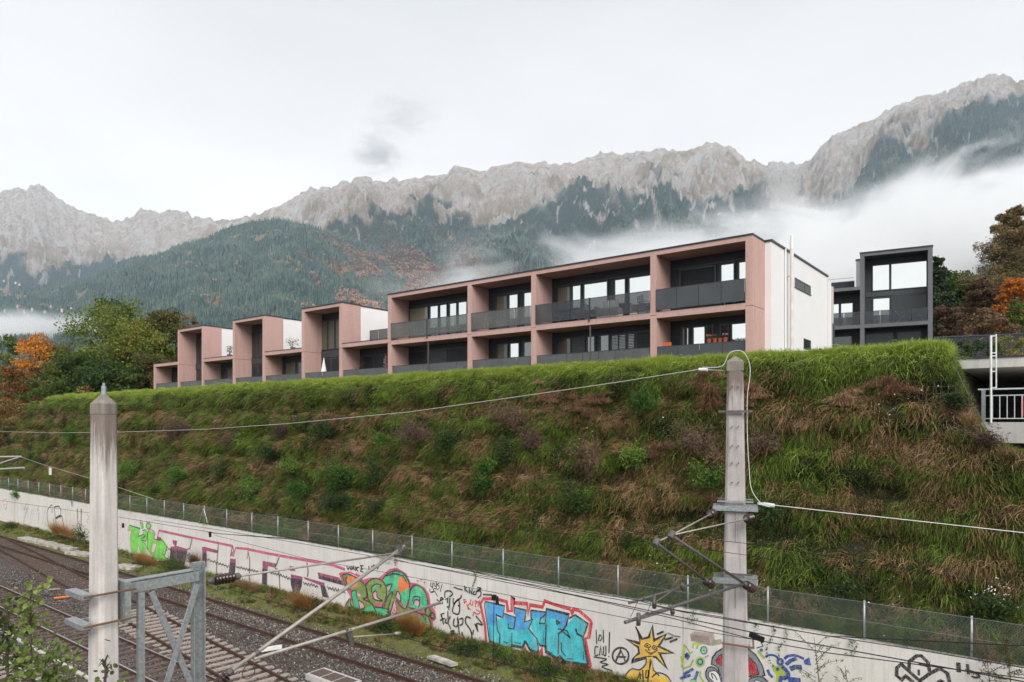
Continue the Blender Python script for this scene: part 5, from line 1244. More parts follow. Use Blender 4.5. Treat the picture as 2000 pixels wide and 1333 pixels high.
def dx(u, y=d_):     # local x of a measured column on the glazing
    k = (u-1000)/FPX; best = None
    lo, hi = -8, 8
    for _ in range(50):
        m_ = (lo+hi)/2; q = MD @ Vector((m_, y, 0)); D = q.y*CT-q.x*ST; lt = q.x*CT+q.y*ST
        if lt/D < k: lo = m_
        else: hi = m_
    return lo
dwin(dx(1703), dx(1738.5), 20.15, 22.35, 'gl_sky'); dwin(dx(1739), dx(1812), 20.15, 22.35, 'gl_sky')
dpart('spandrel', M['frame'], None, (.35, 4.76, d_-.06, d_-.001, 19.72, 20.1))
dwin(dx(1704), dx(1739), 17.3, 19.6, 'gl_sky'); dwin(dx(1741), dx(1815), 17.3, 19.7, 'slat')
dwin(dx(1688), dx(1745), 14.4, 16.7, 'slat'); dwin(dx(1752), dx(1800), 14.4, 16.7, 'slat')
dwin(dx(1624), dx(1640), 17.3, 19.4, 'gl_sky'); dwin(dx(1641), dx(1667), 17.3, 19.4, 'gl_sky'); dwin(dx(1628), dx(1665), 14.4, 16.6, 'gl_dark')
def drail(x0, x1, z0, z1, mat):
    r_ = dpart('railing', M['frame'], db, (x0, x1, -.02, .02, z1-.03, z1), (x0, x1, -.02, .02, z0, z0+.03)); n = max(1, round((x1-x0)/1.1)); dx_ = (x1-x0)/n
    for i in range(n): dpart('screen_panel', M[mat], r_, (x0+i*dx_+.02, x0+(i+1)*dx_-.02, -.008, 0, z0+.032, z1-.032))
drail(.34, 4.76, 17.32, 18.35, 'scr_d'); drail(-5.9, -.02, 17.32, 18.35, 'scr_d'); drail(.34, 4.76, 14.4, 15.5, 'scr_c'); drail(-5.9, -.02, 14.4, 15.5, 'scr_c')
r_ = dpart('roof_railing', M['steel'], None, (-5.9, -.5, .7, .73, 21.3, 21.34), (-5.9, -.5, d_+.45, d_+.48, 21.25, 21.30))
for i, (u, rz) in enumerate(((1757, 25), (1804, -20))):
    q = MD @ Vector((dx(u, .75), .75, 17.3)); ch = empty('butterfly_chair', q, ('white butterfly armchair at the left on the grey house balcony', 'white butterfly armchair at the right on the grey house balcony')[i], 'armchair', 'white butterfly chairs on the grey house balcony')
    Mx = Matrix.Translation(q) @ Matrix.Rotation(R(rz), 4, 'Z'); s_ = -1 if i else 1
    mb = MB(); pts = [(-.38*s_, -.3, .95), (-.38*s_, .3, 1.0), (0, -.28, .42), (0, .28, .42), (.36*s_, -.32, .62), (.36*s_, .32, .62)]
    mb.add([Mx @ Vector(p) for p in pts]+[Mx @ (Vector(p)+Vector((0, 0, -.03))) for p in pts], [(0, 2, 3, 1), (2, 4, 5, 3), (6, 7, 9, 8), (8, 9, 11, 10), (0, 1, 7, 6), (4, 10, 11, 5), (0, 6, 8, 2), (2, 8, 10, 4), (1, 3, 9, 7), (3, 5, 11, 9)]); mb.build('sling', M['fabric_w'], ch)
    for a in (-1, 1):
        mb = MB(); mb.tube([Mx @ Vector((-.38*s_, a*.3, .97)), Mx @ Vector((.3*s_, a*.28, 0))], .014, 6); mb.build('leg', M['steel_l'], ch)
        mb = MB(); mb.tube([Mx @ Vector((.36*s_, a*.32, .62)), Mx @ Vector((-.3*s_, a*.28, 0))], .014, 6); mb.build('leg', M['steel_l'], ch)
q = MD @ Vector((dx(1780, .7), .7, 17.3)); tb = empty('side_table', q, 'low round side table between the two white butterfly armchairs', 'side table')
mb = MB(); mb.lathe(q+Vector((0, 0, .3)), q+Vector((0, 0, .4)), [(0, .24), (.03, .24)], 14); mb.build('tabletop', M['steel_d'], tb); mb = MB(); mb.lathe(q, q+Vector((0, 0, .3)), [(0, .12), (.02, .03), (.3, .03)], 8); mb.build('leg', M['steel_d'], tb)

# ------------------------------------------------------------------ ramp, roof slab and railing at the right edge
gar = empty('covered_ramp', (2, 30, 8), 'covered concrete ramp with pale flat roof at the right edge behind the railing', 'ramp')
def gp(name, mat, *b): return part(name, mat, gar, *b)
gp('ramp_deck', M['slab_conc'], (-1.93, 14, 27.5, 36, 8.63, 9.30)); gp('roof_slab', M['slab_conc'], (-3.6, 14, 31.9, 44, 11.36, 11.72)); gp('roof_edge', M['cap'], (-3.7, 14, 31.86, 44, 11.722, 11.80))
gp('rear_wall', M['grey_conc'], (-4, 14, 43.5, 43.8, 8, 11.36)); gp('side_wall', M['slab_conc'], (.15, 14, 38.5, 38.8, 8.5, 10.55)); gp('column', M['slab_conc'], (-.75, -.6, 37, 37.15, 9.3, 11.36)); gp('ramp_floor', M['grey_conc'], (-4, 14, 36.01, 44, 8.4, 8.9)); gp('foundation', M['grey_conc'], (-1.9, 14, 29, 36, -.2, 8.62))
gp('side_wall', M['grey_conc'], (-3.9, -3.6, 31.9, 43.5, 8.4, 11.35))
x0 = x_at(1917, 27.6)
rl = empty('steel_railing', (x0, 27.6, 9.3), 'galvanised railing with vertical bars on the concrete ramp edge', 'railing')
mb = MB(); mb.bar((x_at(1910, 27.6), 27.6, 10.38), (8, 27.6, 10.38), .07, .045); mb.build('handrail', M['steel_l'], rl)
mb = MB(); mb.bar((x0+.1, 27.6, 10.17), (8, 27.6, 10.17), .03, .03); mb.build('upper_rail', M['steel_l'], rl)
mb = MB(); mb.bar((x0+.1, 27.6, 9.42), (8, 27.6, 9.42), .03, .03); mb.build('lower_rail', M['steel_l'], rl)
mb = MB(); mb.box(x0, x0+.11, 27.56, 27.64, 9.3, 10.36); mb.build('end_post', M['steel'], rl)
xx = x0+.30
while xx < 3: mb = MB(); mb.box(xx-.012, xx+.012, 27.59, 27.61, 9.435, 10.155); mb.build('baluster', M['steel_l'], rl); xx += .195
xp = x_at(1935.5, 27.45); lad = empty('ladder_pole', (xp, 27.45, 9.3), 'slim white double pole with rungs standing before the ramp railing', 'pole')
mb = MB(); mb.tube([(xp, 27.45, 9.28), (xp, 27.45, 12.12)], .035, 8); mb.build('pole', M['white_p'], lad); mb = MB(); mb.tube([(xp+.14, 27.45, 10.4), (xp+.14, 27.45, 12.15)], .02, 6); mb.build('thin_pole', M['white_p'], lad)
for z_ in (10.42, 10.95, 11.45, 11.55, 12.1): mb = MB(); mb.bar((xp, 27.45, z_), (xp+.14, 27.45, z_), .04, .035); mb.build('rung', M['white_p'], lad)
p = at_d(2002, 772, 27); mb = MB(); mb.box(p.x-.12, p.x+.4, p.y, p.y+.1, 9.55, 10.35); tag(mb.build('red_panel', M['red_p']), 'small red panel behind the railing at the right picture edge', 'panel')
# lamp post in front of the trees
p = at_d(1955.5, 645, 62); lp = empty('lamp_post', (p.x, p.y, 11.8), 'slim white lamp post with crossbar in front of the orange maple', 'lamp post')
zt = at_d(1955, 598, 62).z
mb = MB(); mb.tube([(p.x, p.y, 11.8), (p.x, p.y, zt)], [.07, .045], 8); mb.build('pole', M['white_p'], lp); mb = MB(); mb.bar((p.x-.45, p.y-.2, zt), (p.x+.45, p.y+.2, zt), .12, .06); mb.build('crossbar', M['white_p'], lp)
mb = MB(); mb.bar((p.x-.3, p.y-.45, zt-1.2), (p.x+.35, p.y-.3, zt-1.4), .5, .35); mb.build('pennant', pm('pale_red_cloth', (.6, .25, .2)), lp)
# dark mesh fence behind the bank crest
hf = empty('dark_fence', (4, 40, 11.7), 'low dark mesh fence between the grey house and the trees', 'fence')
pa, pb_ = at_d(1825, 660, 52), at_d(2060, 650, 48)
mb = MB(); mb.tube([pa, pb_], .06, 6); mb.build('top_rail', M['frame'], hf)
for i in range(9): q = pa.lerp(pb_, i/8); mb = MB(); mb.box(q.x-.03, q.x+.03, q.y-.03, q.y+.03, 11.6, q.z); mb.build('post', M['frame'], hf)
for i in range(8):
    q, s_ = pa.lerp(pb_, i/8), pa.lerp(pb_, (i+1)/8); mb = MB(); mb.add([(q.x, q.y, 11.7), (s_.x, s_.y, 11.7), (s_.x, s_.y, s_.z), (q.x, q.y, q.z)], [(0, 1, 2, 3)]); mb.build('mesh_panel', M['scr_d'], hf)
# ------------------------------------------------------------------ near mast with bracket and cantilever
def mast_body(cx, cy, z0, z1, w0, w1, d0, d1, ch, parent, rz, mt='mast_conc'):
    """tapered concrete mast, rectangular with chamfered corners"""
    def ring(w_, d_, z):
        c = ch; pts = [(-w_/2+c, -d_/2), (w_/2-c, -d_/2), (w_/2, -d_/2+c), (w_/2, d_/2-c), (w_/2-c, d_/2), (-w_/2+c, d_/2), (-w_/2, d_/2-c), (-w_/2, -d_/2+c)]
        Rm = Matrix.Rotation(rz, 3, 'Z'); return [Rm @ Vector((a, b, 0)) + Vector((cx, cy, z)) for a, b in pts]
    zs_ = np.linspace(z0, z1, 12); mb = MB(); vv = []
    for z in zs_:
        t = (z-z0)/(z1-z0); vv += ring(w0+(w1-w0)*t, d0+(d1-d0)*t, z)
    ff = []
    for i in range(len(zs_)-1):
        for j in range(8): ff.append((i*8+j, i*8+(j+1) % 8, (i+1)*8+(j+1) % 8, (i+1)*8+j))
    ff += [tuple(range(7, -1, -1)), tuple(range((len(zs_)-1)*8, len(zs_)*8))]
    mb.add(vv, ff); return mb.build('mast_body', M[mt], parent)
MX, MY = -9.36, 3.71
m1 = empty('catenary_mast', (MX, MY, -.2), 'near concrete railway mast with pointed cap in front of the tracks at the left', 'mast')
RZ1 = R(14)
mast_body(MX, MY, -.2, 9.40, .345, .24, .345, .24, .045, m1, RZ1)
mb = MB(); a = .132
Rm = Matrix.Rotation(RZ1, 3, 'Z')
b8 = [(-.077, -.121), (.077, -.121), (.121, -.077), (.121, .077), (.077, .121), (-.077, .121), (-.121, .077), (-.121, -.077)]
vv = [Rm @ Vector((x*1.03, y*1.03, 0))+Vector((MX, MY, z)) for z in (9.40, 9.53) for x, y in b8] + [Rm @ Vector((x*.12, y*.12, 0))+Vector((MX, MY, 9.655)) for x, y in b8]
mb.add(vv, [(i, (i+1) % 8, 8+(i+1) % 8, 8+i) for i in range(8)]+[(8+i, 8+(i+1) % 8, 16+(i+1) % 8, 16+i) for i in range(8)]+[tuple(range(16, 24)), tuple(range(7, -1, -1))]); mb.build('mast_cap', M['mast_top'], m1)
mb = MB(); mb.lathe((MX, MY, 9.63), (MX, MY, 9.8), [(0, .028), (.12, .028), (.12, .016), (.16, .016)], 10); mb.build('cap_pin', M['steel'], m1)
# weathered stain band below the cap
# bracket clamps around the mast
br = empty('mast_bracket', (MX, MY, 7.0), 'galvanised lattice bracket clamped to the near mast', 'bracket')
hw = .165
for z in (7.22, 6.86):
    mb = MB(); mb.box(MX-.30, MX+.20, MY-.33, MY-.21, z-.05, z+.01); mb.box(MX-.30, MX+.20, MY-.225, MY-.21, z-.09, z-.04); o = mb.build('clamp_angle', M['steel'], br)
    for sx in (-1, 1): mb = MB(); mb.tube([(MX+sx*.20, MY-.30, z-.02), (MX+sx*.20, MY+.30, z-.02)], .014, 6); mb.build('tie_rod', flat('rusty_tie_rod', (.16, .09, .05)) if sx > 0 else M['steel'], o)
mb = MB(); mb.box(MX-.12, MX+.20, MY+.17, MY+.24, 6.78, 7.30); mb.build('mount_plate', M['steel'], br)
SY = 4.87                                          # strut position, out towards the track
mb = MB(); mb.bar((MX+.1, MY+.24, 7.20), (MX+.1, SY, 7.20), .06, .13); mb.bar((MX+.06, MY+.24, 7.285), (MX+.06, SY, 7.285), .13, .015); mb.build('top_beam', M['steel'], br)
mb = MB(); mb.bar((MX+.1, MY+.24, 5.50), (MX+.1, SY, 5.50), .06, .16); mb.build('bottom_beam', M['steel'], br)
mb = MB(); mb.box(MX+.03, MX+.05, SY-.07, SY+.09, 5.3, 7.38); mb.box(MX+.05, MX+.13, SY-.07, SY-.055, 5.3, 7.38); mb.box(MX+.05, MX+.13, SY+.075, SY+.09, 5.3, 7.38); mb.build('outer_strut', M['steel'], br)
mb = MB(); mb.box(MX+.07, MX+.13, 4.07, 4.15, 5.58, 7.12); mb.build('inner_strut', M['steel'], br)
for (a, b), off in ((((MY+.52), 7.10), ((SY-.05), 5.56)), .03), ((((SY-.04), 7.18), ((MY+.6), 5.56)), .06):
    mb = MB(); mb.bar((MX+.1+off, a[0] if isinstance(a, tuple) else a, 7.10), (MX+.1+off, b[0] if isinstance(b, tuple) else b, 5.58), .02, .075); mb.build('brace', M['steel'], br)
def insulator(parent, a, b, r=.075, ribs=6):
    a, b = Vector(a), Vector(b); L = (b-a).length; prof = [(0, .02), (.04, .045), (.08, .045), (.08, .03)]
    st_ = .10; n = ribs; w_ = (L-.2)/n
    for i in range(n): z = st_+i*w_; prof += [(z, .034), (z+w_*.25, r), (z+w_*.55, r), (z+w_*.75, .034)]
    prof += [(L-.09, .034), (L-.09, .05), (L-.03, .05), (L, .02)]
    ins = empty('line_insulator', a, None, None)
    mb = MB(); mb.lathe(a, b, prof[4:-4], 16); o = mb.build('insulator', M['insul'], parent, True)
    mb = MB(); mb.lathe(a, b, prof[:4], 12); mb.lathe(a, b, prof[-4:], 12); mb.build('insulator_cap', M['steel_d'], o); bpy.data.objects.remove(ins)
    return o
# cantilever of the near mast
cx_ = MX+.12
ct = empty('cantilever', (cx_, SY+.1, 5.7), 'pale steel cantilever tubes of the near mast reaching over the nearest track', 'cantilever')
wy_, mz = 8.55, 6.98
insulator(ct, (cx_, SY+.12, 7.10), (cx_, SY+.62, 7.09)); insulator(ct, (cx_, SY+.08, 5.52), (cx_, SY+.50, 5.78))
mb = MB(); mb.tube([(cx_, SY+.62, 7.09), (cx_, wy_, 6.97)], .017, 8); mb.build('top_tie', M['tube_l'], ct, True)
mb = MB(); mb.tube([(cx_, SY+.46, 5.76), (cx_, wy_+.13, 7.07)], .030, 10); mb.build('cantilever_tube', M['tube_l'], ct, True)
mb = MB(); mb.tube([(cx_, 5.70, 5.84), (cx_, 9.62, 5.86)], .026, 10); mb.tube([(cx_, 9.60, 5.86), (cx_, 9.66, 5.86)], .03, 10, M['wire']); mb.build('register_tube', M['tube_l'], ct, True)
mb = MB(); mb.tube([(cx_-.05, 7.45, 5.72), (cx_-.05, 8.52, 5.52)], .013, 8); mb.tube([(cx_-.05, 8.50, 5.53), (cx_-.05, 8.62, 5.51)], .03, 6); mb.build('steady_arm', M['tube_l'], ct, True)
mb = MB(); mb.bar((cx_, 7.42, 5.86), (cx_-.02, 7.50, 5.60), .05, .10); mb.tube([(cx_, 7.36, 5.88), (cx_, 7.40, 5.88)], .037, 10); mb.tube([(cx_, 8.45, 6.93), (cx_, 8.65, 7.05)], .045, 8); mb.bar((cx_, 8.52, 6.90), (cx_, 8.56, 7.10), .08, .06); mb.tube([(cx_, 5.72, 5.90), (cx_, 5.78, 5.93)], .042, 10); mb.build('clamps', M['steel_d'], ct)
mb = MB(); mb.tube([(cx_+.02, 5.6+.1*math.cos(a), 5.78-.1+.1*math.sin(a)) for a in [i*math.pi/6 for i in range(13)]], .006, 5); mb.tube([(cx_+.02, 7.3+.1*math.cos(a), 5.72+.1*math.sin(a)) for a in [i*math.pi/6 for i in range(13)]], .006, 5); mb.build('jumper_loop', M['wire'], ct)

# ------------------------------------------------------------------ far mast
QX, QY = -5.95, 16.15
m2 = empty('catenary_mast', (QX, QY, -.2), 'tall tapered concrete railway mast at the right in front of the bank', 'mast')
RZ2 = R(38-18)
mast_body(QX, QY, -.2, 10.50, .70, .36, .50, .32, .05, m2, RZ2, 'mast2_conc')
mb = MB(); Rm = Matrix.Rotation(RZ2, 3, 'Z')
def rr(wd, dp, z): return [Rm @ Vector((a*wd/2, b*dp/2, 0))+Vector((QX, QY, z)) for a, b in ((-1, -1), (1, -1), (1, 1), (-1, 1))]
vv = rr(.375, .335, 10.50)+rr(.375, .335, 10.72)+rr(.02, .02, 10.86)
mb.add(vv, [(3, 2, 1, 0)]+[(i, (i+1) % 4, 4+(i+1) % 4, 4+i) for i in range(4)]+[(4+i, 4+(i+1) % 4, 8+(i+1) % 4, 8+i) for i in range(4)]+[(8, 9, 10, 11)]); mb.build('mast_cap', M['mast_top'], m2)
def q2(a, b, z): return Rm @ Vector((a, b, 0))+Vector((QX, QY, z))
def crossarm(z, half, hgt, mat=M['steel']):
    d = .24+.012*(10.5-z); mb = MB(); mb.bar(q2(-half, -d, z), q2(half, -d, z), .05, hgt); mb.bar(q2(-half, d, z), q2(half, d, z), .05, hgt*.7); return mb.build('crossarm', mat, m2)
crossarm(9.55, .38, .05, M['steel_d'])
for z, h_ in ((7.30, .12), (7.46, .035)): crossarm(z, .50 if h_ > .05 else .40, h_)
for z in (5.62,): crossarm(z, .50, .13)
crossarm(5.78, .38, .04, M['steel_d'])
mb = MB()
for z in (10.13, 9.2, 8.75, 8.35, 7.9):
    for a in (-.07, .07): mb.tube([q2(a, -.19-.012*(10.5-z), z), q2(a, -.23-.012*(10.5-z), z)], .018, 6)
mb.build('bolts', M['steel_d'], m2)
mb = MB(); mb.tube([q2(0, -.265, 7.2), q2(0, -.285, 6.5)], .006, 4); mb.tube([q2(0, -.31, 5.5), q2(0, -.315, 5.0)], .006, 4); mb.build('earth_wire', M['wire'], m2)
# cantilevers: two side by side
WYm = 11.5
J = [on_y(1311, 1046, 12.7), on_y(1281, 1060, 12.4)]; TIP = [on_y(1221, 1216, 11.05), on_y(1229, 1178, 11.3)]
UP = [q2(.40, -.34, 7.12), q2(-.47, -.34, 7.20)]; LO = [q2(.42, -.38, 5.46), q2(-.50, -.38, 5.50)]
def canti(i, label):
    c_ = empty('cantilever', LO[i], label, 'cantilever'); j = J[i]; up = UP[i]; lo = LO[i]; tip = TIP[i]
    d = (J[0]-up).normalized(); insulator(c_, up, up+d*.42, .105, 4)
    mb = MB(); mb.tube([up+d*.36, J[0]], .016, 8)
    if i: mb.tube([J[0], J[1]], .016, 8)
    mb.build('top_stay', M['tube_l'], c_, True)
    d = (j-lo).normalized(); insulator(c_, lo, lo+d*.52, .105, 5)
    mb = MB(); mb.tube([lo+d*.46, j], .028, 10); mb.build('strut_tube', M['steel_d'], c_, True)
    s0 = lo+d*.52
    mb = MB(); mb.tube([s0, tip], .033 if i == 0 else .026, 10); mb.build('register_tube', M['steel_d'], c_, True)
    e0, e1 = (on_y(1247, 1211, 11.15), on_y(1312, 1190, 12.1)) if i == 0 else (on_y(1278, 1178, 11.6), on_y(1331, 1142, 12.5))
    mb = MB(); mb.tube([e0, e1], .014, 8); mb.bar(e0+Vector((0, 0, .12)), e0+Vector((0, 0, -.10)), .05, .07); mb.bar(e1+Vector((0, 0, .02)), e1+Vector((0, .05, -.10)), .06, .06); mb.build('steady_arm', M['steel_d'], c_, True)
    mb = MB(); mb.tube([j+Vector((0, -.07, -.05)), j+Vector((0, .07, .05))], .065, 8); mb.tube([s0.lerp(tip, .32), s0.lerp(tip, .34)], .042, 8); mb.tube([s0.lerp(tip, .84), s0.lerp(tip, .86)], .045, 8); mb.build('clamps', M['steel_d'], c_)
    mb = MB(); mb.tube([j+Vector((.02, 0, -.08)), s0.lerp(tip, .85)] if i == 0 else [s0.lerp(tip, .9), TIP[0]+Vector((0, .2, .05))], .005, 4); mb.build('hanger_wire', M['wire'], c_)
canti(0, 'right one of the two dark steel cantilevers on the far mast'); canti(1, 'left one of the two dark steel cantilevers on the far mast')
# beacon / lamp box clamped on the mast
zb_ = at_d(1390, 1250, 16.2).z
lb_ = empty('box_lamp', q2(-.75, -.3, zb_), 'rusty grey box lamp on an arm clamped to the far mast', 'lamp')
mb = MB(); mb.v = []; c0 = q2(-.72, -.32, zb_+.02)
mb.add([c0+Vector(q) for q in ((-.24, -.12, -.1), (.24, -.12, -.12), (.24, .16, -.12), (-.24, .16, -.1), (-.26, -.14, .06), (.2, -.14, .1), (.2, .16, .1), (-.26, .16, .06))], [(0, 3, 2, 1), (4, 5, 6, 7), (0, 1, 5, 4), (1, 2, 6, 5), (2, 3, 7, 6), (3, 0, 4, 7)]); mb.build('lamp_housing', M['slp_light'], lb_)
mb = MB(); mb.bar(c0+Vector((.2, 0, -.1)), q2(-.3, -.36, zb_-.02), .07, .1); mb.build('lamp_arm', M['tube_l'], lb_)
mb = MB(); mb.bar(q2(-.42, -.37, zb_-.05), q2(.42, -.37, zb_-.10), .03, .04); mb.bar(q2(.40, -.37, zb_-.10), q2(.40, .3, zb_-.02), .04, .05); mb.build('clamp_strap', flat('rusty_strap', (.18, .10, .07)), lb_)

# ------------------------------------------------------------------ wires
def wire(name, pts, r, mat, label, cat='wire'):
    mb = MB(); mb.tube(pts, r, 5); return tag(mb.build(name, mat), label, cat)
def sagw(a, b, sag, n=20):
    a, b = Vector(a), Vector(b); return [a.lerp(b, i/n)+Vector((0, 0, -4*sag*(i/n)*(1-i/n))) for i in range(n+1)]
# pale feeder from the far mast top away to the left
tp = q2(-.25, 0, 10.52)
pts = [tp, on_y(1365, 722, 16.0), on_y(1200, 748, 16.0), on_y(1000, 777, 16.0), on_y(800, 805, 16.0), on_y(560, 828, 16.0), on_y(400, 839, 16.0), on_y(230, 844.5, 16.0), on_y(100, 846, 16.0), on_y(0, 843, 16.0), on_y(-120, 836, 16.0), on_y(-300, 826, 16.0)]
wr = empty('feeder_wire', tp, 'long pale wire sagging from the top of the far mast to the left', 'wire')
mb = MB(); mb.tube(pts, .010, 5); mb.build('cable', M['wire_l'], wr)
mb = MB(); mb.tube([pts[1], pts[1].lerp(tp, .35)], .04, 8); mb.build('end_clamp', M['white_p'], wr)
# white jumper looping over the mast head
loop = [on_y(1372, 718, 15.9), q2(-.30, -.1, 10.62), q2(-.12, -.15, 10.92), q2(.15, -.15, 10.95), q2(.30, -.1, 10.72), q2(.33, -.1, 10.4), q2(.27, -.12, 9.9), q2(.27, -.14, 9.0), q2(.31, -.16, 8.2), q2(.36, -.18, 7.75), q2(.55, -.2, 7.45), q2(.75, -.25, 7.36)]
def smooth3(P_, n=6):
    q = [P_[0]]+list(P_)+[P_[-1]]; o_ = []
    for i in range(1, len(q)-2):
        for k_ in range(n):
            t_ = k_/n; a_, b_, c_, d_ = q[i-1], q[i], q[i+1], q[i+2]
            o_.append(.5*(2*b_+(c_-a_)*t_+(2*a_-5*b_+4*c_-d_)*t_*t_+(3*b_-a_-3*c_+d_)*t_**3))
    return o_+[P_[-1]]
mb = MB(); mb.tube(smooth3([Vector(p) for p in loop]), .008, 6); tag(mb.build('jumper_cable', M['wire_w']), 'white jumper cable looping over the head of the far mast', 'cable')
a = q2(.5, -.1, 7.42); b = at_d(2000, 1041, 15.0); c_ = at_d(2300, 1078, 14.0)
fw = empty('feeder_wire', a, 'white wire running from the far mast to the right edge', 'wire')
mb = MB(); mb.tube([a, at_d(1510, 987, 16.2), b, c_], .008, 6); mb.build('cable', M['wire_w'], fw); mb = MB(); mb.bar(a, at_d(1500, 986, 16.2), .05, .06); mb.tube([at_d(1490, 985, 16.2), at_d(1512, 988, 16.2)], .05, 8); mb.build('end_clamp', M['steel_l'], fw)
def along(Y, pairs, r, label, ext=True, mat=None):
    pts = [on_y(u, v, Y) for u, v in pairs]; return wire('overhead_wire', pts, r, mat or M['wire'], label, 'wire')
# main-track catenary (plane of the far cantilever)
along(WYm, [(2300, 1385), (2000, 1325), (1620, 1276), (1475, 1250), (1310, 1207), (1120, 1163), (1000, 1140), (800, 1100), (645, 1060), (430, 1043), (230, 1010), (0, 978), (-200, 940)], .008, 'upper dark overhead wire crossing the green wall letters and the far mast')
along(WYm, [(2300, 1330), (2000, 1262), (1620, 1243), (1330, 1195), (1240, 1172), (1120, 1153), (900, 1112), (780, 1088), (560, 1052), (405, 1041)][::-1], .008, 'dark overhead wire following the wall top left of the far mast')
along(WYm-.3, [(2200, 1345), (2000, 1305), (1800, 1271), (1600, 1240), (1400, 1204), (1333, 1194), (1120, 1156), (900, 1118), (760, 1093), (600, 1064), (455, 1040), (300, 1016)][::-1], .007, 'second dark overhead wire along the top edge of the wall')
along(WYm+.1, [(1475, 1250), (1250, 1213), (1150, 1193), (905, 1146), (750, 1118), (600, 1092), (420, 1046)][::-1], .006, 'thin contact wire hanging below the far cantilevers')
# wires over track by the wall
along(14.6, [(2300, 1262), (2000, 1181), (1700, 1128), (1460, 1085), (1280, 1060), (900, 1024), (560, 985), (300, 952), (0, 915), (-200, 890)], .006, 'thin upper wire passing in front of the dark lower bank')
along(14.6, [(2300, 1240), (2000, 1150), (1700, 1100), (1460, 1062), (1280, 1043), (900, 1006), (560, 968), (230, 930), (45, 892)], .006, 'thin topmost wire crossing the lower bank behind the far mast')
# near catenary (plane of the near cantilever)
along(8.5, [(82, 1043), (230, 1084), (432, 1147), (615, 1200), (760, 1238), (900, 1275), (1100, 1327), (1300, 1380)], .008, 'dark contact wire above the nearest track held by the near cantilever')
along(8.5, [(-100, 930), (0, 950), (200, 987), (400, 1022), (560, 1050), (785, 1087), (900, 1112), (1100, 1158), (1300, 1200), (1500, 1242), (1800, 1296), (2100, 1350)], .007, 'thin messenger wire passing through the head of the near cantilever')
wire('overhead_wire', [on_y(20, 985, 19.0), on_y(140, 1018, 18.5), on_y(177, 1028, 18.4)], .005, M['wire_l'], 'short thin pale wire far left in front of the wall')
for u0, v0, lb in ((240, 1025, 'small dark hanger clip on the wire in front of the green letters'), (410, 1042, 'small dark hanger clip on the wire above the white letters'), (970, 1170, 'small dark hanger clip on the wire above the blue letters')):
    p = on_y(u0, v0, WYm); mb = MB(); mb.bar(p+Vector((0, 0, .05)), p+Vector((0.02, 0, -.12)), .04, .07); tag(mb.build('hanger_clip', M['wire']), lb, 'clip')
mb = MB(); p = on_y(965, 1168, 11.5); mb.tube([p, on_y(963, 1298, 11.5)], .008, 5); mb.box(p.x-.04, p.x+.04, p.y-.04, p.y+.04, p.z-.05, p.z+.06); tag(mb.build('dropper_wire', M['wire']), 'thin vertical dropper between two wires left of the blue letters', 'wire')
mb = MB(); p = on_y(1478, 1246, 11.5); mb.bar(p+Vector((-.12, 0, .04)), p+Vector((.12, 0, -.02)), .04, .09); mb.tube([p+Vector((.05, 0, -.02)), p+Vector((.10, 0, -.12)), p+Vector((.0, 0, -.17))], .01, 5); tag(mb.build('wire_clamp', M['wire']), 'dark clamp where two wires meet just right of the far mast', 'clamp')
# far cantilever at the left edge
c3 = empty('cantilever', on_y(20, 905, 11.3), 'pale far cantilever tubes at the left picture edge above the wall', 'cantilever')
A = [on_y(-30, 893, 11.3), on_y(41, 892, 11.3)]; B = [on_y(-30, 915, 11.3), on_y(38, 893, 11.3)]; C_ = [on_y(-30, 918, 11.3), on_y(47, 914, 11.3)]
for pp in (A, B, C_): mb = MB(); mb.tube(pp, .035, 6); mb.build('tube', M['wire_l'], c3)
m3x = on_y(-34, 900, 11.3)
m3 = empty('catenary_mast', (m3x.x, m3x.y, -.2), 'distant mast just outside the left edge', 'mast'); mb = MB(); mb.tube([(m3x.x, m3x.y, -.2), (m3x.x, m3x.y, 10)], [.22, .15], 8); mb.build('mast_body', M['mast_conc'], m3)
along(13.2, [(41, 893), (85, 908), (177, 935), (230, 952), (300, 975)], .007, 'thin pale wire leaving the far left cantilever', mat=M['wire_l'])
p = on_y(98, 917, 13.2); mb = MB(); mb.box(p.x-.09, p.x+.09, p.y-.03, p.y+.03, p.z-.28, p.z+.08); tag(mb.build('wire_weight', M['white_p']), 'small pale tag hanging on the far left wire', 'tag')
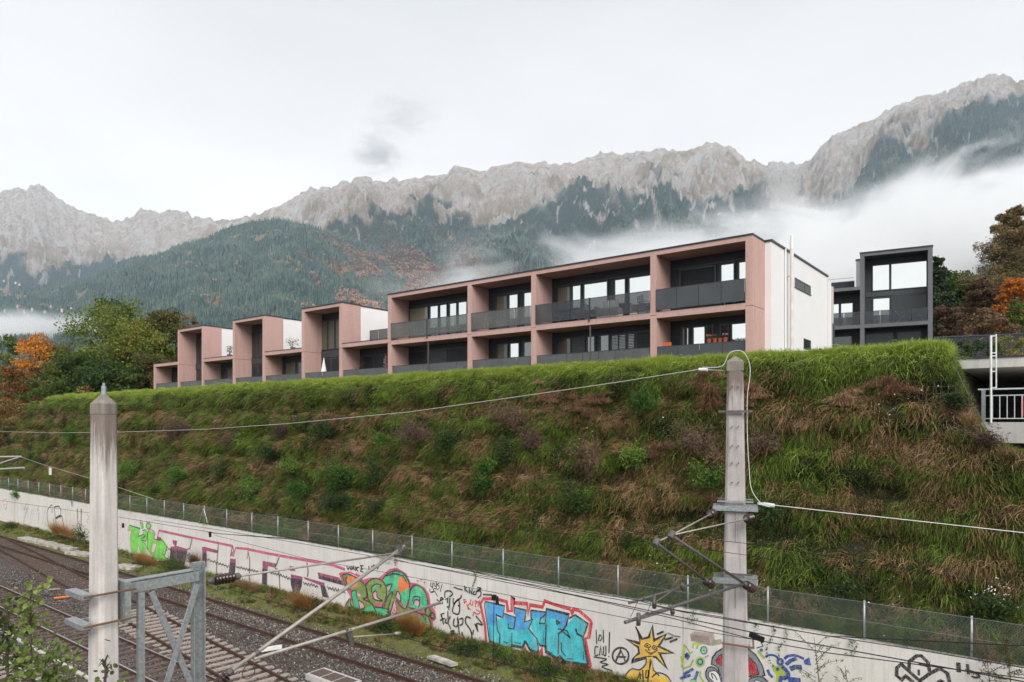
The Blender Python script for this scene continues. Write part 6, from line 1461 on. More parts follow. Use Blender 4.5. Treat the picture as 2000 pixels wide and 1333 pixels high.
# ------------------------------------------------------------------ trees
LM = {
 'green': leafmat('green_broadleaf', [(0.1, (0.050, 0.095, 0.018)), (0.45, (0.12, 0.175, 0.030)), (0.8, (0.20, 0.24, 0.045)), (1.05, (0.34, 0.24, 0.06))], 0.30),
 'dkgreen': leafmat('dark_green_broadleaf', [(0.1, (0.035, 0.070, 0.020)), (0.5, (0.075, 0.120, 0.026)), (0.9, (0.16, 0.185, 0.045))], 0.35),
 'brown': leafmat('browning_leaves', [(0.1, (0.075, 0.085, 0.024)), (0.5, (0.165, 0.140, 0.046)), (0.9, (0.30, 0.19, 0.07))], 0.35),
 'bare': leafmat('thin_brown_leaves', [(0.1, (0.158, 0.123, 0.061)), (0.5, (0.298, 0.210, 0.114)), (0.9, (0.455, 0.298, 0.149))], 0.5),
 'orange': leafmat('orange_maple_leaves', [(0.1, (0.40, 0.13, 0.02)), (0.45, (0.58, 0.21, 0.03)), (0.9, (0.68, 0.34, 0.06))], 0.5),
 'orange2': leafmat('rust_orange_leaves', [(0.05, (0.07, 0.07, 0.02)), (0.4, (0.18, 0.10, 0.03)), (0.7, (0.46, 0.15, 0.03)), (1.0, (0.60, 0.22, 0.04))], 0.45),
 'red': leafmat('wine_red_leaves', [(0.1, (0.158, 0.038, 0.026)), (0.9, (0.385, 0.105, 0.052))], 0.6),
 'conif': leafmat('dark_conifer_needles', [(0.1, (0.017, 0.034, 0.020)), (0.6, (0.044, 0.071, 0.031)), (1.0, (0.093, 0.119, 0.043))], 0.5, trans=.15),
 'larch': leafmat('larch_autumn_needles', [(0.1, (0.085, 0.080, 0.035)), (0.5, (0.165, 0.135, 0.058)), (0.9, (0.28, 0.19, 0.085))], 0.45, trans=.25),
 'larch2': leafmat('red_brown_larch_needles', [(0.1, (0.070, 0.052, 0.030)), (0.5, (0.145, 0.090, 0.052)), (0.9, (0.22, 0.14, 0.075))], 0.45, trans=.25),
 'bush': leafmat('willowy_bush_leaves', [(0.1, (0.032, 0.093, 0.016)), (0.5, (0.080, 0.168, 0.026)), (0.9, (0.208, 0.320, 0.056))], 0.9),
 'bush2': leafmat('dark_bush_leaves', [(0.1, (0.021, 0.045, 0.012)), (0.5, (0.045, 0.083, 0.021)), (0.9, (0.090, 0.128, 0.033))], 0.9),
 'twig': leafmat('dry_brown_twigs', [(0.1, (0.060, 0.036, 0.026)), (0.5, (0.13, 0.080, 0.056)), (0.9, (0.23, 0.15, 0.10))], 1.1, trans=.1),
 'straw': leafmat('straw_grass', [(0.1, (0.32, 0.18, 0.07)), (0.5, (0.58, 0.34, 0.13)), (0.9, (0.72, 0.50, 0.24))], 1.2),
 'straw2': leafmat('pinkish_dead_grass', [(0.1, (0.20, 0.12, 0.07)), (0.5, (0.38, 0.225, 0.13)), (0.9, (0.54, 0.36, 0.23))], 1.2),
 'sapling': leafmat('round_sapling_leaves', [(0.1, (0.061, 0.095, 0.019)), (0.5, (0.128, 0.176, 0.038)), (0.9, (0.270, 0.324, 0.095))], 2.0),
}
def tree(name, base, H, Wd, label, mat, seed, n=9000, ls=.16, trunk=.16, lobes=26, low=.18, cat='tree', shape='round', mix=None, group=None):
    """broadleaf tree: tapered trunk, forked limbs, crown of leaf clusters set round the limb ends with gaps between"""
    rg = np.random.default_rng(seed); rnd = random.Random(seed)
    b = Vector(base); tr = empty(name, b, label, cat, group)
    mb = MB(); lean = Vector((rnd.uniform(-.04, .04)*H, rnd.uniform(-.04, .04)*H, 0))
    top = b + lean + Vector((0, 0, H*.72)); pts = [b + (top-b)*t + Vector((rnd.uniform(-.1, .1), rnd.uniform(-.1, .1), 0))*(t > 0) for t in (0, .2, .4, .6, .8, 1)]
    mb.tube(pts, [trunk*1.25, trunk, trunk*.8, trunk*.6, trunk*.4, trunk*.2], 8); mb.build('trunk', M['bark'], tr, True)
    cs = []; lb = MB()
    for i in range(lobes):
        t = low + (1-low)*(i+.5)/lobes; t = min(.97, max(low, t+rnd.uniform(-.05, .05)))
        if shape == 'round': w_ = Wd/2*math.sqrt(max(.05, 1-((t-low)/(1-low)*1.75-.75)**2)) if t > .4 else Wd/2*(.75+.25*t/.4)
        elif shape == 'cone': w_ = Wd/2*(1-t)**.8
        elif shape == 'column': w_ = Wd/2*(.55+.45*math.sin(math.pi*min(1, t)))
        a = i*2.4+rnd.uniform(-.5, .5); r_ = w_*rnd.uniform(.35, 1.0)
        c = b + lean*t + Vector((math.cos(a)*r_, math.sin(a)*r_, H*t)); cs.append((c, Wd*rnd.uniform(.14, .25)))
        st_ = b + (top-b)*min(.95, max(.15, t*.75-.05)); mid = st_.lerp(c, .55)+Vector((0, 0, -.04*H*rnd.random()))
        lb.tube([st_, mid, c], [trunk*.32, trunk*.2, trunk*.07], 5)
    lb.build('limbs', M['bark'], tr)
    P = []; per = n//lobes; mi = []
    for k_, (c, r) in enumerate(cs):
        sub = rg.normal(0, 1, (5, 3)); sub /= np.linalg.norm(sub, axis=1)[:, None]; sub = np.array(c)+sub*r*.75*np.array([1, 1, .65])
        pk = rg.integers(0, 5, per); d = rg.normal(0, 1, (per, 3)); d /= np.linalg.norm(d, axis=1)[:, None]
        q = sub[pk]+d*(r*.62*rg.random(per)**.45)[:, None]*np.array([1.05, 1.05, .62]); P.append(q)
        mi += [1 if mix and (mix[1](c, k_)) else 0]*per
    P = np.concatenate(P); mats = [mat, mix[0]] if mix else mat
    leafquads('crown', P, ls, mats, tr, rg, .65, .2, mi if mix else None)
    return tr
def conifer(name, base, H, Wd, label, mat, seed, n=9000, ls=.2, droop=.12, cat='tree', gaps=.0, levels=26, low=.08):
    rg = np.random.default_rng(seed); rnd = random.Random(seed); b = Vector(base); tr = empty(name, b, label, cat)
    mb = MB(); mb.tube([b, b+Vector((0.05, 0, H*.5)), b+Vector((0, 0.05, H))], [H*.016, H*.010, H*.002], 8); mb.build('trunk', M['bark'], tr, True)
    lb = MB(); P = []
    for i in range(levels):
        t = low+(1-low)*i/levels; z = H*t; L = Wd/2*(1-t)**.6*rnd.uniform(.75, 1.15)+.15
        for k_ in range(rnd.randint(4, 6)):
            if rnd.random() < gaps: continue
            a = rnd.uniform(0, 6.28); l = L*rnd.uniform(.65, 1.1); s_ = b+Vector((0, 0, z)); e = s_+Vector((math.cos(a)*l, math.sin(a)*l, -droop*l+rnd.uniform(-.2, .3))); m_ = s_.lerp(e, .5)+Vector((0, 0, .06*l))
            lb.tube([s_, m_, e], [.035+.01*l, .02+.006*l, .008], 4)
            m = max(8, int(1.8*n/levels/5*(l/L)))
            tt = rg.random(m)**.8; lat_ = rg.normal(0, 1, m)*.26*l*(1.1-tt*.8); pq = np.array(s_)[None]*(1-tt)[:, None]+np.array(e)[None]*tt[:, None]
            nrm = np.array([-math.sin(a), math.cos(a), 0]); P.append(pq+nrm[None]*lat_[:, None]+np.stack([np.zeros(m), np.zeros(m), rg.normal(-.06, .17, m)*l*.5], -1))
    lb.build('branches', M['bark'], tr); leafquads('crown', np.concatenate(P), ls, mat, tr, rg, .4, .5)
    return tr
def gb(u, D, z=None):      # a spot on the ground at a measured column and depth
    p = at_d(u, 825, D); return Vector((p.x, p.y, z if z is not None else (11.2 if p.x > -80 else 11.4-3.7*float(sstep(-79.5, -97, np.float64(p.x))))))
def ht(u, v, D, base): return at_d(u, v, D).z-base.z
def T(u, D, vtop, wpx, label, mat, seed, **kw):
    z = kw.pop('z', None); b = gb(u, D, z); H = ht(u, vtop, D, b)*0.95; Wd = wpx/FPX*D*1.15
    return tree(kw.pop('name', 'broadleaf_tree'), b, H, Wd, label, LM[mat], seed, **kw)
T(228, 86, 596, 175, 'large rounded green tree with yellowing top left of the pink building', 'green', 11, n=20000, ls=.30, trunk=.35, lobes=60, low=.10)
T(322, 88, 596, 100, 'tall olive brown tree close to the first pink box', 'brown', 12, n=16000, ls=.30, trunk=.28, lobes=54, low=.08)
T(366, 96, 598, 46, 'thin half bare brown tree just above the first pink box', 'bare', 13, n=4500, ls=.22, trunk=.2, lobes=22, low=.3)
T(232, 100, 574, 78, 'dark spreading pine crown rising behind the large green tree', 'conif', 14, n=6000, ls=.3, trunk=.3, lobes=18, low=.7, name='pine_tree')
T(152, 80, 690, 110, 'dark green tree between the orange trees and the large green tree', 'dkgreen', 15, n=14000, ls=.28, trunk=.25, lobes=30, low=.05)
T(100, 92, 652, 60, 'half bare tree with reddish brown leaves behind the orange maple', 'bare', 16, n=2600, ls=.22, trunk=.22, lobes=22, low=.3)
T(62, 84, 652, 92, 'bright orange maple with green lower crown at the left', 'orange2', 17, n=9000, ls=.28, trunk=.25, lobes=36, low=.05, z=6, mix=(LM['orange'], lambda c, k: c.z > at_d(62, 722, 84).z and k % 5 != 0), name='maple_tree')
T(14, 90, 640, 60, 'green tree at the left picture edge', 'green', 18, n=5000, ls=.28, trunk=.25, lobes=24, low=.1, z=6)
T(15, 80, 712, 74, 'low orange red tree at the left edge below the green tree', 'orange2', 19, n=4500, ls=.26, trunk=.2, lobes=20, low=.05, z=6)
T(300, 78, 700, 96, 'dense dark bushy tree beside the lowest pink terrace', 'brown', 20, n=13000, ls=.26, trunk=.2, lobes=26, low=.02)
T(215, 76, 708, 100, 'dark green undergrowth tree behind the near mast top', 'dkgreen', 21, n=14000, ls=.26, trunk=.2, lobes=26, low=.02)
T(95, 77, 742, 100, 'low dark green bush tree at the left end of the bank crest', 'dkgreen', 22, n=7000, ls=.24, trunk=.18, lobes=24, low=.02, z=8)
T(40, 74, 775, 100, 'shadowy green and brown thicket left of the bank end', 'brown', 23, n=7000, ls=.22, trunk=.15, lobes=24, low=.02, z=6.5)
T(-25, 82, 760, 110, 'dark thicket cut by the left picture edge', 'dkgreen', 24, n=5000, ls=.26, trunk=.2, lobes=20, low=.02, z=6)
T(170, 73, 752, 34, 'small shrub with pale orange leaves left of the mast cap', 'straw', 25, n=500, ls=.16, trunk=.05, lobes=9, low=.1, name='small_shrub', cat='shrub')
T(276, 84, 632, 120, 'green bushy tree between the large green tree and the brown tree', 'green', 28, n=14000, ls=.28, trunk=.25, lobes=44, low=.05)
T(120, 86, 672, 90, 'dull green tree right behind the orange maple', 'brown', 29, n=9000, ls=.26, trunk=.2, lobes=32, low=.05)
T(318, 80, 690, 26, 'yellow green sapling beside the lowest pink terrace', 'bush', 26, n=900, ls=.18, trunk=.06, lobes=9, low=.1, name='sapling', cat='tree')
T(75, 73, 772, 26, 'wine red bush beside the left end of the bank', 'red', 27, n=900, ls=.2, trunk=.05, lobes=8, low=.1, z=8, name='small_shrub', cat='shrub')
# right side
def CF(u, D, vtop, wpx, label, mat, seed, **kw):
    b = gb(u, D, 11.6); return conifer(kw.pop('name', 'conifer_tree'), b, ht(u, vtop, D, b), wpx/FPX*D, label, LM[mat], seed, **kw)
CF(1832, 78, 498, 130, 'dark conifer right beside the grey house', 'conif', 31, n=20000, ls=.34, levels=30)
T(1878, 84, 522, 120, 'dark green tree between the grey house conifer and the larch', 'dkgreen', 32, n=22000, ls=.34, trunk=.25, lobes=60, low=.05)
CF(1975, 66, 404, 300, 'tall larch with sparse brown autumn needles at the right', 'larch', 33, n=60000, ls=.20, levels=42, gaps=.12, name='larch_tree', droop=.05, low=.18)
CF(1915, 60, 540, 190, 'reddish brown larch in front of the tall larch', 'larch2', 34, n=30000, ls=.22, levels=30, name='larch_tree')
T(1855, 66, 590, 84, 'gloomy brown tree behind the dark mesh fence', 'larch2', 35, n=14000, ls=.28, trunk=.2, lobes=44, low=.04)
T(1996, 56, 528, 74, 'bright orange maple at the right picture edge', 'orange', 36, n=9000, ls=.22, trunk=.15, lobes=36, low=.35, name='maple_tree')
T(2000, 52, 588, 92, 'dense green hedge tree below the orange maple', 'green', 37, n=8000, ls=.18, trunk=.15, lobes=30, low=.03)
T(1930, 52, 598, 80, 'dark brown bush beside the lamp post', 'larch2', 38, n=9000, ls=.2, trunk=.12, lobes=34, low=.03)
for i, (u, vt, w_, m_) in enumerate(((1842, 668, 46, 'bush2'), (1880, 664, 50, 'dkgreen'), (1925, 662, 56, 'bush2'), (1975, 655, 56, 'green'))):
    T(u, 40, vt, w_, ('low hedge clump right behind the crest corner', 'hedge clump above the pale roof slab', 'hedge clump behind the white ladder pole', 'rose hedge clump at the right edge above the roof slab')[i], m_, 40+i, n=2600, ls=.11, trunk=.04, lobes=16, low=.03, name='hedge_bush', cat='shrub', z=11.6)

# ------------------------------------------------------------------ individual bushes on the bank
def bush(u, v, wpx, hpx, kind, label, seed, Y=None, n=None, ls=None, name='bush', cat='shrub', grp=None):
    # solve where the measured ray meets the bank
    if Y is None:
        Y = 25.0
        for _ in range(12):
            q = on_y(u, v, Y); Y = .5*Y+.5*float(np.interp(q.z, BZ, BY))
    q = on_y(u, v, Y-((.42 if kind == 'straw2' else .75) if Y > 22.95 else .1)); D = q.y*CT-q.x*ST; sc = D/FPX; rw, rh = wpx*sc/2, hpx*sc/2
    b = Vector((q.x, q.y+(.6 if Y > 22.95 else .05), q.z-rh*.2)); rg = np.random.default_rng(seed); rnd = random.Random(seed)
    o = empty(name, b, label, cat, grp); n = n or int(500+1400*rw*rh*2); ls = ls or .12
    if kind in ('bush', 'bush2', 'twig'):       # arching sprays of narrow leaves
        mb = MB(); P = []; k = 14 if kind != 'twig' else 22
        for i in range(k):
            a = rnd.gauss(0, .55); e = Vector((q.x+a*rw, q.y-rnd.uniform(.25, .9)*min(rw, 1.0), q.z+rnd.gauss(.05, .5)*rh))
            m_ = b.lerp(e, .55)+Vector((0, -.1, .12*rh)); mb.tube([b, m_, e], [.018, .012, .004], 4)
            m = n//k; tt = rg.random(m)**.6
            pq = np.array(b)[None]*((1-tt)**2)[:, None]+2*np.array(m_)[None]*(tt*(1-tt))[:, None]+np.array(e)[None]*(tt**2)[:, None]
            P.append(pq+rg.normal(0, .13+.10*rh, (m, 3))*np.array([1, .8, .8]))
        mb.build('branches', M['bark'], o); leafquads('foliage', np.concatenate(P), ls if kind != 'twig' else .17, LM[kind], o, rg, .32 if kind != 'twig' else .10, .2)
    elif kind == 'twig':                # dead brush: many fine arching twigs
        V = []; F = []; tl_ = [(rnd.uniform(-.6, .6), rnd.uniform(-.5, .5)) for _ in range(7)]
        for i in range(int(n*.6)):
            a = rnd.uniform(0, 6.28); lo_ = tl_[i % 7]; c = np.array([q.x+lo_[0]*rw+rnd.gauss(0, .16)*rw, q.y-.15, q.z+lo_[1]*rh+rnd.gauss(0, .16)*rh]); d = np.array([math.cos(a)*rw*.5, -rnd.uniform(.1, .5)*rw, math.sin(a)*rh*.45-.12]); l = rnd.uniform(.4, 1)
            p0 = c; p1 = c+d*l*.5+np.array([0, -.06, .08]); p2 = c+d*l; w_ = .014; k_ = len(V); sd = np.array([-math.sin(a), 0, math.cos(a)])*w_
            V += [p0-sd, p0+sd, p1-sd, p1+sd, p2, p2+sd*.3]; F += [(k_, k_+1, k_+3, k_+2), (k_+2, k_+3, k_+5, k_+4)]
        arr_mesh('twigs', V, F, LM['twig'], o)
        d = rg.normal(0, 1, (n//3, 3)); leafquads('foliage', np.array([q.x, q.y-.25, q.z])+d*np.array([rw*.3, .15, rh*.28]), .05, LM['twig'], o, rg, .4)
    else:                               # dry grass: several fans of arching blades
        V = []; F = []; hang_ = Y > 22.95; ks = 16 if hang_ else 9; cs = [(rnd.gauss(0, .75 if hang_ else .5)*rw, (rnd.gauss(.1, .7)*rh if hang_ else rnd.uniform(-.7, -.6)*rh)) for _ in range(ks)]
        for i in range(int(n*(.8 if hang_ else 1.1))):
            cx0, cz0 = cs[i % ks]; p = np.array([q.x+cx0+rnd.gauss(0, .16)*rw, q.y+rnd.uniform(-.15, .15), q.z+cz0-(.0 if hang_ else .2*rh)]); d = np.array([rnd.gauss(cx0/rw*.5, .45), rnd.gauss(-.45, .3), .75 if hang_ else 1.1]); d /= np.linalg.norm(d); L = (max(rh, .35)*1.5 if hang_ else rh*1.7)*rnd.uniform(.4, 1.1)/3; k_ = len(V); w_ = .012
            dr = rnd.uniform(.9, 1.7) if hang_ else rnd.uniform(.2, .8)
            for s_ in range(4): V += [p-np.array([w_, 0, 0])*(1-s_/3.3), p+np.array([w_, 0, 0])*(1-s_/3.3)]; p = p+d*L; d = d+np.array([d[0]*.2, d[1]*.1, -dr/2]); d /= np.linalg.norm(d)
            for s_ in range(3): F.append((k_+2*s_, k_+2*s_+1, k_+2*s_+3, k_+2*s_+2))
        arr_mesh('blades', V, F, LM[kind], o)
    return o
BU = [(350, 932, 88, 34, 'bush', 'bright green spreading bush low on the bank right of the near mast'), (252, 920, 56, 40, 'bush', 'green bush touching the near mast on its right side'), (432, 916, 44, 26, 'bush2', 'small dark green bush between two spreading bushes on the bank'),
      (523, 884, 48, 34, 'bush2', 'dark green bush above a lighter one in the middle of the left bank'), (568, 908, 44, 40, 'bush', 'light green bush just right below a darker one'), (498, 948, 54, 34, 'bush', 'pale green low bush left of the wide bush group'),
      (590, 958, 74, 40, 'bush', 'green bush at the left end of the wide bush group'), (672, 930, 84, 74, 'bush', 'tallest light green bush of the wide group on the bank'), (732, 922, 48, 42, 'bush2', 'dark green bush at the right of the wide group'), (665, 980, 120, 34, 'bush2', 'dark underside bush of the wide group nearest the fence'), (735, 985, 44, 26, 'bush2', 'dark bush at the lower right of the wide group'),
      (640, 838, 70, 52, 'bush2', 'dark rounded bush high on the bank under the long wire'), (742, 858, 36, 30, 'bush', 'small green bush left of the big brown brush'), (878, 865, 66, 52, 'bush2', 'dark green leafy bush right of the big brown brush'), (948, 910, 44, 34, 'bush', 'yellow green bush in the middle of the bank'), (945, 946, 40, 40, 'bush', 'green willowy bush below the yellow green one'),
      (1262, 782, 64, 60, 'bush', 'round green bush high on the bank under the wire'), (1125, 980, 66, 80, 'bush2', 'dark green bush low on the bank above the wall'), (1240, 890, 44, 46, 'bush', 'green leafy clump in the middle of the right bank'), (1382, 936, 60, 54, 'bush', 'light green bush just left of the far mast'), (990, 880, 42, 70, 'bush2', 'narrow dark green climber among brown brush'),
      (1498, 1000, 90, 60, 'bush2', 'dark bush behind the right cross arm of the far mast'), (1865, 780, 44, 22, 'bush2', 'small blue green plant on the steel grid at the bank corner'), (145, 850, 44, 30, 'bush', 'light green bush on the left bank'), (40, 965, 30, 16, 'bush', 'small bright green bush behind the far left fence'),
      (545, 838, 46, 34, 'twig', 'dark brown brush clump on the left bank'), (448, 860, 40, 32, 'twig', 'small brown brush clump on the left bank'), (350, 835, 100, 42, 'twig', 'wide brown brush right of the near mast'), (810, 842, 84, 60, 'twig', 'big dark brown brush clump under the long wire'), (1012, 812, 90, 60, 'twig', 'reddish brown brush dome in the middle of the bank'),
      (1150, 892, 76, 76, 'twig', 'dark brown round brush in the middle of the right bank'), (1360, 862, 100, 70, 'twig', 'wide brown brush left of the far mast'), (1040, 860, 80, 60, 'twig', 'brown twiggy tangle below the reddish dome'), (1490, 862, 60, 60, 'twig', 'brown tangle right of the far mast'), (1925, 856, 60, 34, 'twig', 'brown twiggy tuft at the foot of the pale ramp wall'),
      (1385, 775, 54, 60, 'straw2', 'pale dead grass tuft left of the far mast head'), (1470, 772, 44, 44, 'straw2', 'pale dead grass tuft right of the far mast head'), (1730, 765, 60, 30, 'straw2', 'brown dead grass arch on the upper right bank'), (1640, 790, 44, 36, 'straw2', 'brown dead grass tuft in the upper right bank'), (1120, 812, 54, 46, 'straw2', 'pinkish dead grass tuft under the wire'), (1075, 775, 36, 34, 'straw2', 'small pinkish dead grass tuft close below the wire'), (1290, 885, 36, 22, 'straw2', 'small reddish dead tuft in the middle of the right bank'), (1170, 786, 30, 20, 'straw2', 'tiny pinkish tuft high on the bank')]
for i, (u, v, w_, h_, k_, lb) in enumerate(BU): bush(u, v, w_, h_, k_, lb, 200+i)
# trackside clumps in front of the wall
TS = [(122, 1026, 120, 44, 'straw', 'long orange dead grass clump at the wall below the letters CR', 21.2), (165, 1046, 40, 34, 'bush2', 'green weed clump at the right end of the orange grass', 20.9), (285, 1086, 66, 50, 'straw', 'orange weed clump below the green letters', 21.5), (345, 1096, 80, 30, 'bush2', 'green weed clump at the foot of the green letters', 21.4),
      (592, 1166, 50, 58, 'straw', 'tall orange dry grass tuft in front of the white letters', 21.2), (480, 1138, 90, 30, 'straw2', 'pinkish brown weeds at the wall foot left of the orange tuft', 21.6), (620, 1180, 40, 26, 'bush2', 'dark green weed right beside the orange tuft', 21.5), (735, 1214, 36, 44, 'straw', 'yellow dry weeds below the green bubble letters', 21.3), (762, 1222, 50, 50, 'bush2', 'dark green weed below the green bubble letters', 21.3), (800, 1208, 60, 62, 'straw', 'tangled yellow weeds below the last bubble letter', 21.5),
      (930, 1270, 80, 30, 'bush2', 'green weeds below the black spray tags', 21.4), (1000, 1292, 70, 40, 'bush2', 'green weeds at the foot of the blue letters', 21.5), (1080, 1310, 80, 30, 'bush2', 'green weeds below the middle of the blue letters', 21.5), (385, 1086, 20, 50, 'straw2', 'thin upright dried stalks behind the bracket', 21.6), (30, 1028, 50, 18, 'bush2', 'low green weeds at the wall foot far left', 21.5)]
for i, (u, v, w_, h_, k_, lb, Y) in enumerate(TS): bush(u, v, w_, h_, k_, lb, 300+i, Y=Y, name='weed_clump', cat='weeds', n=int(500+w_*h_*.25))
FF = [(400+i*0, 0, 0, 0) for i in range(0)]
for i, (u, v, w_, h_, k_, lb) in enumerate([(505, 1040, 34, 16, 'bush2', 'small round bush behind the fence above the white letters'), (930, 1112, 50, 22, 'bush2', 'olive bush behind the fence above the black tags'), (1120, 1140, 44, 22, 'bush2', 'dark bush behind the fence above the blue letters'), (1290, 1130, 60, 40, 'bush2', 'white flowering weeds behind the fence left of the far mast'), (1390, 1160, 50, 30, 'straw2', 'pale seed heads behind the fence beside the far mast'), (1945, 1180, 90, 60, 'bush2', 'white flowering shrub on the lower right bank'), (1650, 1150, 70, 40, 'bush2', 'green leafy shrub behind the fence at the right'), (310, 1012, 40, 16, 'twig', 'brown brush behind the fence right of the near mast')]):
    bush(u, v, w_, h_, k_, lb, 400+i, Y=22.9, name='bush')
# white specks of flowers
M['petal'] = flat('white_petals', (.75, .74, .70), .8)
rg = np.random.default_rng(5); P = []
for u, v, su, sv, n in ((1945, 1165, 22, 20, 160), (1270, 1120, 18, 14, 50), (1390, 1150, 16, 12, 50), (1730, 770, 60, 26, 40), (1290, 850, 30, 16, 30), (1140, 855, 22, 16, 30), (520, 808, 6, 10, 14), (1680, 1150, 60, 30, 40), (1500, 1140, 60, 20, 30)):
    for _ in range(n):
        a, b = rg.normal(u, su), rg.normal(v, sv); Y = 25.0
        for _k in range(8): q = on_y(a, b, Y); Y = .5*Y+.5*float(np.interp(q.z, BZ, BY))
        q = on_y(a, b, Y-.65); P.append(tuple(q))
P = [q for i, q in enumerate(P) if i % 2]; tag(leafquads('wild_flowers', np.array(P), .045, M['petal'], None, rg, .9), 'tiny white wild flowers scattered over the bank', None, None, 'stuff')
# willow sapling and brown shrub in front of the wall at the right
def wand(name, u, v0, v1, Y, wpx, label, mat, seed, n=260, ls=.10):
    rg = np.random.default_rng(seed); rnd = random.Random(seed); b = on_y(u, v0, Y); t_ = on_y(u-10, v1, Y); D = b.y*CT-b.x*ST; r = wpx/FPX*D/2; b.z = 0
    o = empty(name, b, label, 'shrub'); mb = MB(); P = []; mb.tube([b, b.lerp(t_, .5)+Vector((.1, 0, 0)), t_], [.03, .018, .005], 5)
    for i in range(16):
        s_ = b.lerp(t_, .3+.65*i/16); e = s_+Vector((rnd.uniform(-1, 1)*r, rnd.uniform(-.4, .3)*r, rnd.uniform(.1, .9)*r)); mb.tube([s_, s_.lerp(e, .6)+Vector((0, 0, .05)), e], [.01, .007, .003], 4)
        m = n//12; tt = rg.random(m); P.append(np.array(s_)[None]*(1-tt)[:, None]+np.array(e)[None]*tt[:, None]+rg.normal(0, .035, (m, 3)))
    mb.build('stems', M['bark'], o); leafquads('leaves', np.concatenate(P), ls, mat, o, rg, .22, .1)
wand('willow_sapling', 1600, 1420, 1245, 21.2, 100, 'thin willow sapling with narrow leaves in front of the wall right of the far mast', LM['sapling'], 501)
wand('willow_sapling', 1660, 1440, 1300, 21.3, 60, 'second thin willow sapling further right in front of the wall', LM['sapling'], 502, 160)
wand('dry_shrub', 1935, 1400, 1258, 21.5, 120, 'reddish dry shrub at the wall in the bottom right corner', LM['twig'], 503, 600, .09)
wand('dry_shrub', 1975, 1400, 1240, 21.6, 110, 'leafy brown green shrub at the right end of the wall', LM['brown'], 504, 900, .10)
# creepers hanging over the wall top
rg = np.random.default_rng(9)
for u, du, L_, lb in ((1345, 26, .45, 'creeper hanging over the wall top left of the far mast'), (1470, 10, .9, 'trailing creeper over the wall top just right of the far mast'), (1528, 8, 1.6, 'long thin creeper running down the wall right of the far mast'), (1505, 6, 1.3, 'second long creeper on the wall right of the far mast'), (925, 6, .6, 'short green creeper over the wall above the black tags'), (748, 40, .30, 'brown roots hanging over the wall above the bubble letters'), (770, 8, .9, 'dark brown creeper hanging to the green bubble letters'), (140, 12, .35, 'rusty plant hanging over the wall top above the letters CR'), (1660, 20, .5, 'creeper over the wall top at the right')):
    X = x_at(u, 21.96); wd = du/FPX*(22*CT-X*ST); n = int(60+90*L_*max(.3, wd)); z = 3.02-L_*rg.random(n)**1.3; xx = X+rg.normal(0, .25, n)*wd+.12*np.sin(z*5)
    tag(leafquads('creeper', np.stack([xx, 21.955-.03*rg.random(n), z], -1), .055, LM['bush2'] if 'brown' not in lb and 'rusty' not in lb else LM['twig'], None, rg, .6), lb, 'creeper')
# ------------------------------------------------------------------ young tree near the camera
def sapling(u, v, D, label, seed, n, r, h):
    rg = np.random.default_rng(seed); rnd = random.Random(seed); top = at_d(u, v, D); b = Vector((top.x-.15, top.y-.1, -.2))
    o = empty('young_tree', b, label, 'tree'); mb = MB(); P = []
    mb.tube([b, b.lerp(top, .5)+Vector((.06, .05, 0)), top], [.05, .032, .006], 7)
    for i in range(34):
        t = 1-h/(top.z-b.z)*(i/34)**.9; s_ = b.lerp(top, t); f = r*(.3+.9*(i/34)); a = rnd.uniform(0, 6.28); e = s_+Vector((math.cos(a)*f, math.sin(a)*f, rnd.uniform(.15, .5)*f)); mb.tube([s_, s_.lerp(e, .5)+Vector((0, 0, .03)), e], [.008, .005, .002], 4)
        m = n//34; tt = rg.random(m)**.7; P.append(np.array(s_)[None]*(1-tt)[:, None]+np.array(e)[None]*tt[:, None]+rg.normal(0, .05, (m, 3)))
    mb.build('trunk', M['bark'], o)
    P = np.concatenate(P); n = len(P); a = rg.normal(0, 1, (n, 3)); a /= np.linalg.norm(a, axis=1)[:, None]; c = rg.normal(0, 1, (n, 3)); c = np.cross(a, c); c /= np.linalg.norm(c, axis=1)[:, None]
    l = (rg.uniform(.025, .055, n))[:, None]; V = []
    for k_ in range(6):
        t = 2*math.pi*k_/6; V.append(P+a*l*math.cos(t)*.62+c*l*math.sin(t)*.5)
    V = np.stack(V, 1).reshape(-1, 3); F = np.arange(6*n).reshape(n, 6); arr_mesh('crown', V, F, LM['sapling'], o, fsize=6)
sapling(60, 1150, 6.0, 'leafy young tree growing in the bottom left corner before the tracks', 601, 650, .22, 1.9)
sapling(15, 1190, 6.4, 'second leafy young tree cut by the left bottom edge', 602, 900, .30, 2.0)
sapling(110, 1275, 5.6, 'low leafy young tree between the corner tree and the near mast', 603, 650, .30, 1.4)
sapling(206, 1290, 5.0, 'single leafy shoot in front of the foot of the near mast', 604, 60, .12, .5)
# steel grid on the bank corner
gr_ = MB()
for i in range(11): z = 8.9+i*.22; y_ = float(np.interp(z, BZ, BY))-.28; gr_.tube([(-3.5, y_, z), (-1.7-.35*(11-z)/-2 if False else float(np.interp(z, [8.5, 9.8, 11.06], [-1.35, -2.0, -2.55])), y_, z)], .005, 4)
for i in range(10):
    x = -3.5+i*.2; zs_ = [z for z in np.linspace(8.9, 11.0, 6) if x < np.interp(z, [8.5, 9.8, 11.06], [-1.35, -2.0, -2.55])]
    if len(zs_) > 1: gr_.tube([(x, float(np.interp(z, BZ, BY))-.28, z) for z in zs_], .005, 4)
gr_.tube([(float(np.interp(z, [8.5, 9.8, 11.06], [-1.35, -2.0, -2.55])), float(np.interp(z, BZ, BY))-.29, z) for z in np.linspace(8.7, 11.1, 8)], .012, 5)
tag(gr_.build('steel_grid', M['steel_d']), 'rusty steel mesh facing of the bank showing at its right corner', 'steel mesh')

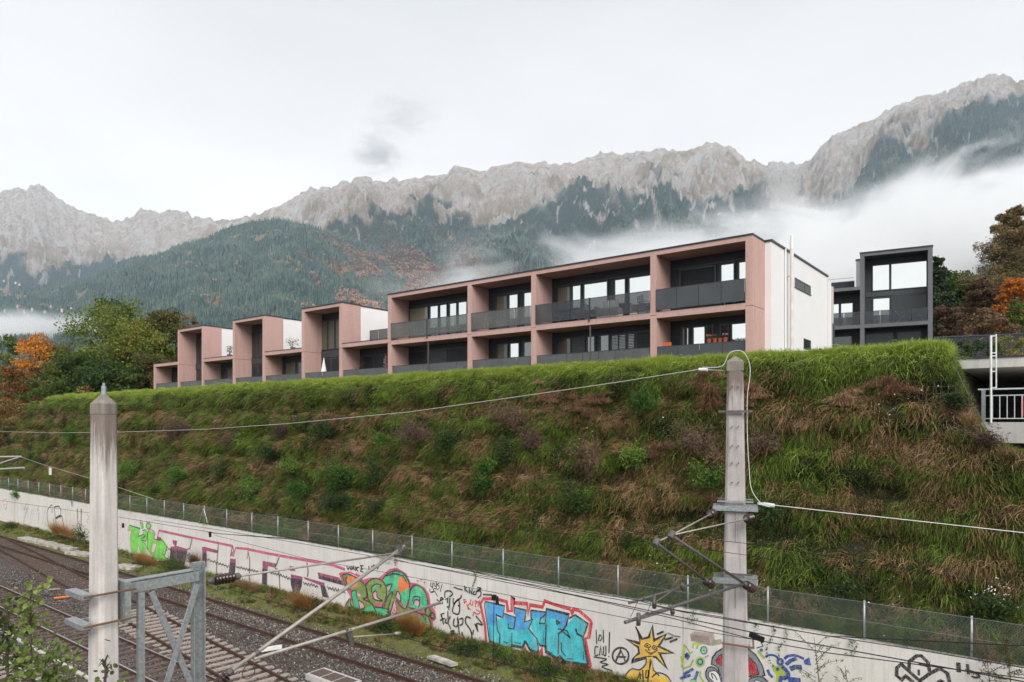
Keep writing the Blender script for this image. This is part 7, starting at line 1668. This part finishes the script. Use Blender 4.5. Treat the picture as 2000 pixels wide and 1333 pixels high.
# ------------------------------------------------------------------ village on the left slope
rg = random.Random(3)
vill = [(9, 604), (22, 611), (34, 600), (47, 608), (63, 603), (88, 609), (99, 599), (121, 606), (139, 601), (158, 608), (56, 618), (8, 547), (31, 553), (38, 556)]
vs_ = sorted(range(11), key=lambda i: vill[i][0]); ords = ['leftmost', 'second', 'third', 'fourth', 'fifth', 'sixth', 'seventh', 'eighth', 'ninth', 'tenth', 'rightmost']; vl = {}
for r_, i in enumerate(vs_): vl[i] = ords[r_]+' far pale house of the misty village row, counted from the left edge'
for r_, i in enumerate((11, 12, 13)): vl[i] = ['highest', 'middle', 'lowest'][r_]+' tiny pale house on the slope above the misty village'
for i, (u, v) in enumerate(vill):
    D = 1500 if v > 590 else 2500
    ki = (u-1000)/FPX; p = at_d(u, v, D); w_ = D/FPX*rg.uniform(3, 7.5)*.6; h = D/FPX*rg.uniform(1.2, 2.6)*.6; p = p+Vector((0, 0, rg.uniform(-5, 4))); d = w_*.7
    hs = empty('village_house', p, vl[i], 'house', 'houses of the far village on the left slope'); Mx = Matrix.Translation(p) @ Matrix.Rotation(rg.uniform(-.5, .9), 4, 'Z')
    mb = MB(); mb.box(-w_/2, w_/2, -d/2, d/2, -6, h, M=Mx); mb.build('wall', M['slab_conc'], hs)
    mb = MB(); a, b = w_/2+.5, d/2+.6; r_ = h*.35
    mb.add([Mx @ Vector(q) for q in ((-a, -b, h), (a, -b, h), (a, b, h), (-a, b, h), (-a, 0, h+r_), (a, 0, h+r_))], [(0, 1, 5, 4), (2, 3, 4, 5), (0, 4, 3), (1, 2, 5), (3, 2, 1, 0)]); mb.build('roof', M['grey_conc'], hs)

# ------------------------------------------------------------------ mist banks and haze
def mist(name, c, size, rot, dens, label, scale=.0022, edge=.22, amp=.9, seed=0.0, topfall=.35, thresh=.0, aniso=.2, sides=.25, stretch=(1, 1, 2.2), col=(1, 1, 1), radial=False):
    """soft-edged volume: density falls off towards the faces of the box and is broken up by noise"""
    me = bpy.data.meshes.new(name); mb = MB(); mb.box(-1, 1, -1, 1, -1, 1); me.from_pydata(mb.v, [], mb.f); o = bpy.data.objects.new(name, me); COL.objects.link(o)
    o.location = c; o.scale = size; o.rotation_euler = rot
    t = MT(name+'_volume'); c_ = t.coord('Object'); s_ = t.n('SeparateXYZ'); t.l(c_, s_.inputs[0])
    wc = t.coord('World', stretch); ad_ = t.n('VectorMath', operation='ADD'); t.l(wc, ad_.inputs[0]); ad_.inputs[1].default_value = (seed, seed, seed)
    n = t.noise(ad_.outputs[0], scale, 6, 0.62, 0.6)
    nn = t.math('MULTIPLY', t.math('SUBTRACT', n, 0.5), amp*2)
    def fall(x, wd): return t.math('DIVIDE', t.math('SUBTRACT', 1.0, t.math('ABSOLUTE', x)), wd)
    top = t.math('DIVIDE', t.math('SUBTRACT', 1.0, s_.outputs[2]), topfall*2)
    f = t.math('MINIMUM', top, t.math('MINIMUM', fall(s_.outputs[0], sides), fall(s_.outputs[1], sides)))
    f = t.math('MINIMUM', f, t.math('DIVIDE', t.math('ADD', 1.0, s_.outputs[2]), .15))
    if radial:
        ln_ = t.n('VectorMath', operation='LENGTH'); t.l(c_, ln_.inputs[0]); f = t.math('MULTIPLY', t.math('SUBTRACT', 1.0, ln_.outputs['Value']), 1.6)
    g = t.math('ADD', t.math('SUBTRACT', f, edge), nn)
    g = t.math('MINIMUM', g, f)
    cl = t.n('Clamp'); t.l(g, cl.inputs[0]); k = t.math('MULTIPLY', t.math('MULTIPLY', cl.outputs[0], cl.outputs[0]), dens)
    pv = t.n('VolumePrincipled'); pv.inputs['Color'].default_value = col+(1,); pv.inputs['Anisotropy'].default_value = aniso; t.l(k, pv.inputs['Density'])
    t.l(pv.outputs[0], t.o.inputs['Volume']); me.materials.append(t.m)
    tag(o, label, None, None, 'stuff'); return o
# tilted bank rising to the right in front of the mountain
def mist_line(u0, v0, u1, v1, D0_, D1_, thick, height, **kw):
    a, b = at_d(u0, v0, D0_), at_d(u1, v1, D1_); mid = (a+b)/2; d = b-a; L = d.length/2; yaw = math.atan2(d.y, d.x); pitch = -math.asin(d.z/d.length)
    rot = (Matrix.Rotation(yaw, 3, 'Z') @ Matrix.Rotation(pitch, 3, 'Y')).to_euler()
    dn = Matrix.Rotation(yaw, 3, 'Z') @ Matrix.Rotation(pitch, 3, 'Y') @ Vector((0, 0, -height))
    return mist(kw.pop('name', 'mist_bank'), mid+dn, (L*kw.pop('ext', 1.15), thick, height), rot, **kw)
mist_line(745, 535, 2150, 225, 1500, 1500, 260, 330, dens=.06, label='white mist bank rising to the right in front of the mountains', scale=.0055, edge=.30, amp=1.5, topfall=.26, sides=.3, seed=100.0, ext=1.1)
mist_line(-200, 574, 480, 626, 1350, 1150, 150, 66, dens=.05, label='thin valley mist below the village at the left', scale=.010, edge=.25, amp=.8, topfall=.4, seed=300.0, name='valley_mist', ext=1.1)
mist('cloud_puff', at_d(738, 300, 3300), (210, 140, 150), (0, 0, YAW), .012, 'small grey cloud puff in the sky above the left ridge', scale=.009, edge=.34, amp=1.5, topfall=.5, sides=.7, seed=20.0, col=(.84, .85, .88), radial=True)
mist('cloud_puff', at_d(790, 225, 3400), (290, 140, 190), (0, 0, YAW), .006, 'faint cloud wisp above the small grey cloud puff', scale=.008, edge=.34, amp=1.5, topfall=.5, sides=.7, seed=60.0, col=(.86, .88, .9), radial=True)
# even haze filling the valley
me = bpy.data.meshes.new('haze'); mb = MB(); mb.box(-12300, 12300, -12300, 12300, -1.3, 3000); me.from_pydata(mb.v, [], mb.f); hz = bpy.data.objects.new('haze', me); COL.objects.link(hz)
t = MT('haze_air'); pv = t.n('VolumePrincipled'); pv.inputs['Color'].default_value = (.74, .88, 1.0, 1); pv.inputs['Density'].default_value = 0.000064; pv.inputs['Anisotropy'].default_value = .1
t.l(pv.outputs[0], t.o.inputs['Volume']); me.materials.append(t.m); tag(hz, 'pale bluish air filling the valley', None, None, 'stuff')
